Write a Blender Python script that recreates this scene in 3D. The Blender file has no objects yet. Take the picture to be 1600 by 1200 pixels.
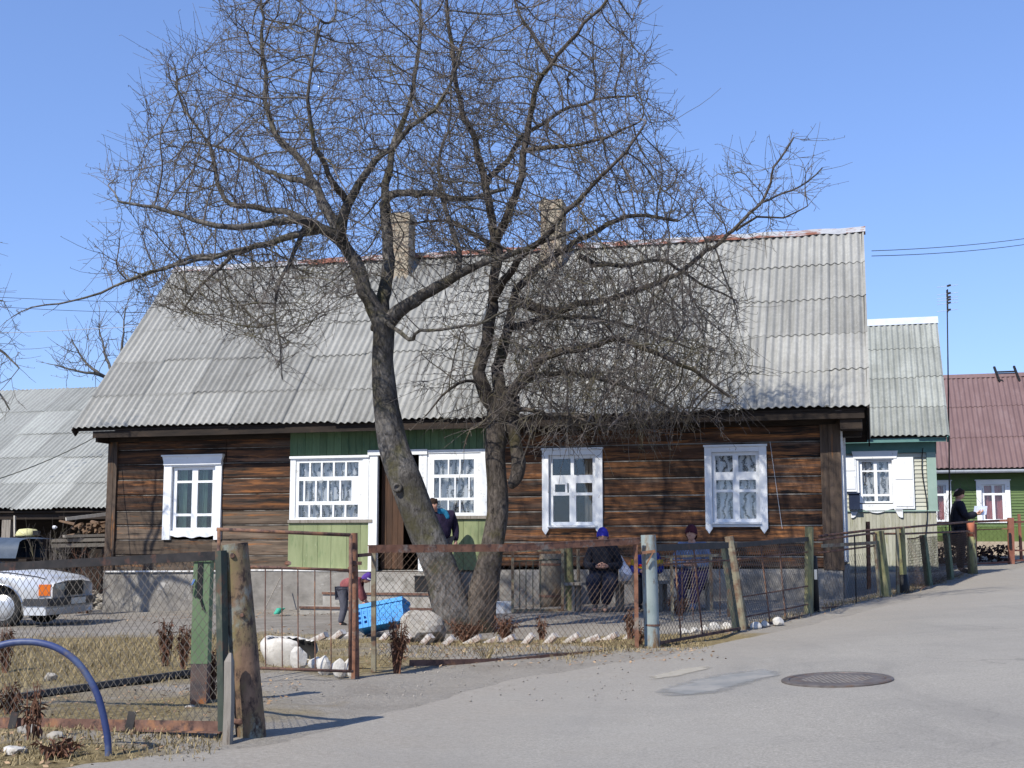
import bpy, bmesh, math, random
import numpy as np
from mathutils import Vector, Matrix
R = math.radians
rnd = random.Random(7)
C = bpy.context.scene.collection
EYE = 1.3
TH = math.atan(250/2000.0)

# ------------------------------------------------------------------ projection helpers (real positions from measured pixels + distances)
def P(px, py, Y):
    u = (px-800)/2000.0; v = (600-py)/2000.0
    yw = math.cos(TH)-v*math.sin(TH); zw = math.sin(TH)+v*math.cos(TH)
    k = Y/yw
    return Vector((u*k, Y, EYE+zw*k))
def proj(p):
    x, y, z = p[0], p[1], p[2]-EYE
    f = y*math.cos(TH)+z*math.sin(TH); w = -y*math.sin(TH)+z*math.cos(TH)
    return 800+2000*x/f, 600-2000*w/f

# ------------------------------------------------------------------ terrain height
CP = [P(*a) for a in [(0,1200,7.0),(400,1200,7.25),(800,1200,7.4),(1200,1200,7.0),(1600,1200,6.6),(395,1150,8.0),(345,1155,7.9),(170,1178,7.4),
      (0,1150,8.6),(315,1103,9.5),(548,1060,11.4),(450,1040,12.3),(1018,1013,14),(730,987,17),(600,1000,15.7),(850,1000,15.7),(1155,988,15.8),
      (1272,966,17.4),(1385,942,19.4),(1412,936,20.1),(1520,897,26.0),(1310,935,21.7),(172,955,25.5),(560,958,22.6),(940,957,20),
      (10,980,20.6),(1580,880,33),(1600,866,38),(80,937,31),(1308,1066,10.0),(1600,1000,12.2),(700,1090,9.9),(1460,893,30)]]
CP += [Vector(v) for v in [(0,0,0.0),(-12,0,-.1),(12,0,.5),(-25,25,-.1),(25,25,1.1),(-25,50,0.0),(25,50,1.3),(0,50,.7)]]
_n = len(CP)
_A = np.zeros((_n+3, _n+3)); _b = np.zeros(_n+3)
_xy = np.array([(p.x, p.y) for p in CP]); _z = np.array([p.z for p in CP])
_A[:_n,:_n] = np.linalg.norm(_xy[:,None]-_xy[None], axis=2) - 0.02*np.eye(_n)
_A[:_n,_n] = 1; _A[:_n,_n+1:] = _xy; _A[_n,:_n] = 1; _A[_n+1:,:_n] = _xy.T
_b[:_n] = _z
_w = np.linalg.solve(_A, _b)
def ghv(X, Y):
    X = np.asarray(X, float); Y = np.asarray(Y, float)
    q = np.stack([X.ravel(), Y.ravel()], 1)
    out = np.empty(len(q))
    for i in range(0, len(q), 20000):
        s = q[i:i+20000]
        d = np.linalg.norm(s[:,None]-_xy[None], axis=2)
        out[i:i+20000] = d@_w[:_n]+_w[_n]+s@_w[_n+1:]
    r = np.linalg.norm(q-np.array([0,20.]), axis=1)
    t = np.clip((r-30)/40, 0, 1); t = t*t*(3-2*t)
    out = out*(1-t)+0.5*t
    return out.reshape(X.shape)
def gh(x, y): return float(ghv([x],[y])[0])
def G(px, py):
    y0 = 4.0
    prev = None
    for i in range(400):
        y = y0*1.008**i
        p = P(px, py, y); d = p.z-gh(p.x, p.y)
        if prev is not None and d <= 0: return Vector((p.x, p.y, gh(p.x, p.y)))
        prev = d
    return p
def GY(px, Y):
    """a point on the ground in picture column px at distance Y"""
    p = P(px, 900, Y)
    for _ in range(4):
        z = gh(p.x, p.y)
        a, b = proj((p.x, p.y, z)); p.x += (px-a)/2000*Y
    return Vector((p.x, p.y, gh(p.x, p.y)))

# ------------------------------------------------------------------ node materials
def _mat(name):
    m = bpy.data.materials.new(name); m.use_nodes = True
    nt = m.node_tree
    return m, nt, nt.nodes["Principled BSDF"], nt.nodes, nt.links
def noise(nt, vec, scale, detail=6, rough=.6, dist=0.0):
    n = nt.nodes.new('ShaderNodeTexNoise'); n.inputs['Scale'].default_value = scale
    n.inputs['Detail'].default_value = detail; n.inputs['Roughness'].default_value = rough; n.inputs['Distortion'].default_value = dist
    if vec is not None: nt.links.new(vec, n.inputs['Vector'])
    return n.outputs['Fac']
def ramp(nt, fac, stops, interp='LINEAR'):
    r = nt.nodes.new('ShaderNodeValToRGB'); r.color_ramp.interpolation = interp
    e = r.color_ramp.elements
    while len(e) < len(stops): e.new(0.5)
    for i, (p, c) in enumerate(stops):
        e[i].position = p; e[i].color = (c[0], c[1], c[2], 1) if hasattr(c, '__len__') else (c, c, c, 1)
    nt.links.new(fac, r.inputs['Fac'])
    return r.outputs['Color']
def mixc(nt, fac, a, b, mode='MIX'):
    n = nt.nodes.new('ShaderNodeMix'); n.data_type = 'RGBA'; n.blend_type = mode
    for s, v in ((n.inputs[0], fac), (n.inputs[6], a), (n.inputs[7], b)):
        if hasattr(v, 'links') or hasattr(v, 'is_output'): nt.links.new(v, s)
        elif hasattr(v, '__len__'): s.default_value = (v[0], v[1], v[2], 1)
        else: s.default_value = v
    return n.outputs[2]
def math_(nt, op, a, b=None):
    n = nt.nodes.new('ShaderNodeMath'); n.operation = op
    for i, v in enumerate((a, b)):
        if v is None: continue
        if hasattr(v, 'is_output'): nt.links.new(v, n.inputs[i])
        else: n.inputs[i].default_value = v
    return n.outputs[0]
def coords(nt, stretch=(1,1,1), kind='Object'):
    t = nt.nodes.new('ShaderNodeTexCoord'); mp = nt.nodes.new('ShaderNodeMapping')
    mp.inputs['Scale'].default_value = stretch
    nt.links.new(t.outputs[kind], mp.inputs['Vector'])
    return mp.outputs['Vector']
def bump(nt, bs, h, strength, dist=.01):
    b = nt.nodes.new('ShaderNodeBump'); b.inputs['Strength'].default_value = strength; b.inputs['Distance'].default_value = dist
    nt.links.new(h, b.inputs['Height']); nt.links.new(b.outputs['Normal'], bs.inputs['Normal'])
def mat(name, c0, c1, scale=6, rough=.8, bmp=.3, stretch=(1,1,1), spots=None, metal=0.0, island=0.0, spec=.3, bdist=.006, bscale=4.0):
    """two-tone mottled surface; spots = list of (colour, scale, threshold, softness)"""
    m, nt, bs, N, L = _mat(name)
    v = coords(nt, stretch)
    f = noise(nt, v, scale, 8, .65)
    col = ramp(nt, f, [(.32, c0), (.68, c1)])
    for (sc, ss, th, so) in (spots or []):
        g = noise(nt, v, ss, 7, .7)
        k = ramp(nt, g, [(th-.045-so, 0.0), (th-.045+so, 1.0)])
        col = mixc(nt, k, col, sc)
    if island:
        ge = N.new('ShaderNodeNewGeometry')
        k = ramp(nt, ge.outputs['Random Per Island'], [(0, 1-island), (1, 1+island)])
        mu = N.new('ShaderNodeMapRange'); mu.inputs['To Min'].default_value = 1-island; mu.inputs['To Max'].default_value = 1+island
        L.new(ge.outputs['Random Per Island'], mu.inputs['Value'])
        vm = N.new('ShaderNodeVectorMath'); vm.operation = 'SCALE'
        L.new(col, vm.inputs[0]); L.new(mu.outputs['Result'], vm.inputs['Scale'])
        col = vm.outputs['Vector']
    L.new(col, bs.inputs['Base Color'])
    bs.inputs['Roughness'].default_value = rough; bs.inputs['Metallic'].default_value = metal
    bs.inputs['Specular IOR Level'].default_value = spec
    if bmp:
        bump(nt, bs, noise(nt, v, scale*bscale, 8, .7), bmp, bdist)
    return m

M = {}
M['logs'] = mat('weathered_logs', (.016,.009,.006), (.125,.055,.026), 3.0, .75, .8, (.35,2,5), [((.30,.12,.038),2.0,.61,.06),((.11,.09,.075),1.2,.66,.1),((.008,.006,.005),2.6,.61,.06)], island=.6, spec=.3)
M['logs_grey'] = mat('silvered_logs', (.05,.036,.026), (.17,.125,.09), 3.0, .85, .8, (.35,2,5), [((.27,.11,.035),2.2,.66,.05),((.02,.016,.013),2.6,.66,.06)], island=.35)
M['cornerwood'] = mat('corner_boards_brown', (.04,.028,.02), (.12,.085,.062), 3, .8, .6, (5,5,.4), [((.24,.10,.03),1.6,.68,.05)], island=.2)
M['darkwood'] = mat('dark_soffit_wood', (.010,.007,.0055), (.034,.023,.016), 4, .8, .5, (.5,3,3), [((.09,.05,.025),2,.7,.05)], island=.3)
M['lit_edge_bright'] = mat('bright_sunlit_edge', (.13,.115,.1), (.32,.295,.26), 3, .9, .2, (.8,2,2), [((.03,.02,.015),1.3,.60,.12)])  # pale tone stands for sunlit log edges, brighter on the right section
M['moss_post'] = mat('faded_green_post', (.075,.11,.065), (.14,.18,.115), 5, .8, .4, (2,2,.8), [((.2,.19,.14),4,.64,.07),((.05,.06,.045),5,.62,.06)])
M['dull_red'] = mat('orange_red_primer', (.3,.09,.05), (.42,.15,.085), 6, .8, .3)
M['slot_sand'] = mat('sand_in_slots', (.15,.137,.122), (.23,.21,.19), 20, .95, .3)
M['lit_edge'] = mat('pale_sunlit_edge', (.12,.105,.09), (.36,.33,.29), 3, .9, .2, (.8,2,2), [((.03,.02,.014),1.6,.56,.1)])
M['plaster'] = mat('old_plaster', (.18,.165,.148), (.315,.297,.268), 2.0, .92, .5, (1,1,1.4), [((.15,.14,.125),2.5,.62,.1),((.42,.4,.37),3.4,.70,.06)])
M['concrete'] = mat('rough_concrete', (.23,.215,.19), (.38,.36,.33), 4.0, .92, .5, (1,1,1), [((.13,.12,.1),5,.64,.08)])
M['limewash'] = mat('limewashed_ledge', (.6,.59,.56), (.8,.79,.77), 6, .85, .3, (1,1,1), [((.35,.33,.3),5,.62,.06)])
M['white'] = mat('white_window_paint', (.72,.74,.76), (.82,.83,.84), 3, .5, .15, (1,1,1), [((.52,.5,.46),9,.70,.04)], spec=.4)
M['white_peel'] = mat('white_peeling_paint', (.66,.68,.69), (.8,.81,.81), 4, .6, .3, (1,1,1), [((.42,.40,.35),7,.68,.04)], spec=.35)
M['green'] = mat('pale_green_boards', (.175,.205,.10), (.25,.28,.15), 2.5, .7, .3, (3,3,.6), [((.14,.19,.09),4,.66,.06),((.36,.38,.25),7,.72,.03)], island=.12)
M['green_dark'] = mat('green_frieze_boards', (.07,.125,.06), (.11,.175,.09), 3, .7, .3, (3,3,.6), [((.04,.09,.05),4,.66,.06)], island=.15)
M['doorwood'] = mat('brown_door_wood', (.028,.016,.01), (.085,.042,.022), 3, .7, .3, (4,4,.5), island=.2)
M['curtain_red'] = mat('rose_curtain', (.55,.14,.14), (.68,.28,.27), 7, .9, 0, (4,1,.6))
M['teal_trim'] = mat('blue_green_trim', (.09,.20,.185), (.13,.26,.24), 3, .6, .2)
M['lightteal'] = mat('pale_green_corner', (.24,.34,.29), (.3,.4,.35), 3, .6, .2)
M['tan_siding'] = mat('cream_siding', (.40,.40,.33), (.5,.5,.42), 3, .7, .2, (.6,2,2), island=.1)
M['tan_low'] = mat('cream_board_skirt', (.33,.325,.255), (.43,.42,.34), 4, .75, .3, (3,3,.5), [((.27,.27,.17),5,.63,.06)], island=.1)
M['green_siding'] = mat('grass_green_siding', (.08,.13,.042), (.118,.175,.065), 3, .65, .2, (.6,2,2), island=.1)
M['green_low'] = mat('olive_skirt', (.09,.13,.035), (.12,.165,.05), 3, .7, .2)
M['tan_found'] = mat('tan_foundation', (.34,.27,.2), (.45,.37,.28), 4, .9, .3)
M['redroof'] = mat('red_brown_roof_paint', (.15,.095,.09), (.19,.122,.115), 1.2, .6, .15, (1.5,.5,.5), [((.2,.135,.128),2.4,.64,.08)])
M['gutter'] = mat('pale_gutter', (.48,.52,.57), (.6,.63,.67), 4, .5, .1, metal=.2)
M['brick'] = mat('cream_brick', (.26,.22,.165), (.38,.33,.25), 7, .9, .4, (1,1,2.4), [((.3,.2,.13),6,.62,.05)])
M['ridge'] = mat('flaking_ridge_flashing', (.3,.31,.33), (.46,.47,.48), 3, .7, .3, (1,2,2), [((.2,.08,.05),1.5,.56,.04)])
M['rust'] = mat('rusted_iron', (.085,.045,.035), (.2,.115,.085), 9, .9, .6, (1,1,1), [((.05,.033,.03),12,.60,.06),((.26,.13,.07),5,.62,.06)], bdist=.003)
M['rust_bright'] = mat('orange_rust', (.15,.068,.04), (.27,.135,.085), 10, .9, .6, (1,1,1), [((.09,.05,.04),14,.60,.06),((.24,.2,.16),6,.64,.05)], bdist=.003)
M['rust_pipe'] = mat('rusty_pipe_with_paint_remains', (.11,.068,.046), (.235,.15,.1), 9, .85, .8, (1.6,1.6,.9), [((.16,.13,.06),3.4,.58,.1),((.2,.23,.21),3.0,.64,.06),((.05,.034,.027),11,.60,.06)], bdist=.004)
M['blue_pipe'] = mat('grey_blue_pipe_paint', (.20,.245,.24), (.31,.35,.34), 4, .8, .5, (2,2,.8), [((.19,.12,.06),2.6,.60,.06),((.12,.07,.045),6,.67,.04)], bdist=.003)
M['yg_pipe'] = mat('yellow_green_pipe_paint', (.17,.17,.075), (.28,.265,.135), 4, .8, .5, (3,3,.7), [((.15,.10,.05),2.8,.62,.1),((.19,.215,.15),2.3,.63,.1),((.08,.07,.05),5,.64,.06)], bdist=.003)
M['yg_rail'] = mat('weathered_green_rail', (.17,.155,.105), (.28,.25,.175), 6, .85, .3, (1,1,1), [((.14,.085,.055),4,.57,.06)])
M['green_post'] = mat('green_gate_paint', (.10,.155,.08), (.145,.205,.11), 3, .65, .3, (2,2,1), [((.10,.13,.085),5,.70,.08)])
M['soot'] = mat('soot_and_rust', (.05,.045,.05), (.15,.1,.08), 9, .85, .5, (1,1,1), [((.25,.1,.04),5,.58,.05)])
M['black_iron'] = mat('black_painted_iron', (.012,.011,.011), (.035,.03,.028), 8, .6, .3, (1,1,1), [((.07,.035,.025),9,.66,.05)])
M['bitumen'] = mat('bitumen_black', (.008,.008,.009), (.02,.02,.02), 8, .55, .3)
M['old_green_post'] = mat('dark_green_angle_iron', (.032,.042,.034), (.062,.075,.058), 6, .8, .3, (1,1,.7), [((.14,.14,.1),4,.62,.05),((.1,.06,.04),6,.62,.05)])
M['wire'] = mat('galvanised_wire', (.11,.095,.08), (.2,.18,.15), 4, .6, 0, metal=.4)
M['wire_rust'] = mat('rusty_wire', (.09,.06,.042), (.16,.11,.075), 4, .8, 0, metal=.2)
M['greywood'] = mat('silvered_plank', (.17,.15,.125), (.31,.28,.24), 4, .9, .6, (4,4,.4), [((.08,.06,.045),4,.64,.06)], island=.25)
M['palewood'] = mat('pale_board', (.45,.41,.34), (.6,.56,.49), 4, .85, .3, (4,4,.5))
M['firewood'] = mat('split_firewood', (.09,.055,.035), (.2,.13,.08), 8, .9, .5, island=.5)
M['bluehose'] = mat('blue_plastic_pipe', (.022,.036,.115), (.042,.062,.165), 5, .5, .1, (1,1,1), [((.09,.12,.2),4,.62,.1),((.12,.1,.09),9,.66,.05)], spec=.4)
M['bluecrate'] = mat('bright_blue_plastic', (.02,.22,.55), (.05,.32,.66), 6, .45, .05, spec=.5)
M['whitestone'] = mat('limewashed_stone', (.4,.38,.345), (.64,.615,.57), 5, .9, .7, (1,1,1), [((.36,.32,.26),5,.62,.06)], bdist=.01)
M['greystone'] = mat('field_stone', (.24,.22,.19), (.42,.39,.34), 5, .9, .7, (1,1,1), [((.15,.13,.1),6,.62,.06)], bdist=.01)
M['whitebrick'] = mat('whitewashed_brick', (.42,.38,.34), (.7,.67,.63), 8, .9, .4, (1,1,1), [((.33,.18,.12),6,.62,.06),((.2,.17,.14),3,.62,.1)], island=.25)
M['tyre_white'] = mat('white_painted_rubber', (.42,.39,.35), (.64,.61,.55), 6, .85, .8, (1,1,1), [((.3,.27,.23),5,.64,.06)])
M['rubber'] = mat('black_rubber', (.012,.012,.012), (.03,.03,.03), 9, .8, .2)
M['silver_car'] = mat('silver_car_paint', (.62,.63,.64), (.66,.67,.68), 2, .25, 0, metal=.3, spec=.5)
M['car_glass'] = mat('tinted_glass', (.012,.014,.016), (.02,.022,.024), 2, .05, 0, spec=.6)
M['car_trim'] = mat('dark_grey_plastic', (.03,.03,.033), (.05,.05,.054), 6, .55, .1)
M['chrome'] = mat('chrome', (.6,.6,.6), (.65,.65,.65), 3, .15, 0, metal=1)
M['hubcap'] = mat('hubcap_silver', (.45,.46,.47), (.55,.56,.57), 3, .35, 0, metal=.5)
M['orange'] = mat('amber_lens', (.75,.15,.01), (.85,.2,.02), 4, .25, 0, spec=.5)
M['lamp_glass'] = mat('headlight_glass', (.3,.36,.36), (.42,.46,.46), 12, .15, .2, (8,8,1), spec=.6)
M['plate'] = mat('number_plate', (.5,.52,.5), (.6,.61,.6), 6, .5, 0)
M['tarp'] = mat('slate_blue_tarp', (.04,.06,.09), (.075,.1,.14), 4, .6, .3)
M['yellow_tub'] = mat('faded_yellow_enamel', (.5,.47,.2), (.62,.59,.33), 5, .5, .2)
M['navy_box'] = mat('navy_sheet_metal', (.01,.018,.045), (.02,.03,.06), 5, .5, .1)
M['iron_cover'] = mat('worn_cast_iron', (.085,.073,.067), (.165,.145,.132), 10, .6, .4, (1,1,1), [((.14,.09,.06),8,.64,.06)], metal=.3)
M['green_cup'] = mat('mint_plastic', (.05,.36,.24), (.08,.42,.3), 5, .5, 0)
M['driedplant'] = mat('rust_brown_dry_stems', (.075,.035,.022), (.19,.095,.058), 5, .9, 0, island=.3)
M['straw'] = mat('dry_straw_grass', (.19,.145,.075), (.33,.265,.145), 3, .9, 0, island=.35)
M['litter'] = mat('fallen_leaves', (.17,.1,.055), (.36,.25,.15), 3, .9, 0, island=.5)
M['skin'] = mat('skin', (.5,.27,.19), (.58,.33,.24), 8, .55, 0)
M['eye'] = mat('dark_eye', (.01,.008,.007), (.02,.015,.012), 4, .3, 0)
def cloth(name, c, v=.35): 
    M[name] = mat(name, tuple(x*(1-v) for x in c), tuple(x*(1+v) for x in c), 8, .9, .9, (1,1,.5), bdist=.035, bscale=1.0)
for nm, c in [('black_wool',(.012,.013,.02)),('navy_skirt',(.014,.017,.032)),('royal_blue_knit',(.03,.03,.32)),('maroon_knit',(.06,.012,.02)),('slate_jacket',(.15,.19,.29)),
              ('violet_skirt',(.035,.022,.085)),('blue_shoe',(.04,.1,.22)),('brown_shoe',(.13,.11,.09)),('black_shoe',(.012,.011,.011)),('rose_jacket',(.27,.085,.085)),('grey_trousers',(.09,.09,.11)),
              ('purple_cap',(.09,.04,.24)),('white_cloth',(.72,.72,.75)),('turquoise_cloth',(.02,.17,.3)),('dark_purple_coat',(.022,.014,.038)),('black_coat',(.013,.013,.021)),
              ('kid_blue',(.02,.035,.24)),('kid_red',(.5,.03,.02)),('kid_yellow',(.62,.36,.02)),('brown_hair',(.035,.02,.012)),('grey_hair',(.24,.23,.22)),('paper',(.62,.68,.82)),('bag_white',(.68,.68,.74))]:
    cloth(nm, c, .12 if nm in ('paper','white_cloth','bag_white') else .3)

def bark(name, c0, c1, moss):
    m, nt, bs, N, L = _mat(name)
    v = coords(nt, (1,1,.42)); v2 = coords(nt)
    f = noise(nt, v, 22, 8, .7, .6)
    col = ramp(nt, f, [(.34, c0), (.66, c1)])
    k = ramp(nt, noise(nt, v2, 2.3, 6, .65), [(.52, 0.0), (.68, .75)])
    col = mixc(nt, k, col, moss)
    k2 = ramp(nt, noise(nt, v2, 1.1, 5, .6), [(.45, 0.0), (.6, 1.0)])
    col = mixc(nt, math_(nt, 'MULTIPLY', k2, .55), col, (.018,.015,.013))
    L.new(col, bs.inputs['Base Color']); bs.inputs['Roughness'].default_value = .92; bs.inputs['Specular IOR Level'].default_value = .2
    bump(nt, bs, f, 1.0, .03)
    return m
M['bark'] = bark('grey_bark', (.038,.034,.03), (.22,.203,.185), (.115,.105,.042))
M['bark_dark'] = bark('dark_rough_bark', (.018,.015,.013), (.15,.125,.105), (.1,.085,.03))
M['twig'] = mat('twig_bark', (.062,.052,.047), (.185,.16,.145), 3, .85, 0, (1,1,1), [((.12,.105,.06),1.6,.60,.08)], spec=.25)
M['broken_wood'] = mat('broken_heartwood', (.14,.06,.025), (.30,.15,.07), 14, .9, .8, (1,1,.4))

def roof_mat(name, c0, c1, dark, light):
    m, nt, bs, N, L = _mat(name)
    v = coords(nt, (1,1,1)); vs = coords(nt, (3.2,.32,.32))
    col = ramp(nt, noise(nt, v, 14, 9, .75), [(.3, c0), (.7, c1)])
    k = ramp(nt, noise(nt, vs, 1.5, 7, .7), [(.48, 0.0), (.66, 1.0)])
    col = mixc(nt, math_(nt, 'MULTIPLY', k, .6), col, dark)
    k = ramp(nt, noise(nt, v, .55, 6, .7), [(.46, 0.0), (.62, 1.0)])
    col = mixc(nt, math_(nt, 'MULTIPLY', k, .4), col, dark)
    k = ramp(nt, noise(nt, v, 26, 5, .7), [(.6, 0.0), (.7, 1.0)])
    col = mixc(nt, math_(nt, 'MULTIPLY', k, .55), col, light)
    k = ramp(nt, noise(nt, v, 9, 5, .7), [(.66, 0.0), (.74, 1.0)])
    col = mixc(nt, math_(nt, 'MULTIPLY', k, .5), col, (.09,.085,.07))
    ge = N.new('ShaderNodeNewGeometry')
    mu = N.new('ShaderNodeMapRange'); mu.inputs['To Min'].default_value = .82; mu.inputs['To Max'].default_value = 1.14
    L.new(ge.outputs['Random Per Island'], mu.inputs['Value'])
    vm = N.new('ShaderNodeVectorMath'); vm.operation = 'SCALE'
    L.new(col, vm.inputs[0]); L.new(mu.outputs['Result'], vm.inputs['Scale'])
    L.new(vm.outputs['Vector'], bs.inputs['Base Color'])
    bs.inputs['Roughness'].default_value = .9; bs.inputs['Specular IOR Level'].default_value = .25
    bump(nt, bs, noise(nt, v, 40, 6, .7), .35, .006)
    return m
M['slate'] = roof_mat('corrugated_cement_roof', (.255,.252,.232), (.355,.35,.325), (.175,.172,.157), (.46,.455,.42))
M['slate_pale'] = roof_mat('pale_corrugated_roof', (.305,.31,.285), (.405,.41,.38), (.235,.238,.218), (.48,.48,.45))
M['slate_green'] = roof_mat('mossy_corrugated_roof', (.24,.25,.225), (.35,.36,.33), (.15,.155,.135), (.5,.5,.46))

def glass_mat():
    m, nt, bs, N, L = _mat('window_glass')
    tr = N.new('ShaderNodeBsdfTransparent'); gl = N.new('ShaderNodeBsdfGlossy'); mx = N.new('ShaderNodeMixShader')
    gl.inputs['Roughness'].default_value = .02; gl.inputs['Color'].default_value = (.9,.95,1,1)
    tr.inputs['Color'].default_value = (.94,.95,.95,1)
    lw = N.new('ShaderNodeLayerWeight'); lw.inputs['Blend'].default_value = .25
    f = math_(nt, 'ADD', math_(nt, 'MULTIPLY', lw.outputs['Fresnel'], .6), .035)
    L.new(f, mx.inputs['Fac']); L.new(tr.outputs[0], mx.inputs[1]); L.new(gl.outputs[0], mx.inputs[2])
    v = coords(nt); nb = noise(nt, v, 2.5, 3, .5)
    b = N.new('ShaderNodeBump'); b.inputs['Strength'].default_value = .12; b.inputs['Distance'].default_value = .02
    L.new(nb, b.inputs['Height']); L.new(b.outputs['Normal'], gl.inputs['Normal'])
    L.new(mx.outputs[0], N['Material Output'].inputs['Surface'])
    return m
M['glass'] = glass_mat()
def lace_mat():
    m, nt, bs, N, L = _mat('lace_curtain')
    v = coords(nt, (1,1,1))
    w = N.new('ShaderNodeTexWave'); w.inputs['Scale'].default_value = 2.4; w.inputs['Distortion'].default_value = 9; w.inputs['Detail'].default_value = 4
    w.inputs['Detail Scale'].default_value = 1.6
    L.new(v, w.inputs['Vector'])
    vo = N.new('ShaderNodeTexVoronoi'); vo.inputs['Scale'].default_value = 42; L.new(v, vo.inputs['Vector'])
    a = math_(nt, 'ADD', math_(nt, 'MULTIPLY', w.outputs['Fac'], .75), math_(nt, 'MULTIPLY', vo.outputs['Distance'], .5))
    k = ramp(nt, a, [(.28, .2), (.62, 1.0)])
    bs.inputs['Base Color'].default_value = (.85,.84,.84,1); bs.inputs['Roughness'].default_value = .9
    L.new(k, bs.inputs['Alpha'])
    return m
M['lace'] = lace_mat()
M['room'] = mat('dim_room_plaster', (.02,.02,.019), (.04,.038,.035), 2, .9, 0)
M['curtain_dark'] = mat('olive_drape', (.10,.18,.12), (.18,.27,.19), 6, .9, 0, (6,1,.5))
M['curtain_pale'] = mat('buff_drape', (.32,.26,.2), (.45,.38,.3), 6, .9, 0, (6,1,.5))

# ------------------------------------------------------------------ mesh builder
class MB:
    def __init__(s): s.v = []; s.f = []; s.mi = []; s.cur = 0
    def add(s, vs, fs):
        o = len(s.v); s.v.extend([tuple(x) for x in vs])
        for f in fs: s.f.append(tuple(i+o for i in f)); s.mi.append(s.cur)
        return s
    def box(s, x0, x1, y0, y1, z0, z1):
        return s.add([(x0,y0,z0),(x1,y0,z0),(x1,y1,z0),(x0,y1,z0),(x0,y0,z1),(x1,y0,z1),(x1,y1,z1),(x0,y1,z1)],
                     [(0,3,2,1),(4,5,6,7),(0,1,5,4),(1,2,6,5),(2,3,7,6),(3,0,4,7)])
    def cham(s, x0, x1, y0, y1, z0, z1, c):
        """box whose front (low y) long edges are chamfered"""
        pts = [(y1,z0),(y0+c,z0),(y0,z0+c),(y0,z1-c),(y0+c,z1),(y1,z1)]
        n = len(pts)
        vs = [(x0,a,b) for a, b in pts]+[(x1,a,b) for a, b in pts]
        fs = [tuple(range(n-1,-1,-1)), tuple(range(n,2*n))]+[(i,(i+1)%n,n+(i+1)%n,n+i) for i in range(n)]
        return s.add(vs, fs)
    def prism(s, pts, y0, y1):
        """polygon (x,z) given anticlockwise seen from -y, from y0 to y1"""
        n = len(pts)
        vs = [(x,y0,z) for x, z in pts]+[(x,y1,z) for x, z in pts]
        return s.add(vs, [tuple(range(n)), tuple(range(2*n-1,n-1,-1))]+[(i,n+i,n+(i+1)%n,(i+1)%n) for i in range(n)])
    def beam(s, p, q, w, h, up=(0,0,1)):
        p = Vector(p); q = Vector(q); d = (q-p).normalized(); u = Vector(up)
        if abs(d.dot(u)) > .95: u = Vector((0,1,0))
        r = d.cross(u).normalized()*w/2; u = r.cross(d).normalized()*h/2
        vs = [p-r-u,p+r-u,p+r+u,p-r+u,q-r-u,q+r-u,q+r+u,q-r+u]
        return s.add(vs, [(0,3,2,1),(4,5,6,7),(0,1,5,4),(1,2,6,5),(2,3,7,6),(3,0,4,7)])
    def tube(s, pts, rad, n=6, cap=True, wob=0, seed=0):
        pts = [Vector(p) for p in pts]
        if not hasattr(rad, '__len__'): rad = [rad]*len(pts)
        rg = random.Random(seed)
        vs = []; fs = []
        pr = None
        for i, p in enumerate(pts):
            t = (pts[min(i+1,len(pts)-1)]-pts[max(i-1,0)])
            t = t.normalized() if t.length > 1e-9 else Vector((0,0,1))
            if pr is None:
                a = Vector((0,0,1)) if abs(t.z) < .9 else Vector((1,0,0))
                pr = t.cross(a).normalized()
            else:
                pr = (pr-t*pr.dot(t)).normalized()
            b = t.cross(pr)
            for k in range(n):
                an = 2*math.pi*k/n
                rr = rad[i]*(1+(rg.uniform(-wob,wob) if wob else 0))
                vs.append(p+(pr*math.cos(an)+b*math.sin(an))*rr)
        for i in range(len(pts)-1):
            for k in range(n):
                fs.append((i*n+k, i*n+(k+1)%n, (i+1)*n+(k+1)%n, (i+1)*n+k))
        if cap:
            fs.append(tuple(range(n-1,-1,-1))); fs.append(tuple(range((len(pts)-1)*n, len(pts)*n)))
        return s.add(vs, fs)
    def lathe(s, prof, n=16, c=(0,0,0), axis='z', sx=1, sy=1):
        vs = []; m = len(prof)
        for r, z in prof:
            for k in range(n):
                a = 2*math.pi*k/n
                x, y = r*math.cos(a)*sx, r*math.sin(a)*sy
                if axis == 'z': vs.append((c[0]+x, c[1]+y, c[2]+z))
                elif axis == 'y': vs.append((c[0]+x, c[1]+z, c[2]+y))
                else: vs.append((c[0]+z, c[1]+x, c[2]+y))
        fs = [(i*n+k, i*n+(k+1)%n, (i+1)*n+(k+1)%n, (i+1)*n+k) for i in range(m-1) for k in range(n)]
        fs += [tuple(range(n-1,-1,-1)), tuple(range((m-1)*n, m*n))]
        return s.add(vs, fs)
    def rock(s, c, rx, ry, rz, seed, flat=.3, sub=2):
        b = bmesh.new(); bmesh.ops.create_icosphere(b, subdivisions=sub, radius=1)
        rg = random.Random(seed)
        dirs = [(Vector((rg.gauss(0,1),rg.gauss(0,1),rg.gauss(0,1))).normalized(), rg.uniform(.55,.9)) for _ in range(9)]
        vs = []
        b.verts.ensure_lookup_table()
        for v in b.verts:
            p = v.co.copy()
            for d, k in dirs:
                e = p.dot(d)
                if e > k: p -= d*(e-k)
            p *= rg.uniform(.96,1.04)
            z = p.z*rz
            vs.append((c[0]+p.x*rx, c[1]+p.y*ry, c[2]+max(z,-flat*rz)))
        fs = [tuple(v.index for v in f.verts) for f in b.faces]
        b.free()
        return s.add(vs, fs)
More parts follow.
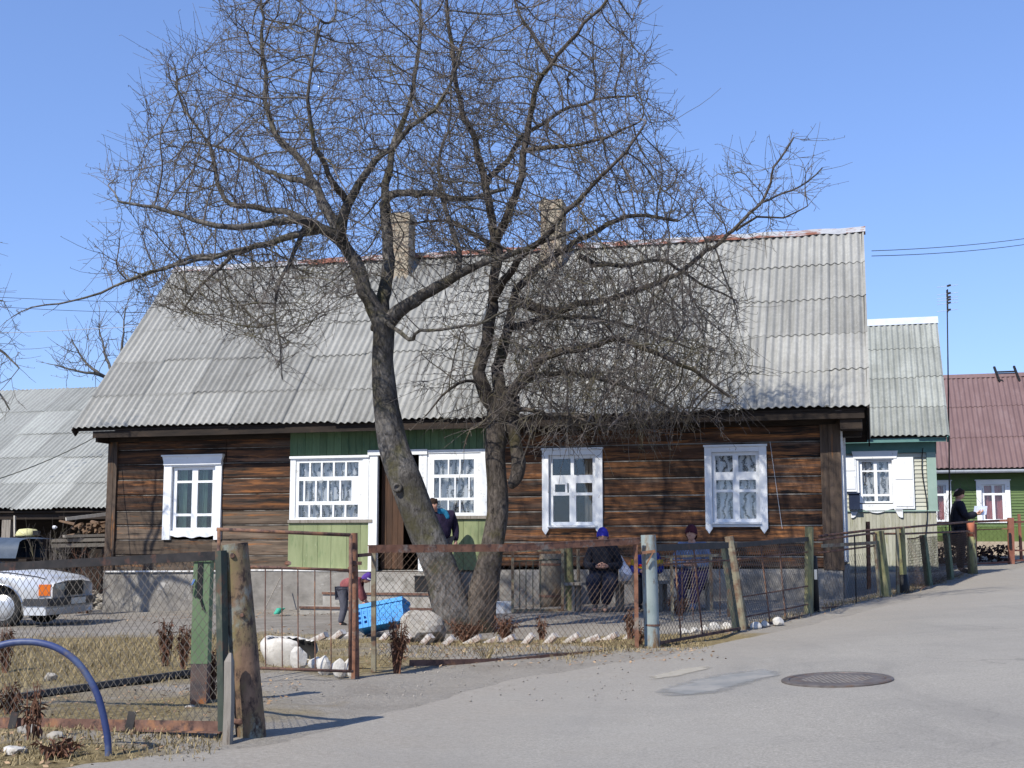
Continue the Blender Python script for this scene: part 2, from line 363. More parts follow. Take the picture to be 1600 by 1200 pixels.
    def build(s, name, m, parent=None, smooth=False, off=None):
        me = bpy.data.meshes.new(name)
        o3 = off if off is not None else (WOFF.get(parent.name) if parent is not None else None)
        if o3 is not None: vs = [(a-o3[0], b-o3[1], c-o3[2]) for a, b, c in s.v]
        else: vs = s.v
        me.from_pydata(vs, [], s.f)
        for x in (m if isinstance(m, (list,tuple)) else [m]): me.materials.append(x if not isinstance(x, str) else M[x])
        if any(s.mi): me.polygons.foreach_set('material_index', s.mi)
        if smooth: me.polygons.foreach_set('use_smooth', [True]*len(me.polygons))
        me.update()
        o = bpy.data.objects.new(name, me); C.objects.link(o)
        if parent is not None: o.parent = parent
        return o
WOFF = {}
def tag(o, label=None, cat=None, group=None, kind=None):
    if label: o['label'] = label
    if cat: o['category'] = cat
    if group: o['group'] = group
    if kind: o['kind'] = kind
    return o
def thing(name, label, cat, loc=(0,0,0), rz=0.0, group=None, world=True):
    """an Empty at the base of the thing; world=True: its parts are given in world coordinates"""
    o = bpy.data.objects.new(name, None); C.objects.link(o)
    o.location = loc; o.rotation_euler = (0,0,rz); o.empty_display_size = .2
    tag(o, label, cat, group)
    if world: WOFF[o.name] = tuple(loc)
    return o
def solo(mb, name, m, label, cat, loc, group=None, smooth=False):
    """a thing that is a single mesh, given in world coordinates, with its origin at loc"""
    o = mb.build(name, m, None, smooth, off=tuple(loc)); o.location = loc
    return tag(o, label, cat, group)
def copy_tree(o, parent=None):
    c = o.copy(); C.objects.link(c); c.parent = parent
    for ch in [x for x in C.objects if x.parent == o]: copy_tree(ch, c)
    return c
# ================================================================== ground + road
def axis(lo, hi, step, far, grow=1.18):
    a = list(np.arange(lo, hi+1e-6, step)); s = step; x = hi
    while x < far: s *= grow; x += s; a.append(x)
    s = step; x = lo
    while x > -far: s *= grow; x -= s; a.insert(0, x)
    return np.array(a)
ROADL = [G(*q) for q in [(120,1199),(420,1168),(560,1128),(760,1068),(1020,1026),(1160,998),(1272,974),(1400,944),(1465,923),(1522,902),(1600,885)]]
ROADL = [Vector((-5.0,2.0,0)), Vector((-3.6,5.4,0))]+ROADL+[Vector((ROADL[-1].x+9, ROADL[-1].y+9, 0)), Vector((ROADL[-1].x+30, ROADL[-1].y+40, 0))]
def seg_dist(X, Y, poly):
    """signed distance to the polyline; positive on its right (road) side"""
    best = np.full(X.shape, 1e9); sgn = np.zeros(X.shape)
    for a, b in zip(poly[:-1], poly[1:]):
        dx, dy = b.x-a.x, b.y-a.y; L2 = dx*dx+dy*dy
        t = np.clip(((X-a.x)*dx+(Y-a.y)*dy)/L2, 0, 1)
        ex = X-(a.x+t*dx); ey = Y-(a.y+t*dy); d = np.hypot(ex, ey)
        c = dx*ey-dy*ex
        k = d < best
        best = np.where(k, d, best); sgn = np.where(k, -np.sign(c), sgn)
    return best*sgn
_rs = np.random.RandomState(3)
_wv = [(_rs.uniform(.5,9), _rs.uniform(0,6.28), _rs.uniform(0,6.28)) for _ in range(40)]
def rough(X, Y):
    o = np.zeros(X.shape)
    for k, a, ph in _wv: o += np.sin((X*math.cos(a)+Y*math.sin(a))*k+ph)/(k**.6)
    return o/8
def make_ground():
    xs = axis(-14, 14, .11, 420); ys = axis(4.5, 33, .11, 420)
    X, Y = np.meshgrid(xs, ys)
    Z = ghv(X, Y); d = seg_dist(X, Y, ROADL)
    off = np.clip(-d/.35, 0, 1)
    Z = Z+off*(rough(X, Y)*.035+rough(X*4+9, Y*4)*.02)-np.clip(d/.2, 0, 1)*.03
    me = bpy.data.meshes.new('ground')
    ny, nx = X.shape
    co = np.stack([X.ravel(), Y.ravel(), Z.ravel()], 1)
    i = (np.arange(ny-1)[:,None]*nx+np.arange(nx-1)[None]).ravel()
    fc = np.stack([i, i+1, i+nx+1, i+nx], 1)
    me.from_pydata(co.tolist(), [], fc.tolist())
    # where dry grass grows, where the trodden yard is bare grey earth
    g = np.zeros(X.shape)
    def blob(cx, cy, rx, ry, v=1.0):
        nonlocal g
        q = ((X-cx)/rx)**2+((Y-cy)/ry)**2
        g = np.maximum(g, v*np.clip(1.5-q, 0, 1))
    blob(-5.6, 14.2, 3.6, 3.4); blob(-8, 12, 4, 4); blob(-3.6, 7.2, 1.6, .9, .8); blob(.4, 15.4, 2.9, .55, .65); blob(1.9, 14.7, 1.2, .8, .8); blob(-1.6, 12.6, .9, .9, .6); blob(-4.2, 9.4, 2.6, 1.3, .55)
    g = np.clip(g+rough(X*2, Y*2+4)*.35*(g > .02), 0, 1)
    at = me.attributes.new('grass', 'FLOAT', 'POINT'); at.data.foreach_set('value', g.ravel())
    y2 = np.clip((Y-15.8-.25*X)/1.5, 0, 1)*np.clip(1-g, 0, 1)
    at = me.attributes.new('yard', 'FLOAT', 'POINT'); at.data.foreach_set('value', y2.ravel())
    sh = np.clip((d+3.2)/2.2, 0, 1)*np.clip(1-g*1.4, 0, 1)
    at = me.attributes.new('shoulder', 'FLOAT', 'POINT'); at.data.foreach_set('value', sh.ravel())
    me.polygons.foreach_set('use_smooth', [True]*len(me.polygons))
    m, nt, bs, N, L = _mat('yard_earth')
    v = coords(nt)
    f = noise(nt, v, 3.5, 10, .7)
    dirt = ramp(nt, f, [(.3, (.18,.155,.125)), (.55, (.27,.242,.205)), (.75, (.34,.312,.27))])
    k = ramp(nt, noise(nt, v, 9, 8, .75), [(.58, 0.0), (.72, 1.0)])
    dirt = mixc(nt, math_(nt, 'MULTIPLY', k, .7), dirt, (.10,.08,.06))
    grey = ramp(nt, noise(nt, v, 2.2, 9, .7), [(.3, (.18,.16,.135)), (.7, (.30,.275,.24))])
    a = N.new('ShaderNodeAttribute'); a.attribute_name = 'yard'
    col = mixc(nt, a.outputs['Fac'], dirt, grey)
    sand = ramp(nt, noise(nt, v, 28, 8, .8), [(.3, (.215,.19,.158)), (.7, (.35,.322,.278))])
    k = ramp(nt, noise(nt, v, 1.3, 7, .7), [(.5, 0.0), (.68, .5)])
    sand = mixc(nt, k, sand, (.19,.165,.135))
    a = N.new('ShaderNodeAttribute'); a.attribute_name = 'shoulder'
    kk = ramp(nt, math_(nt, 'ADD', a.outputs['Fac'], math_(nt, 'MULTIPLY', noise(nt, v, 2.2, 7, .7), .8)), [(.38, 0.0), (.85, 1.0)])
    col = mixc(nt, kk, col, sand)
    gr = ramp(nt, noise(nt, v, 14, 8, .75), [(.3, (.10,.075,.04)), (.5, (.22,.17,.085)), (.7, (.34,.28,.15))])
    a = N.new('ShaderNodeAttribute'); a.attribute_name = 'grass'
    kk = ramp(nt, math_(nt, 'ADD', a.outputs['Fac'], math_(nt, 'MULTIPLY', noise(nt, v, 5, 6, .7), .6)), [(.42, 0.0), (.85, 1.0)])
    col = mixc(nt, kk, col, gr)
    L.new(col, bs.inputs['Base Color']); bs.inputs['Roughness'].default_value = .95; bs.inputs['Specular IOR Level'].default_value = .15
    bump(nt, bs, noise(nt, v, 22, 9, .75), .9, .03)
    me.materials.append(m)
    o = bpy.data.objects.new('ground', me); C.objects.link(o); tag(o, kind='structure')
    return o
make_ground()

def resample(poly, step):
    out = []
    for a, b in zip(poly[:-1], poly[1:]):
        n = max(1, int((b-a).length/step))
        for k in range(n): out.append(a.lerp(b, k/n))
    out.append(poly[-1]); return out
def make_road():
    L2 = resample([Vector((p.x, p.y, 0)) for p in ROADL], .15)
    # smooth
    for _ in range(12): L2 = [L2[0]]+[(L2[i-1]+L2[i]*2+L2[i+1])/4 for i in range(1, len(L2)-1)]+[L2[-1]]
    ws = [0,.05,.15,.3,.5,.8,1.2,1.7,2.3,3,4,5,6.5,8,10,12]
    rg = np.random.RandomState(5)
    n = len(L2); X = np.zeros((n, len(ws))); Y = X.copy()
    jag = np.convolve(rg.normal(0, .09, n+8), np.ones(5)/5, 'same')[:n]+np.convolve(rg.normal(0, .3, n+40), np.ones(25)/25, 'same')[:n]
    for i in range(n):
        t = L2[min(i+1, n-1)]-L2[max(i-1, 0)]; t.normalize()
        nrm = Vector((t.y, -t.x, 0)).lerp(Vector((.88,-.47,0)), .75).normalized()
        for j, w in enumerate(ws):
            q = L2[i]+nrm*(w+jag[i]*max(0, 1-w/1.2))
            X[i,j], Y[i,j] = q.x, q.y
    Z = ghv(X, Y)+.012*np.clip(np.array(ws)[None]/.15, 0, 1)-.006
    co = np.stack([X.ravel(), Y.ravel(), Z.ravel()], 1)
    m_ = len(ws); i = (np.arange(n-1)[:,None]*m_+np.arange(m_-1)[None]).ravel()
    me = bpy.data.meshes.new('road'); me.from_pydata(co.tolist(), [], np.stack([i, i+1, i+m_+1, i+m_], 1).tolist())
    e = np.tile(np.array(ws), (n, 1)); at = me.attributes.new('edge', 'FLOAT', 'POINT'); at.data.foreach_set('value', e.ravel())
    me.polygons.foreach_set('use_smooth', [True]*len(me.polygons))
    m, nt, bs, N, L = _mat('dusty_asphalt')
    v = coords(nt)
    base = ramp(nt, noise(nt, v, 60, 6, .8), [(.3, (.168,.155,.135)), (.5, (.278,.259,.226)), (.72, (.42,.394,.348))])
    k = ramp(nt, noise(nt, v, .9, 7, .65), [(.4, 0.0), (.68, 1.0)])
    base = mixc(nt, math_(nt, 'MULTIPLY', k, .38), base, (.185,.178,.166))
    k = ramp(nt, noise(nt, coords(nt, (.5,1.6,1)), 1.7, 7, .7), [(.52, 0.0), (.7, 1.0)])
    base = mixc(nt, math_(nt, 'MULTIPLY', k, .35), base, (.34,.315,.275))
    vo = N.new('ShaderNodeTexVoronoi'); vo.inputs['Scale'].default_value = 38; L.new(v, vo.inputs['Vector'])
    kk = ramp(nt, vo.outputs['Distance'], [(.06, 1.0), (.14, 0.0)])
    base = mixc(nt, math_(nt, 'MULTIPLY', kk, .22), base, (.5,.48,.44))
    # wheel-polished darker bands and old repairs
    k = ramp(nt, noise(nt, coords(nt, (.9,.25,1)), .8, 6, .7, .8), [(.5, 0.0), (.62, 1.0)])
    base = mixc(nt, math_(nt, 'MULTIPLY', k, .3), base, (.16,.152,.14))
    k = ramp(nt, noise(nt, v, .35, 4, .6), [(.42, 0.0), (.6, 1.0)])
    base = mixc(nt, math_(nt, 'MULTIPLY', k, .22), base, (.36,.335,.29))
    k = ramp(nt, noise(nt, v, 11, 6, .8), [(.56, 0.0), (.68, 1.0)])
    base = mixc(nt, math_(nt, 'MULTIPLY', k, .35), base, (.15,.14,.125))
    # cracks
    vc = N.new('ShaderNodeTexVoronoi'); vc.feature = 'DISTANCE_TO_EDGE'; vc.inputs['Scale'].default_value = .55
    vw = N.new('ShaderNodeVectorMath'); vw.operation = 'ADD'
    nz = N.new('ShaderNodeTexNoise'); nz.inputs['Scale'].default_value = 1.4; nz.inputs['Detail'].default_value = 6; L.new(v, nz.inputs['Vector'])
    L.new(v, vw.inputs[0]); L.new(nz.outputs['Color'], vw.inputs[1]); L.new(vw.outputs['Vector'], vc.inputs['Vector'])
    kc = ramp(nt, vc.outputs['Distance'], [(.0, 1.0), (.012, 0.0)])
    kc = math_(nt, 'MULTIPLY', kc, ramp(nt, noise(nt, v, .5, 3, .5), [(.56, 0.0), (.64, .35)]))
    base = mixc(nt, kc, base, (.09,.085,.08))
    at = N.new('ShaderNodeAttribute'); at.attribute_name = 'edge'
    s = math_(nt, 'ADD', at.outputs['Fac'], math_(nt, 'MULTIPLY', noise(nt, v, 1.6, 7, .7), 3.2))
    sk = ramp(nt, math_(nt, 'MULTIPLY', s, .25), [(.38, 1.0), (.85, 0.0)])
    sand = ramp(nt, noise(nt, v, 28, 8, .8), [(.3, (.215,.19,.158)), (.7, (.35,.322,.278))])
    base = mixc(nt, sk, base, sand)
    L.new(base, bs.inputs['Base Color']); bs.inputs['Roughness'].default_value = .93; bs.inputs['Specular IOR Level'].default_value = .2
    bump(nt, bs, noise(nt, v, 70, 6, .8), .55, .012)
    me.materials.append(m)
    o = bpy.data.objects.new('road', me); C.objects.link(o); tag(o, kind='structure')
make_road()

def feather(m):
    """worn-out edge: the material fades where the strip's edge attribute does"""
    nt = m.node_tree; bs = nt.nodes["Principled BSDF"]
    a = nt.nodes.new('ShaderNodeAttribute'); a.attribute_name = 'rim'
    f = math_(nt, 'ADD', a.outputs['Fac'], math_(nt, 'MULTIPLY', noise(nt, coords(nt), 9, 7, .7), .9))
    nt.links.new(ramp(nt, f, [(.55, 0.0), (1.2, .9)]), bs.inputs['Alpha'])
def flat_patch(name, upper, lower, m, lift):
    A = resample([G(*q) for q in upper], .05); B = resample([G(*q) for q in lower], .05); n = 70; k = 12
    def at(L, t): f = t*(len(L)-1); i = min(int(f), len(L)-2); return L[i].lerp(L[i+1], f-i)
    mb = MB(); vs = []; rim = []
    for i in range(n+1):
        a, b = at(A, i/n), at(B, i/n)
        for j in range(k+1):
            p = a.lerp(b, j/k); vs.append((p.x, p.y, gh(p.x, p.y)+lift)); rim.append(min(1, min(i, n-i)/14, min(j, k-j)/4)*.75)
    mb.add(vs, [(i*(k+1)+j, i*(k+1)+j+1, (i+1)*(k+1)+j+1, (i+1)*(k+1)+j) for i in range(n) for j in range(k)])
    o = mb.build(name, m, None, True); tag(o, kind='structure')
    t = o.data.attributes.new('rim', 'FLOAT', 'POINT'); t.data.foreach_set('value', rim)
M['patch'] = mat('smooth_cement_patch', (.195,.197,.19), (.25,.248,.235), 5, .9, .2, spots=[((.30,.285,.26),3,.58,.1)]); feather(M['patch'])
M['sand'] = mat('spilt_sand', (.33,.295,.235), (.39,.36,.3), 16, .95, .5); feather(M['sand'])
flat_patch('road_patch', [(1020,1082),(1075,1064),(1130,1053),(1190,1047),(1224,1052)], [(1020,1092),(1090,1092),(1140,1084),(1185,1070),(1226,1057)], M['patch'], .0105)
flat_patch('road_sand', [(1010,1060),(1060,1047),(1112,1041)], [(1012,1066),(1062,1060),(1116,1047)], M['sand'], .0105)

# manhole cover set in the road
def manhole():
    c = G(1308,1066); r = 84/2000*c.y
    # slope of the road there
    n = Vector((-(gh(c.x+.3,c.y)-gh(c.x-.3,c.y))/.6, -(gh(c.x,c.y+.3)-gh(c.x,c.y-.3))/.6, 1)).normalized()
    t = thing('manhole_cover', 'round rusty cast iron manhole cover with a slotted centre, set in the road', 'manhole cover', c, world=False)
    t.rotation_mode = 'QUATERNION'; t.rotation_quaternion = Vector((0,0,1)).rotation_difference(n)
    mb = MB(); mb.lathe([(r,-.05),(r,.014),(r*.97,.020),(r*.87,.020),(r*.855,.012),(r*.855,-.05)], 48); mb.build('frame', 'iron_cover', t)
    mb = MB(); mb.lathe([(r*.845,-.04),(r*.845,.014),(r*.82,.017),(0.001,.017)], 48); lid = mb.build('lid', 'iron_cover', t); mb = MB()
    for i in range(-7, 8):
        x = i*.085*r
        h = math.sqrt(max(0, (.62*r)**2-x*x))
        for j in range(-5, 6):
            y0 = j*.11*r
            if abs(y0)+.04*r < h: mb.box(x-.02*r, x+.02*r, y0-.04*r, y0+.04*r, .0165, .019)
    mb.build('slot_grid', 'slot_sand', lid)
manhole()

# ================================================================== houses
class Frame:
    def __init__(s, ox, oy, ang):
        s.o = Vector((ox, oy)); s.a = R(ang); s.x = Vector((math.cos(s.a), math.sin(s.a))); s.y = Vector((-s.x.y, s.x.x))
    def loc(s, px, py, yl=0.0):
        d = P(px, py, 1.0)-Vector((0,0,EYE))
        k = ((s.o+s.y*yl).dot(s.y))/(d.x*s.y.x+d.y*s.y.y)
        w = Vector((d.x*k, d.y*k)); return (w-s.o).dot(s.x), EYE+d.z*k
    def X(s, px, yl=0.0, py=800): return s.loc(px, py, yl)[0]
    def Z(s, px, py, yl=0.0): return s.loc(px, py, yl)[1]
    def world(s, x, y, z): 
        w = s.o+s.x*x+s.y*y; return Vector((w.x, w.y, z))
ANG = -15.6
F1 = Frame(5.53, 21.7, ANG)

def plate(mb, x0, x1, z0, z1, holes, y0, y1):
    """a slab in the xz plane with rectangular holes (x0,x1,z0,z1)"""
    xs = sorted({round(v, 5) for h in holes for v in h[:2]}|{round(x0,5), round(x1,5)}); zs = sorted({round(v, 5) for h in holes for v in h[2:]}|{round(z0,5), round(z1,5)})
    xs = [v for v in xs if x0-1e-4 <= v <= x1+1e-4]; zs = [v for v in zs if z0-1e-4 <= v <= z1+1e-4]
    def solid(i, j):
        if i < 0 or j < 0 or i >= len(xs)-1 or j >= len(zs)-1: return False
        cx = (xs[i]+xs[i+1])/2; cz = (zs[j]+zs[j+1])/2
        return not any(h[0] < cx < h[1] and h[2] < cz < h[3] for h in holes)
    for i in range(len(xs)-1):
        for j in range(len(zs)-1):
            if not solid(i, j): continue
            a, b, c, d = xs[i], xs[i+1], zs[j], zs[j+1]
            mb.add([(a,y0,c),(b,y0,c),(b,y0,d),(a,y0,d)], [(0,1,2,3)]); mb.add([(a,y1,c),(b,y1,c),(b,y1,d),(a,y1,d)], [(3,2,1,0)])
            if not solid(i-1, j): mb.add([(a,y0,c),(a,y0,d),(a,y1,d),(a,y1,c)], [(0,1,2,3)])
            if not solid(i+1, j): mb.add([(b,y0,c),(b,y1,c),(b,y1,d),(b,y0,d)], [(0,1,2,3)])
            if not solid(i, j-1): mb.add([(a,y0,c),(a,y1,c),(b,y1,c),(b,y0,c)], [(0,1,2,3)])
            if not solid(i, j+1): mb.add([(a,y0,d),(b,y0,d),(b,y1,d),(a,y1,d)], [(0,1,2,3)])

def sheet(x0, x1, z0, z1, y, amp=.02, waves=5, nx=40):
    mb = MB(); vs = []
    for j in (0, 1):
        for i in range(nx+1):
            t = i/nx; vs.append((x0+(x1-x0)*t, y+amp*math.sin(t*waves*6.28+j*.6)+amp*.4*math.sin(t*waves*14), z0+(z1-z0)*j))
    mb.add(vs, [(i, i+1, nx+2+i, nx+1+i) for i in range(nx)]); return mb

PANES_MAIN = [(.07,.44,.05,.285),(.56,.93,.05,.285),(.08,.43,.40,.535),(.57,.92,.40,.535),(.08,.43,.575,.95),(.57,.92,.575,.95)]
PANES_VENT = [(.07,.46,.05,.285),(.53,.93,.05,.285),(.12,.34,.415,.525),(.385,.42,.40,.535),(.57,.92,.40,.535),(.08,.43,.575,.95),(.57,.92,.575,.95)]
PANES_TWIN = [(.09,.44,.05,.22),(.57,.91,.05,.22),(.09,.44,.255,.735),(.57,.91,.255,.735),(.09,.44,.775,.955),(.57,.91,.775,.955)]

def window(parent, x0, x1, z0, z1, ix0, ix1, iz0, iz1, panes, y=0.0, style='points', curtain='lace', m='white', label=None, drape=None):
    """casing round x0..x1 z0..z1 (z0 = underside of the lower board), opening ix.., sash with panes given as fractions from the top left"""
    mb = MB(); a, b = y-.05, y+.015
    tw = ix0-x0
    if style == 'points':
        tip = .075
        for (p, q, sgn) in ((x0, ix0-.002, 1), (ix1+.002, x1, -1)):
            o_, i_ = (p, q) if sgn > 0 else (q, p)
            mb.prism([(p, z0+tip*.2 if sgn>0 else z0+tip*.2), ((p+q)/2, z0-tip), (q, z0+tip*.2), (q, z1-.002), (p, z1-.002)], a, b)
        mb.box(ix0, ix1, a+.004, b, z0+tip*.55, iz0); mb.box(ix0, ix1, a+.004, b, iz1, z1-.002)
        mb.box(x0-.015, x1+.015, a-.03, b, z1, z1+.035); mb.box(ix0-.02, ix1+.02, a-.035, a+.002, iz0-.03, iz0+.0)
    elif style == 'hood':
        h = .17
        for (p, q) in ((x0, ix0-.002), (ix1+.002, x1)):
            mb.box(p, q, a, b, z0-.09, z1-h)
        mb.prism([(x0-.03, z1), (x0, z1-h*.6), (x0, z1-h+.002), (x1, z1-h+.002), (x1, z1-h*.6), (x1+.03, z1)], a-.03, b)
        mb.box(x0-.04, x1+.04, a-.06, b-.002, z1+.001, z1+.03); mb.box(ix0, ix1, a+.004, b, iz1, z1-h)
        n = 16; top = iz0; pts = [(ix0, top)]+[(ix0+(ix1-ix0)*k/n, z0-.035+.014*math.cos(k/n*6.28*3)+.012*math.cos(k/n*6.28)) for k in range(n+1)]+[(ix1, top)]
        mb.prism(pts, a+.004, b)
    elif style == 'scallop':
        h = .18
        mb.prism([(x0-.06, z1), (x0-.02, z1-h+.002), (x1+.02, z1-h+.002), (x1+.06, z1)], a-.04, b)
        for (p, q) in ((x0, ix0-.002), (ix1+.002, x1)): mb.box(p, q, a, b, iz0-.02, z1-h)
        mb.box(ix0, ix1, a+.004, b, iz1, z1-h)
        n = 24; w = x1-x0
        def lo(t):
            u = abs(t-.5)*2
            if u > .86: return z0-.09
            if u > .72: return z0-.09+(.86-u)/.14*.16
            return z0+.07-.05*math.cos(u/.72*3.14)
        pts = [(x0-.12, iz0-.022)]+[(x0-.12+(w+.24)*k/n, lo(k/n)) for k in range(n+1)]+[(x1+.12, iz0-.022)]
        mb.prism(pts, a-.01, b)
    elif style == 'plain':
        plate(mb, x0, x1, z0, z1, [(ix0, ix1, iz0, iz1)], a, b)
        mb.box(x0-.03, x1+.03, a-.03, b-.002, z1+.001, z1+.03)
    w = mb.build('window', m, parent)
    if label: w['label'] = label
    W, H = ix1-ix0, iz1-iz0
    hs = [(ix0+W*p[0], ix0+W*p[1], iz1-H*p[3], iz1-H*p[2]) for p in panes]
    mb = MB(); plate(mb, ix0+.003, ix1-.003, iz0+.003, iz1-.003, hs, y+.02, y+.075)
    # raised casement edges
    mb.build('sash', m, w)
    mb = MB(); mb.box(ix0+.02, ix1-.02, y+.045, y+.049, iz0+.02, iz1-.02); mb.build('pane', 'glass', w)
    if curtain: sheet(ix0+.01, ix1-.01, iz0+.01, iz1-.01, y+.12, .018, 5).build('curtain', curtain, w, True)
    if drape:
        for (p, q, mm) in drape: sheet(ix0+W*p, ix0+W*q, iz0, iz1, y+.16, .02, 3).build('curtain', mm, w, True)
    return w
def pxwindow(parent, F, outer, inner, panes, y=0.0, **kw):
    mx = (outer[0]+outer[1])/2; my = (outer[2]+outer[3])/2
    return window(parent, F.X(outer[0],y,my), F.X(outer[1],y,my), F.Z(mx,outer[3],y), F.Z(mx,outer[2],y),
                  F.X(inner[0],y,my), F.X(inner[1],y,my), F.Z(mx,inner[3],y), F.Z(mx,inner[2],y), panes, y, **kw)

def corrugated(xl, xr, pos, courses, wave, amp, sheetw, seed, rows=2, lift=.014, thick=.007, wob=.004, tails=()):
    """overlapping corrugated sheets; pos(x, s) -> (point, normal)"""
    mb = MB(); rg = random.Random(seed); spw = 8
    nsh = int(math.ceil((xr-xl)/sheetw))
    for c in range(courses):
        sh = 0.0
        for i in range(nsh):
            a = xl+i*sheetw+sh; b = min(a+sheetw+wave*.55, xr)
            s0 = c/courses-.022; s1 = min(1.0, (c+1)/courses)
            if c == 0: s0 = rg.uniform(-.006,.004)
            else: s0 += rg.uniform(-.006,.006)
            ln = [lift+rg.uniform(0,wob), rg.uniform(0,wob)*.5]
            side = [rg.uniform(0,wob), rg.uniform(0,wob)+.005]
            nx = max(2, int(round((b-a)/wave*spw))); vs = []
            for r in range(rows+1):
                t = r/rows; s = s0+(s1-s0)*t
                for k in range(nx+1):
                    x = a+(b-a)*k/nx
                    p, n = pos(x, s)
                    h = amp*(math.cos(x/wave*6.2832))+ln[0]*(1-t)+ln[1]*t+side[0]*(1-k/nx)+side[1]*k/nx
                    vs.append(p+n*h)
            m_ = nx+1; fs = [(r*m_+k, r*m_+k+1, (r+1)*m_+k+1, (r+1)*m_+k) for r in range(rows) for k in range(nx)]
            o = len(vs)
            for k in range(nx+1): vs.append(vs[k]-pos(a, s0)[1]*thick)
            fs += [(o+k, o+k+1, k+1, k) for k in range(nx)]
            mb.add(vs, fs)
    return mb

def log_course(mb, x0, x1, zs, holes, rg, y=0.0, depth=.16, ch=.022):
    for z0, z1 in zip(zs[:-1], zs[1:]):
        cuts = [(x0, x1)]
        for h in holes:
            if h[2] < z1-.02 and h[3] > z0+.02:
                nc = []
                for a, b in cuts:
                    if h[0] > a: nc.append((a, min(b, h[0])))
                    if h[1] < b: nc.append((max(a, h[1]), b))
                cuts = [(a, b) for a, b in nc if b-a > .03]
        for a, b in cuts:
            k = []
            # a long log may be scarfed somewhere
            if b-a > 3.5: m_ = rg.uniform(a+1.2, b-1.2); k = [(a, m_-.003), (m_+.003, b)]
            else: k = [(a, b)]
            for p, q in k: mb.cham(p, q, y+rg.uniform(-.012,.012), y+depth, z0+.006, z1-.006, ch)

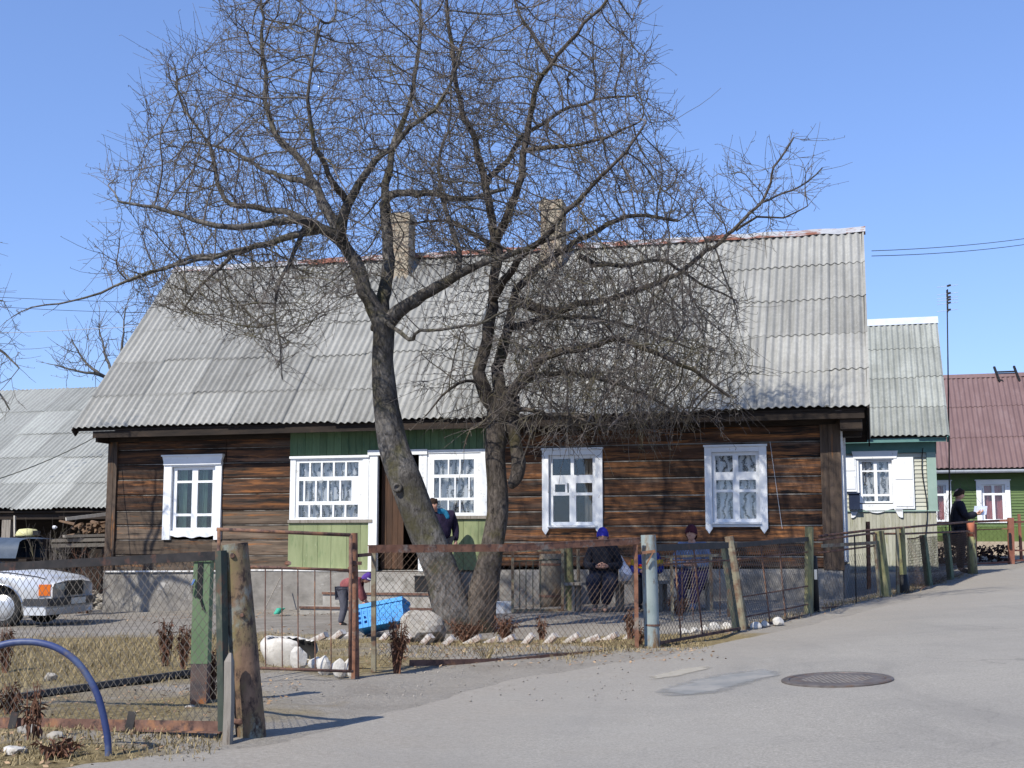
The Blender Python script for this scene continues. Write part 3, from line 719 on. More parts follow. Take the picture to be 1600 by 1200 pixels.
# ---------------------------------------------------------------- the long log house
def log_house():
    H = thing('log_house', 'long weathered log house with grey corrugated roof, white windows and green porch', 'house', (5.53,21.7,0), R(ANG), world=False)
    F = F1; rg = random.Random(11)
    XL = F.X(171); zfr = F.Z(1300,888); zfl = F.Z(185,892)
    W = 6.0
    EY = -.60
    xr = F.X(1360, EY, 637); xl = F.X(113, EY, 674)
    zer = F.Z(1360,637,EY); zel = F.Z(150,671,EY)
    zrr = F.Z(1360,360,W/2); zrl = F.Z(262,424,W/2)
    def ze(x): t = (x-xl)/(xr-xl); return zel+(zer-zel)*t
    def zr(x): t = (x-xl)/(xr-xl); return zrl+(zrr-zrl)*t
    zf = lambda x: zfl+(zfr-zfl)*(x-XL)/(-XL)
    PY = -.15
    pL = F.X(452, PY, 760); pR = F.X(772, PY, 760)
    # window openings measured on the wall
    W1 = dict(outer=(257,347,713,836), inner=(269,337,729,829)); W3 = dict(outer=(848,942,703,829), inner=(858,931,711,821)); W4 = dict(outer=(1102,1199,698,827), inner=(1113,1187,706,816))
    holes = []
    for w in (W1, W3, W4):
        o = w['inner']; mx = (o[0]+o[1])/2; holes.append((F.X(o[0])-.015, F.X(o[1])+.015, F.Z(mx,o[3])-.015, F.Z(mx,o[2])+.015))
    # log walls either side of the porch
    mb = MB()
    top = min(ze(XL), ze(0))-.02
    zR = [zfr-.002]+[F.Z(1240,q) for q in (870,847,821,797,772,744,716,690,664)]; zR = [z for z in zR if z < top-.1]+[top+.12]
    log_course(mb, pR, -.26, zR, holes, rg)
    mb.cur = 1; n0 = len(mb.v)
    zL = [zfl-.02]+[F.Z(225,q) for q in (868,844,821,799)]
    log_course(mb, XL+.15, pL, zL, holes, rg)
    mb.cur = 0
    zL2 = [zL[-1]]+[F.Z(225,q) for q in (774,750,726,703)]+[top]
    log_course(mb, XL+.15, pL, zL2, holes, rg)
    # gable ends, back wall
    for gx0, gx1 in ((-.15,-.0), (XL, XL+.15)):
        z = zf(gx0)
        k = 0
        while z < top:
            z2 = min(z+.29, top); mb.box(gx0+rg.uniform(0,.008), gx1-rg.uniform(0,.008), .0 if gx0 > -1 else .02, W, z+.004, z2-.004); z = z2
        yy = .05
        while yy < W-.05:
            y2 = min(yy+.2, W-.05); f = lambda q: (ze(gx0)+(zr(gx0)-ze(gx0))*(min(q, W-q)-EY)/(W/2-EY))-.1
            pts = [(yy+.003, top), (y2-.003, top), (y2-.003, f(y2)), (yy+.003, f(yy))]
            x0, x1 = gx0+.02, gx1-.02
            if min(f(y2), f(yy)) > top+.02:
                mb.add([(x0,a,b) for a, b in pts]+[(x1,a,b) for a, b in pts], [(3,2,1,0),(4,5,6,7),(0,1,5,4),(1,2,6,5),(2,3,7,6),(3,0,4,7)])
            yy = y2
    z = zfr
    while z < top: z2 = min(z+.29, top); mb.box(XL, 0, W-.16, W, z+.004, z2-.004); z = z2
    mb.build('wall', ['logs','logs_grey'], H)
    # pale wood-edge strips between the logs, coloured as if catching the light
    mb = MB()
    def seam(xa, xb, zs, hh=.0075):
        for z in zs:
            cuts = [(xa, xb)]
            for h in holes:
                if h[2]-.1 < z < h[3]+.1: cuts = [c for a, b in cuts for c in ((a, min(b, h[0]-.1)), (max(a, h[1]+.1), b)) if c[1]-c[0] > .05]
            for a, b in cuts: mb.box(a, b, .004, .05, z-hh, z+hh)
    seam(pR+.02, -.27, zR[1:-1], .0105); mb.build('seam', 'lit_edge_bright', H); mb = MB(); seam(XL+.16, pL-.02, zL[1:]+zL2[1:-1])
    mb.build('seam', 'lit_edge', H)
    # corner boards
    mb = MB(); cx = F.X(1284, -.05, 780)
    mb.box(cx, cx+.13, -.06, -.012, zfr-.02, top); mb.box(cx+.134, .05, -.065, -.012, zfr-.03, top); mb.box(.012, .05, -.01, .22, zfr-.03, top)
    mb.build('corner_board', 'cornerwood', H); mb = MB()
    mb.box(XL-.05, XL+.075, -.05, -.0, zfl-.03, top); mb.box(XL+.079, XL+.15, -.045, .0, zfl-.03, top); mb.box(XL-.05, XL-.012, .003, .2, zfl-.03, top)
    mb.build('corner_board', 'cornerwood', H)
    mb = MB(); 
    mb.box(.051, .085, -.02, .10, zfr+.12, top-.2); mb.box(.014, .12, .32, .45, zfr+.1, top-.2)
    o = mb.build('gable_board', 'white_peel', H); o['label'] = 'flaking white boards on the gable side'
    # foundation
    mb = MB()
    n = 28
    vs = []
    for i in range(n+1):
        x = XL-.02+(.04-XL)*i/n
        for (y, z) in ((-.07, -.5), (-.07+rg.uniform(-.015,.015), zf(x)-.09), (-.035, zf(x)-.005), (.1, zf(x)-.005)): vs.append((x, y, z))
    mb.add(vs, [(i*4+k, (i+1)*4+k, (i+1)*4+k+1, i*4+k+1) for i in range(n) for k in range(3)])
    mb.box(.0-.02, .04, .1, W, -.5, zfr-.005); mb.box(XL-.04, XL-.02, -.06, W, -.5, zfl-.005); mb.box(XL, 0, W, W+.03, -.5, zfr-.01)
    mb.build('foundation', 'plaster', H)
    mb = MB(); mb.beam((XL-.02,-.085,zf(XL)-.012), (pR-3.6,-.085,zf(pR-3)-.012), .05, .03); mb.build('ledge', 'limewash', H)
    # roof
    def front(x, s):
        a = Vector((x, EY, ze(x))); b = Vector((x, W/2, zr(x))); d = b-a
        nn = Vector((0, -d.z, d.y)).normalized()
        sag = -.045*math.sin(max(0,min(1,(x-xl)/(xr-xl)))*math.pi)*math.sin(s*2.2)
        if pL-.4 < x < pR+.1 and s < .35:   # the roof is drawn out a little over the porch
            k = min(1, (x-pL+.4)/.6, (pR+.1-x)/.3); sag -= .03*k*(1-s/.35)
        return a+d*s+nn*(sag+.03), nn
    def back(x, s):
        a = Vector((x, W-EY, ze(x))); b = Vector((x, W/2, zr(x))); d = b-a
        nn = Vector((0, -d.z, d.y)).normalized(); nn = -nn if nn.z < 0 else nn
        return a+d*s+nn*.03, nn
    mb = corrugated(xl, xr, front, 5, .138, .021, 8*.138, 5, wob=.011)
    mb2 = corrugated(xl, xr, back, 5, .138, .021, 8*.138, 6, rows=1); 
    mb.add(mb2.v, [tuple(reversed(f)) for f in mb2.f])
    roof = mb.build('roof', 'slate', H)
    # boarding below the sheets so that no light leaks in
    mb = MB()
    for a, b, c in ((EY+.05, W/2, 1), (W-EY-.05, W/2, -1)):
        pts = []
        for x in (xl+.08, xr-.08):
            t = .05/(W/2-EY)
            pts += [(x, a, ze(x)+(zr(x)-ze(x))*t-.05), (x, b, zr(x)-.15), (x, b, zr(x)-.18), (x, a, ze(x)+(zr(x)-ze(x))*t-.08)]
        mb.add(pts, [(0,4,5,1),(1,5,6,2),(2,6,7,3),(3,7,4,0),(0,1,2,3),(7,6,5,4)])
    mb.build('boarding', 'darkwood', roof)
    # verge boards
    for x, s in ((xr-.035, 1), (xl+.03, -1)):
        mb = MB()
        for a in (EY, W-EY):
            mb.beam((x, a, ze(x)-.06), (x, W/2, zr(x)-.06), .03, .17)
        mb.build('verge_board', 'darkwood', roof)
    # ridge flashing, with bent and flaking edges
    mb = MB(); n = 60; vs = []
    nF = front(0, 1)[1]; nB = back(0, 1)[1]
    for i in range(n+1):
        x = xl-.02+(xr-xl+.05)*i/n
        r = Vector((x, W/2, zr(x)+.085+.01*math.sin(i*1.7)))
        dF = Vector((0, -(W/2-EY), ze(x)-zr(x))).normalized(); dB = Vector((0, (W/2-EY), ze(x)-zr(x))).normalized()
        vs += [r+dF*(.2+.015*math.sin(i*2.3))+nF*.008, r, r+dB*.2+nB*.008]
    mb.add(vs, [(i*3+k, i*3+k+1, (i+1)*3+k+1, (i+1)*3+k) for i in range(n) for k in range(2)])
    mb.build('ridge_cap', 'ridge', roof, False)
    # chimneys
    for px, w, tp in ((629, .42, 336), (865, .44, 316)):
        x = F.X(px, W/2-.3, 390); zt = F.Z(px, tp, W/2-.3); zb = zr(x)-.9
        mb = MB(); yc = W/2-.3
        mb.box(x-w/2, x+w/2, yc-w/2, yc+w/2, zb, zt-.2); mb.box(x-w/2-.03, x+w/2+.03, yc-w/2-.03, yc+w/2+.03, zt-.2+.001, zt-.07); mb.box(x-w/2, x+w/2, yc-w/2, yc+w/2, zt-.069, zt)
        ch = mb.build('chimney', 'brick', roof)
    # eaves: soffit and fascia
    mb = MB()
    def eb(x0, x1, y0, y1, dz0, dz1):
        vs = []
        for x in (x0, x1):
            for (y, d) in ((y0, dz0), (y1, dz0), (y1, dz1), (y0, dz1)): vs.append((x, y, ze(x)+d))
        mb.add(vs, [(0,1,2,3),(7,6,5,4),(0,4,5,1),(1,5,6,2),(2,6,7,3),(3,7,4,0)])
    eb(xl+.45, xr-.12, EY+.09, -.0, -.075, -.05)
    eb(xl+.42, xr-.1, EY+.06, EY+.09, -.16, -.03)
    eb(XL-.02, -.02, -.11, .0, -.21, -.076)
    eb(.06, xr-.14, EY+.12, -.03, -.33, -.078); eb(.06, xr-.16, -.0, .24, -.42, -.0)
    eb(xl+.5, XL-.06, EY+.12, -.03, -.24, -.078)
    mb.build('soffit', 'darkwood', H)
    # rooms behind the windows
    mb = MB(); zt = top-.03
    mb.box(XL+.16, -.16, 2.6, 2.65, 0, zt); mb.box(XL+.16, -.16, .17, 2.6, zfl-.2, zfl-.15); mb.box(XL+.16, -.16, .17, 2.6, zt, zt+.04)
    for x in (XL+.17, pL+.1, pR-.15, (pR)/2, -.22): mb.box(x, x+.05, .17, 2.6, zfl-.15, zt)
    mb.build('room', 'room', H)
    pxwindow(H, F, W1['outer'], W1['inner'], PANES_TWIN, style='hood', curtain=None, drape=[(.0,.25,'curtain_dark'),(.52,.72,'curtain_dark'),(.80,.93,'curtain_pale')], label='white two-leaf window with a cornice and green drapes')
    pxwindow(H, F, W3['outer'], W3['inner'], PANES_VENT, style='points', curtain=None, drape=[(.72,1.0,'curtain_pale')], label='white window in tree shade with its small vent ajar')
    pxwindow(H, F, W4['outer'], W4['inner'], PANES_MAIN, style='points', label='bright white window with lace curtains beside the corner')
    # ---------------- porch
    y = PY
    def X(px, py=780): return F.X(px, y, py)
    def Z(px, py): return F.Z(px, py, y)
    ptop = ze((pL+pR)/2)-.10; pz0 = Z(520,890)
    dL, dR = X(591), X(654)
    wl = (X(459), X(574), Z(515,812), Z(515,716)); wr = (X(664), X(759), Z(710,806), Z(710,705))
    # green boards below the windows, dark green frieze above
    def boards(xa, xb, za, zb, mm, w=.2, name='porch_boarding', bat=False):
        mb = MB(); x = xa; q = random.Random(int(abs(xa)*1000))
        while x < xb-.01:
            x2 = min(x+w*q.uniform(.85,1.15), xb); mb.box(x+.003, x2-.003, y-q.uniform(0,.006), y+.06, za+q.uniform(0,.01), zb); x = x2
        return mb.build(name, mm, H)
    boards(pL, X(583), pz0, Z(515,817), 'green', .27); boards(X(662), pR, pz0, Z(710,811), 'green', .25)
    boards(pL, pR, Z(515,712), ptop, 'green_dark', .14, 'frieze')
    mb = MB(); mb.box(pL, X(583), y-.045, y+.06, Z(515,817)+.002, Z(515,812)); mb.build('sill', 'greywood', H); mb = MB(); mb.box(X(660), pR, y-.045, y+.06, Z(710,811)+.002, Z(710,806)); mb.build('sill', 'greywood', H)
    mb = MB(); 
    mb.box(X(577), X(590), y-.03, y+.06, pz0-.02, Z(580,705)); mb.box(X(655), X(662.5), y-.03, y+.06, pz0-.02, Z(655,705))
    mb.box(X(575), X(668), y-.055, y+.05, Z(620,711), Z(620,703)); 
    mb.build('door_frame', 'white_peel', H)
    def rows(spec):  # spec: list of (z0f,z1f,[cuts])
        out = []
        for a, b, cuts in spec:
            for c0, c1 in zip(cuts[:-1], cuts[1:]): out.append((c0+.012, c1-.012, a, b))
        return out
    pl = rows([(.07,.30,[.06,.22,.38,.545,.71,.89]),(.365,.70,[.06,.145,.305,.47,.635,.80]),(.76,.96,[.06,.22,.38,.545,.71,.89])])
    pr = rows([(.13,.36,[.14,.39,.58,.82]),(.41,.72,[.14,.25,.50,.73,.82]),(.76,.95,[.14,.39,.58,.82])])
    for (a, b, c, d), ps in ((wl, pl), (wr, pr)):
        mb = MB(); hs = [(a+(b-a)*p[0], a+(b-a)*p[1], d-(d-c)*p[3], d-(d-c)*p[2]) for p in ps]
        plate(mb, a, b, c, d, hs, y-.012, y+.04)
        fx0, fx1 = a+(b-a)*.035, b-(b-a)*(.085 if a == wl[0] else .13)
        w = MB(); plate(w, a-.07, b+.03, c-.005, d+.03, [(a+.04, b-.09, c+.02, d-.03)], y-.03, y-.014)
        if a == wl[0]: w.box(a-.08, b+.04, y-.06, y-.0305, d-.0, d+.045)
        w = w.build('porch_window', 'white_peel', H); mb.build('sash', 'white_peel', w)
        g = MB(); g.box(a+.02, b-.02, y+.012, y+.016, c+.02, d-.02); g.build('pane', 'glass', w)
        sheet(a+.02, b-.02, c+.01, d-.01, y+.12, .03, 7, 60).build('curtain', 'lace', w, True)
    # porch shell: sides, back, floor; the doorway stands open
    mb = MB()
    mb.box(pL, pL+.05, y+.061, .02, pz0, ptop); mb.build('porch_side', 'green_dark', H); mb = MB(); mb.box(pR-.05, pR, y+.061, .02, pz0, ptop)
    mb.build('porch_side', 'green_dark', H)
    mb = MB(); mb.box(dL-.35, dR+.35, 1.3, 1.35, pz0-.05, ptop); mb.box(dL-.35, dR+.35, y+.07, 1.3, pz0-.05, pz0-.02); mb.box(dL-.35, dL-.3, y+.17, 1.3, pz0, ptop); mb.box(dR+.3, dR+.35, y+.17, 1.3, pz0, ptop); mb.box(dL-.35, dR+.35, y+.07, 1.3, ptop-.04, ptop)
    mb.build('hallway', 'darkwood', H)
    mb = MB(); q = (dR-dL)
    for k in range(4): mb.box(dL+q*.14*k+.003, dL+q*.14*(k+1)-.003, y+.16, y+.2, pz0+.02, Z(610,714))
    mb.box(dL, dL+q*.56, y+.14, y+.16, Z(610,858), Z(610,854)); mb.build('door', 'doorwood', H)
    # porch plinth and steps
    mb = MB(); mb.box(pL-.7, X(583), y-.12, -.09, -.4, pz0-.03); mb.box(X(583)+.003, pR, y-.10, -.09, -.4, pz0-.035); mb.build('plinth', 'plaster', H)
    mb = MB(); mb.box(pL-.7, X(586), y-.135, y+.02, pz0-.029, pz0-.003); mb.build('ledge', 'limewash', H)
    mb = MB(); mw = MB()
    for k, (a, b, py) in enumerate(((578,690,898),(505,700,926),(470,700,949))):
        y1 = y-.12-.36*(k+1); xa, xb = F.X(a, y1, 900), F.X(b, y1, 900); z = F.Z(600, py, y1)
        mb.box(xa, xb, y1, y-.1225-.36*k, -.4, z)
        if k > 0: mw.beam((xa-.01, y1-.012, z-.02), (xb, y1-.012, z-.02), .024, .04)
    mb.build('steps', 'concrete', H); mw.build('step_edging', 'rust', H)
    # a rough timber fixed under the porch eaves
    mb = MB(); mb.beam((pL-.45, y-.05, ptop+.005), (pR, y-.05, ptop+.005), .05, .07); mb.build('eaves_beam', 'greywood', H)
    return H, dict(pz0=pz0, xl=xl, xr=xr, XL=XL, ze=ze, zr=zr)
HOUSE, HD = log_house()
# ---------------------------------------------------------------- neighbour with cream siding and shutters
def simple_roof(H, F, xl, xr, EY, W, ze, zr, mm, courses, wave, amp, seed, sheetw=None):
    def front(x, s):
        a = Vector((x, EY, ze)); b = Vector((x, W/2, zr)); d = b-a; nn = Vector((0,-d.z,d.y)).normalized(); return a+d*s+nn*.03, nn
    def back(x, s):
        a = Vector((x, W-EY, ze)); b = Vector((x, W/2, zr)); d = b-a; nn = Vector((0,-d.z,d.y)).normalized(); nn = -nn if nn.z < 0 else nn; return a+d*s+nn*.03, nn
    mb = corrugated(xl, xr, front, courses, wave, amp, sheetw or 8*wave, seed)
    m2 = corrugated(xl, xr, back, courses, wave, amp, sheetw or 8*wave, seed+1, rows=1); mb.add(m2.v, [tuple(reversed(f)) for f in m2.f])
    roof = mb.build('roof', mm, H)
    mb = MB()
    for a in (EY+.04, W-EY-.04):
        zz = ze+(zr-ze)*.04/(W/2-EY)
        pts = []
        for x in (xl+.06, xr-.06): pts += [(x,a,zz-.02),(x,W/2,zr-.02),(x,W/2,zr-.05),(x,a,zz-.05)]
        mb.add(pts, [(0,4,5,1),(1,5,6,2),(2,6,7,3),(3,7,4,0),(0,1,2,3),(7,6,5,4)])
    mb.build('boarding', 'darkwood', roof)
    return roof
def walls(mb, x0, x1, W, z0, z1, y0=0.0, hole=None):
    plate(mb, x0, x1, z0, z1, hole or [], y0, y0+.12)
    mb.box(x0, x0+.12, y0+.121, W, z0, z1); mb.box(x1-.12, x1, y0+.121, W, z0, z1); mb.box(x0+.121, x1-.121, W-.12, W, z0, z1)
def gable(mb, x0, x1, W, z1, ztop):
    for x in (x0, x1-.1):
        mb.add([(x,0,z1),(x,W,z1),(x,W/2,ztop),(x+.1,0,z1),(x+.1,W,z1),(x+.1,W/2,ztop)], [(0,2,1),(3,4,5),(0,1,4,3),(1,2,5,4),(2,0,3,5)])
def siding(H, x0, x1, z0, z1, step, mm, y=0.0, holes=(), name='siding', vertical=False, seed=1):
    mb = MB(); rg = random.Random(seed)
    if vertical:
        x = x0
        while x < x1-.01:
            x2 = min(x+step, x1); mb.box(x+.002, x2-.002, y-.018-rg.uniform(0,.006), y-.001, z0, z1); x = x2
    else:
        z = z0
        while z < z1-.01:
            z2 = min(z+step, z1); cuts = [(x0, x1)]
            for h in holes:
                if h[2] < z2-.01 and h[3] > z+.01: cuts = [c for a, b in cuts for c in ((a, min(b, h[0])), (max(a, h[1]), b)) if c[1]-c[0] > .03]
            for a, b in cuts:
                mb.add([(a,y-.03,z),(b,y-.03,z),(b,y-.008,z2),(a,y-.008,z2),(a,y-.001,z),(b,y-.001,z),(b,y-.001,z2),(a,y-.001,z2)], [(0,1,2,3),(0,4,5,1),(0,3,7,4),(1,5,6,2),(3,2,6,7)])
            z = z2
    return mb.build(name, mm, H)
def cream_house():
    F = Frame(9.9, 30.0, ANG); x1 = 0.0; x0 = -5.6; W = 5.6
    H = thing('cream_house', 'small cream clapboard cottage with a steep grey roof and white shutters', 'house', (9.9,30,0), R(ANG), world=False)
    EY = -.42; ze = F.Z(1470,682,EY); zr = F.Z(1420,502,W/2); xr = F.X(1484, EY, 682)
    zb = .3; zt = F.Z(1440,684)
    zs = F.Z(1440,797); zfz = F.Z(1440,707); zfd = F.Z(1380,890)
    inn = (F.X(1344), F.X(1396), F.Z(1370,786), F.Z(1370,719))
    mb = MB(); walls(mb, x0, x1, W, zb, zt, 0, [(inn[0]-.02, inn[1]+.02, inn[2]-.02, inn[3]+.02)]); gable(mb, x0, x1, W, zt, zr-.12); mb.build('wall', 'tan_siding', H)
    hol = [(inn[0]-.02, inn[1]+.02, inn[2]-.02, inn[3]+.02)]
    siding(H, x0, F.X(1450), zs, zfz, .095, 'tan_siding', 0, hol)
    siding(H, x0, x1, zfd, zs-.03, .085, 'tan_low', 0, name='skirt', vertical=True)
    mb = MB(); mb.box(x0, x1+.03, -.045, -.001, zfz+.002, zt); mb.build('frieze', 'teal_trim', H)
    mb = MB(); mb.box(F.X(1451), x1+.035, -.05, -.001, zs-.02, zfz); mb.box(.004, .035, .002, .16, zs-.02, zfz); mb.build('corner_board', 'lightteal', H)
    mb = MB(); mb.box(x0, x1+.06, -.06, -.001, zs-.03, zs+.0); mb.build('drip_board', 'lightteal', H)
    mb = MB(); mb.box(x0-.02, x1+.02, -.06, W, -.1, zfd-.002); mb.build('foundation', 'concrete', H)
    roof = simple_roof(H, F, x0-.3, xr, EY, W, ze, zr, 'slate_green', 4, .138, .02, 21)
    mb = MB(); d = (W/2-EY)
    vs = []
    for x in (x0-.3, xr+.02): vs += [(x, W/2-.19, zr+.085-.19*(zr-ze)/d), (x, W/2, zr+.1), (x, W/2+.19, zr+.085-.19*(zr-ze)/d)]
    mb.add(vs, [(0,1,4,3),(1,2,5,4)]); mb.build('ridge_cap', 'gutter', roof)
    mb = MB()
    for a in (EY, W-EY): mb.beam((xr-.05, a, ze-.07), (xr-.05, W/2, zr-.07), .03, .16)
    mb.beam((x0-.2, EY+.07, ze-.06), (xr-.08, EY+.07, ze-.06), .03, .1); mb.box(x0, xr-.1, EY+.09, .0, ze-.07, ze-.045); mb.build('fascia', 'teal_trim', roof)
    window(H, inn[0]-.09, inn[1]+.09, F.Z(1370,803), F.Z(1370,705), *inn, [(.1,.45,.04,.235),(.55,.9,.04,.235),(.1,.45,.27,.79),(.55,.9,.27,.79),(.1,.45,.84,.96),(.55,.9,.84,.96)], 0, style='scallop', label='white window with carved apron and lace')
    for (a, b, top, bot) in ((1320,1340,713,768),(1399,1430,714,795)):
        mb = MB(); xa, xb = F.X(a, -.1), F.X(b, -.1); z0, z1 = F.Z((a+b)/2, bot, -.1), F.Z((a+b)/2, top, -.1)
        mb.box(xa, xb, -.075, -.045, z0, z1)
        for q in (.46, .55): mb.box(xa+.03, xb-.03, -.083, -.0752, z0+(z1-z0)*q+.03, z0+(z1-z0)*q+.06) if False else None
        m_ = z0+(z1-z0)*.52
        mb.box(xa+.03, xb-.03, -.086, -.0752, z0+.06, m_-.06); mb.box(xa+.03, xb-.03, -.086, -.0752, m_+.06, z1-.06)
        mb.build('shutter', 'white', H)
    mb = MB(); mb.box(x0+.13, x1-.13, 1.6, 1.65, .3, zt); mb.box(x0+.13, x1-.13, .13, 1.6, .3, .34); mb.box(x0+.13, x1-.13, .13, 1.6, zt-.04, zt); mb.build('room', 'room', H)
    # cable clipped along the corner
    mb = MB(); pts = [Vector((F.X(1446-3*math.sin(k*.8), -.06), -.055, F.Z(1446, 700+k*16, -.06))) for k in range(12)]
    mb.tube(pts, .012, 5); mb.build('cable', 'bitumen', H)
    return F
F2 = cream_house()
# navy meter box on the cottage wall
def meter_box():
    F = F2; xa, xb = F.X(1327, -.1), F.X(1344, -.1); z0, z1 = F.Z(1336,796,-.15), F.Z(1336,770,-.15)
    c = F.world((xa+xb)/2, -.11, z0)
    t = thing('letter_box', 'navy blue metal letter box on the cottage wall below the shutter', 'letter box', c, R(ANG), world=False)
    mb = MB(); w = (xb-xa)/2; h = z1-z0
    mb.box(-w, w, -.08, .06, 0, h-.03); mb.build('body', 'navy_box', t)
    mb = MB(); mb.prism([(-w-.02,h-.029),(w+.02,h-.029),(w+.02,h-.005),(0,h+.02),(-w-.02,h-.005)], -.11, .06); mb.build('lid', 'navy_box', t)
meter_box()

def green_house():
    F = Frame(14.3, 38.0, ANG); W = 6.4; x0, x1 = -3.3, 8.0
    H = thing('green_house', 'grass green wooden house with red-brown roof and rose curtains', 'house', (14.3,38,0), R(ANG), world=False)
    EY = -.45; ze = F.Z(1540,733,EY); zr = F.Z(1540,588,W/2)
    zt = F.Z(1540,735); zl = F.Z(1560,823); zfd = F.Z(1560,846); zb = .5
    defs = [(1526,1579,751,817,1534,1571,757,813),(1437,1487,752,819,1445,1479,758,814),(1618,1672,749,815,1626,1664,755,811)]
    hs = []
    for d in defs:
        mx = (d[0]+d[1])/2; hs.append((F.X(d[4])-.02, F.X(d[5])+.02, F.Z(mx,d[7])-.02, F.Z(mx,d[6])+.02))
    mb = MB(); walls(mb, x0, x1, W, zb, zt, 0, hs); gable(mb, x0, x1, W, zt, zr-.15); mb.build('wall', 'green_siding', H)
    siding(H, x0, x1, zl, zt-.06, .085, 'green_siding', 0, hs)
    siding(H, x0, x1, zfd, zl-.004, .11, 'green_low', 0, name='skirt', vertical=True)
    mb = MB(); mb.box(x0-.02, x1+.02, -.09, W, -.1, zfd-.002); mb.build('foundation', 'tan_found', H)
    roof = simple_roof(H, F, x0-.4, x1+.4, EY, W, ze, zr, 'redroof', 3, .15, .018, 33, sheetw=.15*8)
    mb = MB(); d = W/2-EY; vs = []
    for x in (x0-.4, x1+.4): vs += [(x, W/2-.15, zr+.08-.15*(zr-ze)/d), (x, W/2, zr+.09), (x, W/2+.15, zr+.08-.15*(zr-ze)/d)]
    mb.add(vs, [(0,1,4,3),(1,2,5,4)]); mb.build('ridge_cap', 'redroof', roof)
    mb = MB(); n = 10; pts = []
    for x in (x0-.4, x1+.4):
        for k in range(n+1):
            a = math.pi*k/n; pts.append((x, EY-.02-.07*math.cos(a), ze-.02-.09*math.sin(a)))
    mb.add(pts, [(k, k+1, n+2+k, n+1+k) for k in range(n)]); mb.build('gutter', 'gutter', roof)
    mb = MB(); mb.box(x0-.3, x1+.3, EY+.05, 0, ze-.1, ze-.07); mb.build('soffit', 'darkwood', H)
    for d in defs:
        pxwindow(H, F, d[:4], d[4:], [(.12,.44,.03,.24),(.56,.88,.03,.24),(.12,.44,.30,.97),(.56,.88,.30,.97)], style='plain', curtain=None, drape=[(0,1,'curtain_red')], m='white')
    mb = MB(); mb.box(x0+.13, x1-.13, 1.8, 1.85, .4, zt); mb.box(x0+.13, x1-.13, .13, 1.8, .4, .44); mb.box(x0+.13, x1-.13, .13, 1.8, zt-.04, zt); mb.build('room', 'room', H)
    return F, ze, zr, W, EY
F3, ze3, zr3, W3_, EY3 = green_house()
def ridge_ladder():
    t = thing('roof_ladder', 'dark chimney ladder hooked over the red-brown roof ridge', 'ladder', F3.world(F3.X(1568, W3_/2, 585), W3_/2, zr3), R(ANG), world=False)
    x = F3.X(1568, W3_/2, 585); a = F3.X(1557, W3_/2, 585)-x; b = F3.X(1588, W3_/2, 585)-x
    mb = MB(); s = (zr3-ze3)/(W3_/2-EY3)
    for k in (a, b):
        mb.beam((k-.06,.02,.3), (k+.06,-.32,-.32*s+.03), .06, .06); mb.beam((k+.02,.3,-.3*s+.1), (k-.02,-.02,.2), .05, .05)
    mb.build('rail', 'bitumen', t)
    mb = MB(); mb.beam((a,-.06,.12), (b,-.06,.12), .05, .05); mb.beam((a,-.3,-.3*s+.12), (a+.16,-.3,-.3*s+.06), .05, .05); mb.build('rung', 'bitumen', t)
ridge_ladder()

# ---------------------------------------------------------------- open shed on the left
def shed():
    c = P(190,790,31.0); F = Frame(c.x, c.y, ANG); W = 10.0
    H = thing('open_shed', 'long low open shed with a pale corrugated roof on posts', 'shed', (c.x,c.y,-.1), R(ANG), world=False)
    x0, x1 = -9.5, .35; zo = .1
    ze = F.Z(60,797,-.3)+zo; zr = F.Z(60,610,W/2)+zo
    d = W/2+.3
    def front(x, s):
        a = Vector((x,-.3,ze)); b = Vector((x,W/2,zr)); e = b-a; nn = Vector((0,-e.z,e.y)).normalized(); return a+e*s+nn*.03, nn
    mb = corrugated(x0, x1, front, 5, .138, .02, 8*.138, 44, wob=.014)
    vs = [(x0,W/2,zr+.03),(x1,W/2,zr+.03),(x1,W+.3,ze),(x0,W+.3,ze)]; mb.add(vs, [(0,1,2,3)])
    roof = mb.build('roof', 'slate_pale', H)
    mb = MB()
    vs = []
    for x in (x0+.05, x1-.05): vs += [(x,-.25,ze-.03),(x,W/2,zr-.03),(x,W/2,zr-.06),(x,-.25,ze-.06)]
    mb.add(vs, [(0,4,5,1),(1,5,6,2),(2,6,7,3),(3,7,4,0),(0,1,2,3),(7,6,5,4)]); mb.build('boarding', 'darkwood', roof)
    mb = MB(); mb.beam((x0,-.1,ze-.15), (x1,-.1,ze-.15), .14, .14)
    mb.build('eaves_beam', 'darkwood', H)
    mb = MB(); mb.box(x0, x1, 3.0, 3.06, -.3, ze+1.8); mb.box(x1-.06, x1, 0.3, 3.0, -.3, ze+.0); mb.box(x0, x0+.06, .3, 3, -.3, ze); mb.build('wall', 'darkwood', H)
    for px in (9, 16, -60):
        mb = MB(); x = F.X(px, -.1, 810); mb.box(x-.06, x+.06, -.16, -.04, -.4, ze-.221); mb.build('post', 'greywood', H)
    return F, ze
F4, ze4 = shed()
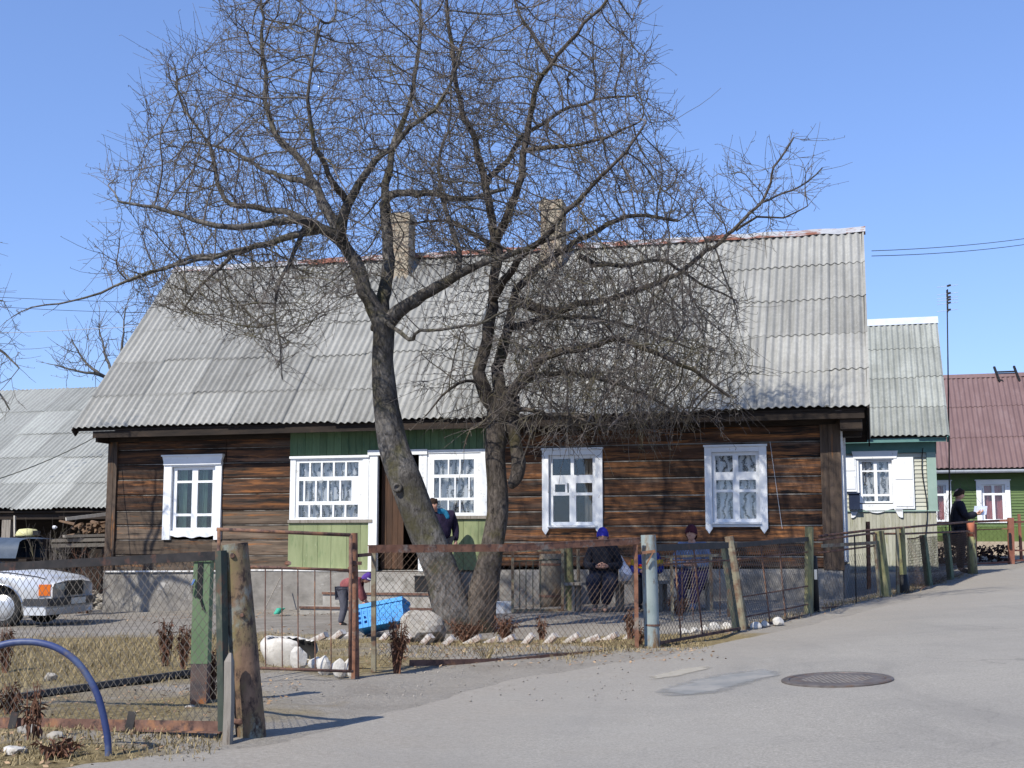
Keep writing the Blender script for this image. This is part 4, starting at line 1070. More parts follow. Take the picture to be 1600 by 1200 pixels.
# ================================================================== fences and gates
def link_mesh(TL, TR, BL, BR, h=.034, r=.0016, m='wire', parent=None, seed=0, name='wire_mesh', sag=.006):
    """real chain-link: every wire zigzags between two columns"""
    TL, TR, BL, BR = map(Vector, (TL, TR, BL, BR)); rg = np.random.RandomState(seed)
    wid = ((TR-TL).length+(BR-BL).length)/2; hei = ((TL-BL).length+(TR-BR).length)/2
    nc = max(2, int(wid/h)); nr = max(2, int(hei/h))
    tl, tr, bl, br = (np.array(v) for v in (TL, TR, BL, BR))
    tdir = (tr-tl)/np.linalg.norm(tr-tl); nrm = np.cross(tdir, np.array([0,0,1.])); nrm /= np.linalg.norm(nrm)
    offs = [nrm*r, -nrm*r*.5+tdir*r*.87, -nrm*r*.5-tdir*r*.87]
    V = []; Fs = []; base = 0
    ph = rg.uniform(0, 6.28, 6)
    for i in range(nc):
        j = np.arange(nr+1); u = (i+((j+i) % 2)*1.0)/nc; v = j/nr
        # the netting is never quite flat or even
        uu = np.clip(u+.012*np.sin(v*5+ph[0]+u*4)/max(1, wid), 0, 1); vv = np.clip(v+.008*np.sin(u*wid*3+ph[1])*np.sin(v*3.14), 0, 1)
        p = ((1-uu)*(1-vv))[:,None]*tl+(uu*(1-vv))[:,None]*tr+((1-uu)*vv)[:,None]*bl+(uu*vv)[:,None]*br
        bow = sag*(np.sin(u*wid*2.1+ph[2])+np.sin(u*wid*5.3+v*4+ph[3])*.6)*np.sin(v*3.14)
        p = p+nrm*(bow[:,None]+((j+i) % 2)[:,None]*r*1.6)
        a = np.stack([p+o for o in offs], 1).reshape(-1, 3); V.append(a)
        k = np.arange(nr)[:,None]*3
        for q in range(3):
            q2 = (q+1) % 3
            Fs.append(np.concatenate([k+q, k+q2, k+3+q2, k+3+q], 1)+base)
        base += len(a)
    mb = MB(); mb.v = [tuple(x) for x in np.concatenate(V)]; mb.f = [tuple(int(y) for y in x) for x in np.concatenate(Fs)]; mb.mi = [0]*len(mb.f)
    return mb.build(name, m, parent)
def rods(mb, pairs, r, n=5):
    for a, b in pairs: mb.tube([a, a.lerp(b, .5)+Vector((rnd.uniform(-.006,.006),rnd.uniform(-.006,.006),rnd.uniform(-.004,.004))), b], r, n)
def FY(px):
    k = (px-800)/2000.0
    s = (k*14-1.54)/(7.86-12.2*k); return 14+12.2*s
def onground(p, d=0.0): return Vector((p.x, p.y, gh(p.x, p.y)+d))

# driveway gate, mesh in a black frame, rusted angle iron below
def driveway_gate():
    tr, tl = P(345,868,7.9), P(0,886,9.05); br, bl = P(348,1135,7.9), P(0,1128,9.05)
    tl = tr+(tl-tr)*1.32; bl = br+(bl-br)*1.32
    t = thing('driveway_gate', 'wide chain-link driveway gate with black top bar and rusty bottom angle', 'gate', onground(br))
    mb = MB(); mb.beam(tr+Vector((0,0,0)), tl, .045, .055); mb.build('top_rail', 'black_iron', t)
    d = (tl-tr).normalized()
    mb = MB(); mb.beam(tr+Vector((0,0,.03)), P(350,1158,7.9), .05, .05, d); mb.build('stile', 'old_green_post', t)
    mb = MB(); mb.beam(tl+Vector((0,0,.03)), bl-Vector((0,0,.06)), .05, .05, d); mb.build('stile', 'old_green_post', t)
    mb = MB(); mb.beam(br, bl, .008, .06); mb.beam(br+Vector((0.01,-.03,-.03)), bl+Vector((0.01,-.03,-.03)), .06, .008); mb.build('bottom_rail', 'rust', t)
    link_mesh(tr+Vector((0,-.0,-.02)), tl+Vector((0,0,-.02)), br, bl, .034, .0023, 'wire', t, 1)
    # bent dark straps low on the gate
    for px in (22, 205):
        mb = MB(); p = P(px, 1126, 9.0-px/345*1.1); mb.beam(p+Vector((0,-.045,-.05)), p+Vector((.012,-.02,.06)), .05, .008)
        mb.build('strap', 'black_iron', t)
driveway_gate()

def pipe_post(px0, py0, px1, py1, Y, d0, d1, m, name, label, cat='post', dark=None, n=20, top='open', group=None):
    """upright pipe from (px0,py0) at the ground to (px1,py1) at the top"""
    b = P(px0, py0, Y); a = P(px1, py1, Y); b2 = b-Vector((0,0,.15))
    t = thing(name, label, cat, onground(b), group=group)
    mb = MB(); n_ = 12
    pts = [b2.lerp(a, k/n_) for k in range(n_+1)]; rr = [d0/2+(d1-d0)/2*k/n_ for k in range(n_+1)]
    mb.tube(pts, rr, n, cap=False, wob=.012, seed=3)
    # thick open rim
    up = (a-b).normalized()
    if top == 'open': mb.tube([a, a-up*.06], [d1/2*.9, d1/2*.88], n, cap=False); mb.tube([a-up*.06, a-up*.061], [d1/2*.88, .001], n, cap=False)
    mb.tube([a-up*.001, a+up*.001], [d1/2, d1/2*.9], n, cap=False) if top == 'open' else mb.tube([a-up*.001, a+up*.004], [d1/2, .002], n, cap=False)
    mb.build('pipe', m, t, True)
    return t, a, b
t, a, b = pipe_post(397,1152, 366,850, 8.0, .182, .168, 'rust_pipe', 'gate_post', 'thick leaning rusty pipe gate post nearest the road', n=28)
mb = MB(); 
for (px, py, rr) in ((368,868,.014),(383,960,.01)): c = P(px, py, 8.0); c.y -= .087; mb.lathe([(rr,-.012),(rr*1.2,0),(rr,.01)], 10, tuple(c), 'y')
for q in range(3): c = P(372+q*7, 1124+q, 8.0); c.y -= .083-abs(q-.8)*.008; mb.rock(c, .03, .012, .024, 5+q, 1, 1)
mb.build('rust_scab', 'rust', t)
# weathered stake beside it
mb = MB(); b = onground(P(355,1160,7.78)); a = P(358,1020,7.82)
mb.tube([b-Vector((0,0,.2)), b.lerp(a,.45)+Vector((.004,0,0)), b.lerp(a,.9), a+Vector((.008,0,0))], [.034,.034,.033,.010], 5); solo(mb, 'wooden_stake', 'greywood', 'pointed grey wooden stake standing against the thick gate post', 'stake', b)

# green box-section gate post with latch
def green_gate_post():
    b = onground(P(313,1103,9.5)); zt = P(313,875,9.5).z
    t = thing('latch_post', 'square green steel post with sooty rusted foot behind the mesh gate', 'post', b)
    zs = P(313,1036,9.5).z; zr_ = P(313,1080,9.5).z
    def box(z0, z1, g=0): 
        mb = MB(); mb.box(b.x-.066-g, b.x+.056+g, b.y-.06-g, b.y+.06+g, z0, z1); return mb
    box(zs, zt-.012).build('shaft', 'green_post', t); box(b.z-.15, zs-.001, -.002).build('foot', 'soot', t)
    mb = box(zt-.011, zt, .012); mb.build('cap', 'green_post', t)
    mb = MB(); x = b.x-.015
    mb.box(x-.018, x+.018, b.y-.068, b.y-.0605, zt-.27, zt-.02); mb.beam((x,b.y-.07,zt-.25), (x+.035,b.y-.07,zt-.36), .012, .012); mb.build('slot', 'bitumen', t)
    mb = MB(); mb.tube([(b.x-.05,b.y-.075,zt-.14),(b.x-.066,b.y-.09,zt-.18),(b.x-.066,b.y-.08,zt-.24)], .009, 6); mb.build('latch', 'chrome', t)
green_gate_post()

# pedestrian gate of rusty tube
def foot_gate():
    YA, YB = 11.15, 11.3
    tl, tr = P(342,827,YA), P(548,836,YB); bl, br = P(342,1042,YA), P(547,1049,YB); ml, mr = P(342,884,YA), P(546,891,YB)
    t = thing('foot_gate', 'narrow rusty tube foot gate with thin upright rods', 'gate', onground(br))
    mb = MB(); r = .016
    mb.tube([tl-Vector((.02,0,0)), tr], r, 8); mb.tube([tl, bl], r, 8); mb.tube([tr, br], r, 8); mb.tube([bl, br+Vector((.03,0,0))], r*.8, 8); mb.tube([ml, mr], r*.8, 8)
    mb.build('frame', 'rust', t, True)
    mb = MB()
    for px in (368, 391, 415, 441, 466, 493, 518):
        k = (px-342)/206; a = ml.lerp(mr, k); b = bl.lerp(br, k); rods(mb, [(a, b)], .0055)
    mb.build('rod', 'rust', t)
    mb = MB(); c = P(450,880,11.25); mb.rock(c, .035, .02, .025, 3, 1, 1); mb.build('lug', 'rust_bright', t)
    return tr, mr
_tr, _mr = foot_gate()
t, a, b = pipe_post(556,1061, 553,833, 11.4, .072, .066, 'rust_bright', 'hinge_post', 'slim orange rusty post carrying the foot gate', n=14)
mb = MB(); mb.beam(_mr+Vector((0,0,.0)), P(556,886,11.4), .03, .05); mb.beam(P(551,880,11.35), P(565,880,11.35), .03, .03); mb.beam(P(549,870,11.33), P(549,884,11.33), .025, .025); mb.build('hinge', 'rust', t)

# rusty mesh panel in front of the trees
def rusty_panel():
    YA, YB = 11.78, 13.85
    tl, tm, tr = P(576,858,YA), P(800,856,12.7), P(999,845,YB); bl, br = P(583,1046,YA), P(996,1020,YB)
    t = thing('rusty_mesh_panel', 'long rusty mesh fence panel in front of the twin-trunk trees', 'fence', onground(P(800,1035,12.7)))
    mb = MB()
    for p, q in ((tl, tm), (tm, tr)): mb.beam(p, q, .01, .07); mb.beam(p+Vector((0,.03,.033)), q+Vector((0,.03,.033)), .06, .008)
    mb.build('top_rail', 'rust_bright', t)
    mb = MB(); mb.beam(P(584,864,YA), P(584,1050,YA), .085, .04, (1,0,0)); o = mb.build('stile', 'yg_rail', t); o['label'] = 'olive weathered stile'
    mb = MB(); mb.beam(P(993,851,YB), P(995,1024,YB), .06, .04, (1,0,0)); mb.build('stile', 'rust_bright', t)
    mb = MB(); k = [P(640,1036,11.95), P(800,1033,12.7), P(862,1026,13.05), P(995,1017,YB)]
    for p, q in zip(k[:-1], k[1:]): mb.beam(p, q, .012, .055)
    mb.build('bottom_rail', 'rust', t)
    mb = MB(); mb.beam(P(560,868,11.45), P(582,866,YA), .012, .03); mb.build('strap', 'rust', t)
    link_mesh(P(590,862,YA+.02), P(990,852,YB), P(590,1042,YA+.02), P(990,1016,YB), .036, .0024, 'wire_rust', t, 2)
rusty_panel()
t, a, b = pipe_post(1020,1014, 1013,836, 14.0, .165, .165, 'blue_pipe', 'fence_post', 'grey-blue painted pipe post streaked with rust', n=24)
mb = MB(); mb.beam(P(988,866,13.88), P(1024,861,13.9), .02, .03); mb.beam(P(1020,864,13.88), P(1010,882,13.88), .014, .014); mb.build('bracket', 'rust', t)
mb = MB(); mb.tube([P(1019,978,14), P(1019,975,14)], [.088,.088], 24); mb.build('weld_ring', 'rust', t)

def framed_panel(name, label, tl, tr, bl, br, top_m, top_h, mesh_m, seed, stiles=None, rodpx=(), h=.036, rowz=(), r=.0027, bottom='rust', bh=.03):
    t = thing(name, label, 'fence', onground((bl+br)/2))
    mb = MB(); mb.beam(tl, tr, .03, top_h); mb.build('top_rail', top_m, t)
    if bottom: mb = MB(); mb.beam(bl, br, .03, bh); mb.build('bottom_rail', bottom, t)
    for (a, b, w, m) in (stiles or []): mb = MB(); mb.beam(a, b, w, w, (1,0,0)); mb.build('stile', m, t)
    if rodpx or rowz:
        mb = MB()
        for k in rodpx: rods(mb, [(tl.lerp(tr, k), bl.lerp(br, k+.03))], .011)
        for k in rowz: rods(mb, [(tl.lerp(bl, k), tr.lerp(br, k))], .010)
        mb.build('rod', 'rust', t)
    if mesh_m: link_mesh(tl, tr, bl, br, h, r, mesh_m, t, seed)
    return t
Ya, Yb = FY(1026), FY(1140)
framed_panel('dark_mesh_panel', 'short mesh fence panel with dark top bar right of the grey-blue pipe post', P(1024,856,Ya), P(1137,852,Yb), P(1024,1006,Ya), P(1156,982,Yb), 'black_iron', .075, 'wire', 3, rodpx=(.25,.5), rowz=(.18,))
Yc, Yd = FY(1160), FY(1268)
framed_panel('rod_mesh_panel', 'mesh fence panel braced with upright and level rods before the house corner', P(1150,852,Yc), P(1266,842,Yd), P(1168,982,Yc), P(1266,960,Yd), 'black_iron', .06, 'wire', 4, rodpx=(.3,.55), rowz=(.17,.62,.86))
# slanting posts
def beam_post(px0, py0, px1, py1, Y, w, m, name, label, d=None, extra=None):
    b = P(px0, py0, Y); a = P(px1, py1, Y); b = b-Vector((0,0,.12))
    mb = MB(); mb.tube([b, b.lerp(a,.5), a], [w*.55,w*.54,w*.52], 4 if d is None else d, wob=.02, seed=int(px0))
    return solo(mb, name, m, label, 'post', onground(P(px0, py0, Y)))
beam_post(1154,992, 1131,853, Yb+.02, .085, 'old_green_post', 'slanting_post', 'dark angle-iron post slanting left at the end of the short panel')
beam_post(1166,988, 1139,838, Yc+.05, .11, 'yg_rail', 'slanting_post', 'weathered yellowish post slanting beside the dark angle-iron one', 8)
beam_post(1263,964, 1264,823, FY(1262)+.1, .12, 'yg_pipe', 'fence_post', 'mossy yellow-green post against the log wall corner', 7)
b = P(1276,967, FY(1275)); a = P(1272,870, FY(1275))
t = thing('tarred_post', 'short bitumen black round post beside the mossy post', 'post', onground(b))
mb = MB(); mb.tube([b-Vector((0,0,.1)), a-Vector((0,0,.03)), a, a+Vector((0,0,.02))], [.05,.045,.036,.012], 12); mb.build('shaft', 'bitumen', t, True)
mb = MB(); c = a.lerp(b, .25); mb.box(c.x-.02, c.x+.02, c.y-.055, c.y-.047, c.z-.1, c.z+.04); mb.build('clip', 'chrome', t)

Ye, Yf = FY(1284), FY(1372)
def pipe_panel():
    t = thing('pipe_rail_panel', 'low fence panel of rusty and green rails beside the gable', 'fence', onground(P(1330,950,(Ye+Yf)/2)))
    mb = MB(); mb.tube([P(1278,844,Ye), P(1366,833,Yf)], .017, 7); mb.tube([P(1278,864,Ye), P(1366,853,Yf)], .015, 7); mb.build('top_rail', 'rust', t, True)
    mb = MB(); mb.beam(P(1284,853,Ye), P(1368,848,Yf), .02, .05); o = mb.build('middle_rail', 'yg_rail', t)
    mb = MB(); mb.beam(P(1286,950,Ye), P(1380,940,Yf), .03, .025); mb.build('bottom_rail', 'rust', t)
    link_mesh(P(1286,872,Ye), P(1368,862,Yf), P(1286,948,Ye), P(1374,938,Yf), .06, .0017, 'wire_rust', t, 6)
    mb = MB(); rods(mb, [(P(1335,836,Ye+1), P(1338,948,Ye+1))], .012); mb.build('rod', 'bitumen', t)
pipe_panel()
pipe_post(1387,942, 1373,830, FY(1385), .19, .165, 'yg_pipe', 'fence_post', 'stout yellow-green pipe post leaning beside the gap', n=18, top='cap')
beam_post(1376,943, 1366,835, FY(1383)-.1, .055, 'yg_rail', 'fence_post', 'thin yellowish stile against the stout leaning pipe post', 4)
t, a, b = pipe_post(1412,937, 1407,823, FY(1412), .15, .14, 'yg_pipe', 'fence_post', 'yellow pipe post with a tarred black foot', n=18, top='cap')
mb = MB(); mb.tube([b-Vector((0,0,.1)), b.lerp(a,.2), b.lerp(a,.36)], [.12,.105,.07], 14); mb.build('tarred_foot', 'bitumen', t, True)
mb = MB(); mb.beam(P(1402,826,FY(1405)-.1), P(1403,936,FY(1405)-.1), .05, .05, (1,0,0)); mb.build('stile', 'yg_rail', t)
def rail_panel():
    Y0, Y1 = FY(1416), FY(1512)
    t = thing('rail_fence', 'dark mesh fence with rusty top rails running up the road', 'fence', onground(P(1460,915,(Y0+Y1)/2)))
    mb = MB(); mb.tube([P(1280,838,Ye+.3), P(1362,828,Yf), P(1416,824,Y0), P(1520,815,Y1)], .02, 7); mb.tube([P(1362,834,Yf+.2), P(1416,834,Y0), P(1515,830,Y1)], .018, 7); mb.build('top_rail', 'rust', t, True)
    mb = MB(); mb.tube([P(1418,842,Y0), P(1430,841,Y0+.8), P(1440,838,FY(1441))], .012, 6); mb.beam(P(1424,928,Y0), P(1466,908,FY(1466)), .03, .04); mb.build('bottom_rail', 'rust', t, True)
    link_mesh(P(1418,842,Y0), P(1512,832,Y1), P(1420,930,Y0), P(1516,893,Y1), .045, .0028, 'wire_rust', t, 7)
    link_mesh(P(1418,842,Y0+.1), P(1512,832,Y1+.1), P(1420,930,Y0+.1), P(1516,893,Y1+.1), .04, .0022, 'wire_rust', t, 8)
rail_panel()
beam_post(1452,910, 1442,836, FY(1447), .13, 'moss_post', 'slanting_post', 'green post slanting in the dark fence, nearer the tarred foot', 4)
beam_post(1486,904, 1478,833, FY(1482), .13, 'moss_post', 'slanting_post', 'green post slanting in the dark fence, nearer the standing man', 4)
def corner_post():
    Y = FY(1518); b = P(1520,896,Y); a = P(1516,814,Y)
    t = thing('corner_post', 'yellow corner post with an orange-red top beside the standing man', 'post', onground(b))
    mb = MB(); m_ = a.lerp(b, .3); mb.tube([b-Vector((0,0,.1)), m_], [.1,.085], 10); mb.build('shaft', 'yg_pipe', t, True)
    mb = MB(); mb.tube([m_+Vector((0,0,.002)), a], [.088,.08], 10); mb.build('top', 'dull_red', t, True)
    mb = MB(); mb.beam(P(1512,832,Y-.08), P(1522,833,Y-.08), .03, .03); mb.beam(P(1521,833,Y-.08), P(1523,842,Y-.08), .02, .03); mb.build('hook', 'rust', t)
corner_post()
b = onground(P(1357,900,23.5)); mb = MB(); mb.beam(b-Vector((0,0,.1)), P(1356,815,23.5), .07, .06, (1,0,0)); solo(mb, 'iron_post', 'rust_bright', 'rusty iron stake upright in front of the cream cottage', 'post', b)
M['red_fence'] = mat('red_brown_fence_paint', (.2,.075,.05), (.29,.125,.085), 5, .8, .2)
def red_fence():
    Y = 33.0
    t = thing('red_fence', 'red-brown iron garden fence with thin rails before the green house', 'fence', onground(P(1520,880,Y)))
    mb = MB(); mb.beam(P(1448,818,Y), P(1578,813,Y), .04, .06); mb.build('top_rail', 'red_fence', t)
    mb = MB(); mb.beam(P(1524,828,Y), P(1578,826,Y), .025, .025); mb.build('middle_rail', 'red_fence', t)
    mb = MB(); mb.beam(P(1448,886,Y), P(1578,878,Y), .04, .05); mb.build('bottom_rail', 'red_fence', t)
    for px in (1449, 1524): mb = MB(); mb.beam(P(px,818,Y), P(px+1,884,Y), .05, .05, (1,0,0)); mb.build('stile', 'red_fence', t)
    link_mesh(P(1450,818,Y), P(1578,813,Y), P(1450,886,Y), P(1578,878,Y), .075, .0022, 'wire_rust', t, 9)
    t = thing('red_gate_post', 'stout red-brown square gate post at the right edge', 'post', onground(P(1580,880,Y)))
    mb = MB(); b = onground(P(1580,880,Y)); mb.beam(b-Vector((0,0,.1)), P(1579,809,Y), .13, .13, (1,0,0)); mb.build('shaft', 'red_fence', t)
    mb = MB(); c = P(1578,842,Y-.08); mb.box(c.x-.03, c.x+.03, c.y-.02, c.y, c.z-.25, c.z+.15); mb.build('hinge', 'bitumen', t)
    t = thing('red_gate', 'red-brown iron gate opened beyond the stout gate post', 'gate', onground(P(1596,878,Y+.6)))
    mb = MB(); Y2 = Y+.4
    mb.beam(P(1592,803,Y2), P(1596,876,Y2), .06, .06, (1,0,0)); mb.beam(P(1584,816,Y), P(1680,812,Y2+1), .04, .05); mb.beam(P(1584,860,Y), P(1680,860,Y2+1), .04, .04); mb.beam(P(1584,876,Y), P(1680,872,Y2+1), .04, .04); mb.beam(P(1678,810,Y2+1), P(1679,875,Y2+1), .06, .06, (1,0,0))
    mb.build('frame', 'red_fence', t)
    mb = MB()
    for k in range(7): rods(mb, [(P(1608+k*11,815,Y2+.2+k*.1), P(1608+k*11,875,Y2+.2+k*.1))], .01)
    mb.build('rod', 'red_fence', t)
red_fence()

# small inner garden gate and posts near the bench
def inner_gate():
    Y = G(840,957).y
    t = thing('yard_gate', 'old green iron yard gate with thin bars left of the seated woman in black', 'gate', G(840,957))
    mb = MB()
    for px in (801, 879): mb.beam(P(px,858,Y), P(px,957,Y), .045, .045, (1,0,0))
    mb.beam(P(801,954,Y), P(879,953,Y), .04, .04); mb.beam(P(801,861,Y), P(879,859,Y), .04, .04); mb.build('frame', 'yg_rail', t)
    mb = MB(); rods(mb, [(P(801,877,Y), P(879,874,Y))], .012); rods(mb, [(P(px,877,Y), P(px,952,Y)) for px in (812,822,833,845)], .008); mb.build('rod', 'old_green_post', t)
inner_gate()
Y = G(892,955).y
pipe_post(893,957, 887,855, Y+.1, .16, .15, 'yg_pipe', 'bench_post', 'mossy yellow-green post left of the bench', n=14, top='cap')
beam_post(905,935, 903,858, Y+1.0, .06, 'yg_rail', 'bench_post', 'thin pale post behind the mossy one', 6)
def barrel():
    c = G(862,948); t = thing('barrel', 'weathered grey-brown barrel behind the green yard gate', 'barrel', c, world=False)
    k = 1/ (2000/c.y); h = 80*k; r = 19*k
    mb = MB(); mb.lathe([(r*.9,-.03),(r,h*.12),(r*1.06,h*.5),(r,h*.9),(r*.96,h),(r*.9,h),(r*.9,h-.05),(.001,h-.05)], 20); M['barrel'] = mat('stained_barrel', (.10,.09,.075), (.21,.18,.14), 5, .85, .4, (1,1,.6), [((.2,.12,.06),3,.62,.08)])
    mb.build('staves', 'barrel', t, True)
    mb = MB()
    for z in (.2,.8): mb.lathe([(r*1.045,h*z-.02),(r*1.055,h*z-.02),(r*1.055,h*z+.02),(r*1.045,h*z+.02)], 20)
    mb.build('hoop', 'rust', t)
barrel()
c = G(786,958); mb = MB(); k = c.y/2000
mb.add([(c.x+a*13*k, c.y+b_*.12, c.z+zz) for zz in (-.03, 17*k) for a, b_ in ((-1,-1),(1,-1.1),(1.05,1),(-.95,1))], [(0,3,2,1),(4,5,6,7),(0,1,5,4),(1,2,6,5),(2,3,7,6),(3,0,4,7)])
solo(mb, 'concrete_block', 'limewash', 'pale concrete block on the ground right of the tree trunks', 'block', c)
# low green frame in front of the woman in blue
Y = 18.2
t = thing('yard_railing', 'low green iron bed-frame fence before the woman in blue', 'fence', onground(P(1095,978,Y)))
mb = MB()
for px, pb in ((1049,977),(1110,955),(1137,973)): mb.beam(P(px,869,Y), P(px+2,pb,Y), .04, .04, (1,0,0))
mb.beam(P(1040,870,Y), P(1137,867,Y), .035, .035); mb.beam(P(1051,977,Y), P(1139,972,Y), .035, .03); mb.build('frame', 'yg_rail', t)
mb = MB(); rods(mb, [(P(1040,876,Y), P(1137,874,Y))], .012); rods(mb, [(P(px,870,Y), P(px+1,975,Y)) for px in (1065,1082,1124)], .008); mb.build('rod', 'rust', t)

# long bench against the house
def bench():
    A, B = P(884,932,20.7), P(1118,929,19.7); zz = gh(A.x,A.y)+.44
    t = thing('bench', 'long plank bench in front of the log wall', 'bench', onground((A+B)/2))
    A.z = gh(A.x,A.y)+.43; B.z = gh(B.x,B.y)+.43
    d = (B-A).normalized(); n = Vector((-d.y,d.x,0)).normalized()
    mb = MB()
    for o in (0,.19): mb.beam(A+n*o, B+n*o, .17, .045)
    mb.build('seat', 'greywood', t)
    for k in (.06,.36,.65,.95):
        p = A.lerp(B, k); mb = MB()
        for o in (-.02,.2): q = p+n*o; mb.beam(onground(q,-.05), Vector((q.x,q.y,p.z-.023)), .06, .05, d)
        mb.build('leg', 'greywood', t)
bench()

# ================================================================== things on the ground
for i, (px, py) in enumerate([(498,995),(526,992),(549,988),(598,997),(633,999),(664,1000),(700,1001),(738,999),(766,999),(792,998),(823,1000),(858,999),(893,998),(923,997),(953,995),(984,992)]):
    c = G(px, py+6); r = random.Random(100+i)
    mb = MB(); ang = R(r.uniform(20,50)); yaw = R(r.uniform(-30,-5)); L, Wd, Th = r.uniform(.16,.24), r.uniform(.095,.12), .066
    sink = r.uniform(.0,.035); ca, sa = math.cos(ang), math.sin(ang); cy, sy = math.cos(yaw), math.sin(yaw)
    vs = []
    for x in (-L/2, L/2):
        for y in (-Wd/2, Wd/2):
            for z in (-Th/2, Th/2):
                x2, z2 = x*ca-z*sa, x*sa+z*ca+sink
                vs.append((c.x+x2*cy-y*sy, c.y+x2*sy+y*cy, c.z+z2))
    mb.add(vs, [(0,1,3,2),(4,6,7,5),(0,4,5,1),(2,3,7,6),(0,2,6,4),(1,5,7,3)])
    solo(mb, 'edging_brick', 'whitebrick', 'whitewashed brick set aslant in the flower bed edging', 'brick', c, 'whitewashed bricks edging the flower bed')
for i, (px, py, r) in enumerate([(1068,992,.07),(1084,991,.06),(1100,989,.07),(1116,987,.085),(1135,985,.075),(1181,984,.07),(1196,980,.06),(1216,978,.08)]):
    c = G(px, py); mb = MB(); mb.rock((c.x, c.y, c.z+r*.4), r*1.1, r*.8, r*.95, 40+i); solo(mb, 'edging_stone', 'whitestone', 'small whitewashed stone at the foot of the right fence', 'stone', c, 'whitewashed stones along the right fence')
for i, (px, py, w, h, lab) in enumerate([(467,1044,12,26,'pointed whitewashed stone beside the tyre planter'),(491,1047,11,17,'low whitewashed stone, second from the tyre planter'),(507,1053,10,22,'round-topped whitewashed stone in the middle of the row by the gate'),(529,1060,12,25,'tall whitewashed stone near the hinge post'),(548,1060,9,24,'whitewashed stone touching the foot of the hinge post')]):
    c = G(px, py); k = c.y/2000; mb = MB(); mb.rock((c.x, c.y, c.z+h*k*.5), w*k*1.25, w*k*.9, h*k*.8, 60+i, .8); solo(mb, 'white_stone', 'whitestone', lab, 'stone', c)
# tyre planter with a zigzag cut rim
def tyre():
    c = G(458,1034); R0 = .29
    t = thing('tyre_planter', 'white painted tyre planter with a zigzag cut rim', 'planter', c, world=False)
    mb = MB(); n = 60; a0, a1 = R(50), R(285); vs = []
    for i in range(n+1):
        a = a0+(a1-a0)*i/n; tooth = .035 if i % 4 < 2 else 0
        for (r, z) in ((R0*.86,-.05),(R0*1.0,.03),(R0*1.07,.12),(R0*1.08,.19+.0),(R0*1.0+.0,.235),(R0*.9-tooth,.225-tooth*.4),(R0*.92,.19),(R0*1.0,.12),(R0*.94,.02)):
            vs.append((r*math.cos(a), r*math.sin(a), z*.98*(1+.06*math.sin(a*3))))
    m_ = 9; fs = [(i*m_+k, (i+1)*m_+k, (i+1)*m_+k+1, i*m_+k+1) for i in range(n) for k in range(m_-1)]
    for i, f in enumerate(fs):
        if i % (m_-1) == 5: mb.cur = 1
        else: mb.cur = 1 if i % (m_-1) > 5 else 0
        mb.add([], []); mb.f.append(f); mb.mi.append(mb.cur)
    rg = random.Random(2); mb.v = [(x+.012*math.sin(z*30+x*20)+rg.uniform(-.004,.004), y+rg.uniform(-.004,.004), z*(1-.25*max(0,x/R0))+.01*math.sin(x*17+y*9)) for x, y, z in vs]; mb.build('tyre', ['tyre_white','rubber'], t, True)
tyre()
# blue crate leaning on a boulder
c = G(655,1003); mb = MB(); mb.rock((c.x, c.y, c.z+.12), .32, .26, .27, 91, .6, 3); solo(mb, 'boulder', 'greystone', 'pale rounded boulder left of the tree trunks', 'boulder', c)
def crate():
    c = P(598,962,16.6)
    t = thing('crate', 'bright blue plastic crate tipped against the pale boulder', 'crate', c, world=False)
    t.rotation_euler = (R(-14), R(-11), R(-8))
    mb = MB(); w, h, d = .315, .15, .19
    hs = [(-w+.04+i*.0775, -w+.04+i*.0775+.05, -h+.05+j*.06, -h+.05+j*.06+.035) for i in range(8) for j in range(3)]
    plate(mb, -w, w, -h, h-.05, hs, -d, -d+.012)
    plate(mb, -w, w, -h, h-.05, hs, d-.012, d)
    for x in (-w, w-.012): mb.box(x, x+.012, -d+.0125, d-.0125, -h, h-.05)
    mb.box(-w+.013, w-.013, -d+.013, d-.013, -h, -h+.012)
    mb.build('body', 'bluecrate', t)
    mb = MB(); mb.box(-w-.015, w+.015, -d-.015, -d+.012, h-.049, h); mb.box(-w-.015, w+.015, d-.012, d+.015, h-.049, h)
    for s in (-1, 1): mb.box(min(s*(w+.015), s*(w-.012)), max(s*(w+.015), s*(w-.012)), -d+.0125, d-.0125, h-.049, h)
    for k in range(9): x = -w+.01+k*.077; mb.box(x-.006, x+.006, -d-.008, -d-.0005, -h, h-.05)
    mb.build('rim', 'bluecrate', t)
crate()
c = G(432,962); mb = MB(); mb.lathe([(.05,-.0),(.06,.02),(.075,.13),(.07,.13),(.055,.03),(.001,.03)], 14, (0,0,0), 'z'); mb.v = [(x+c.x+z*.6, y+c.y, z*.8+c.z+.02) for x, y, z in mb.v]
solo(mb, 'plastic_cup', 'green_cup', 'mint green plastic pot tipped over by the plinth', 'pot', c)
c = G(409,960); a = P(438,903,c.y+.8); mb = MB(); mb.tube([c-Vector((0,0,.02)), (c+a)/2+Vector((.01,0,.01)), a], .011, 5); solo(mb, 'stick', 'greywood', 'thin stick leaning on the grey plinth', 'stick', c)
b = G(681,990); b.y += .35; b.z = gh(b.x,b.y); a = P(667,880,b.y+.1); mb = MB(); mb.tube([b-Vector((0,0,.05)), P(680,950,b.y+.03), P(673,915,b.y+.05), a], [.03,.045,.06,.055], 8); solo(mb, 'dark_strip', 'bitumen', 'dark strip leaning behind the left trunk', 'post', b)  # dark tapered strip along the left side of the trunk
c = F1.world(F1.X(662,-.62,915), -.62, F1.Z(660,925,-.62)); mb = MB(); mb.box(-.13,.13,-.12,.12,0,.26); mb.box(-.145,.145,-.135,.135,.261,.29)
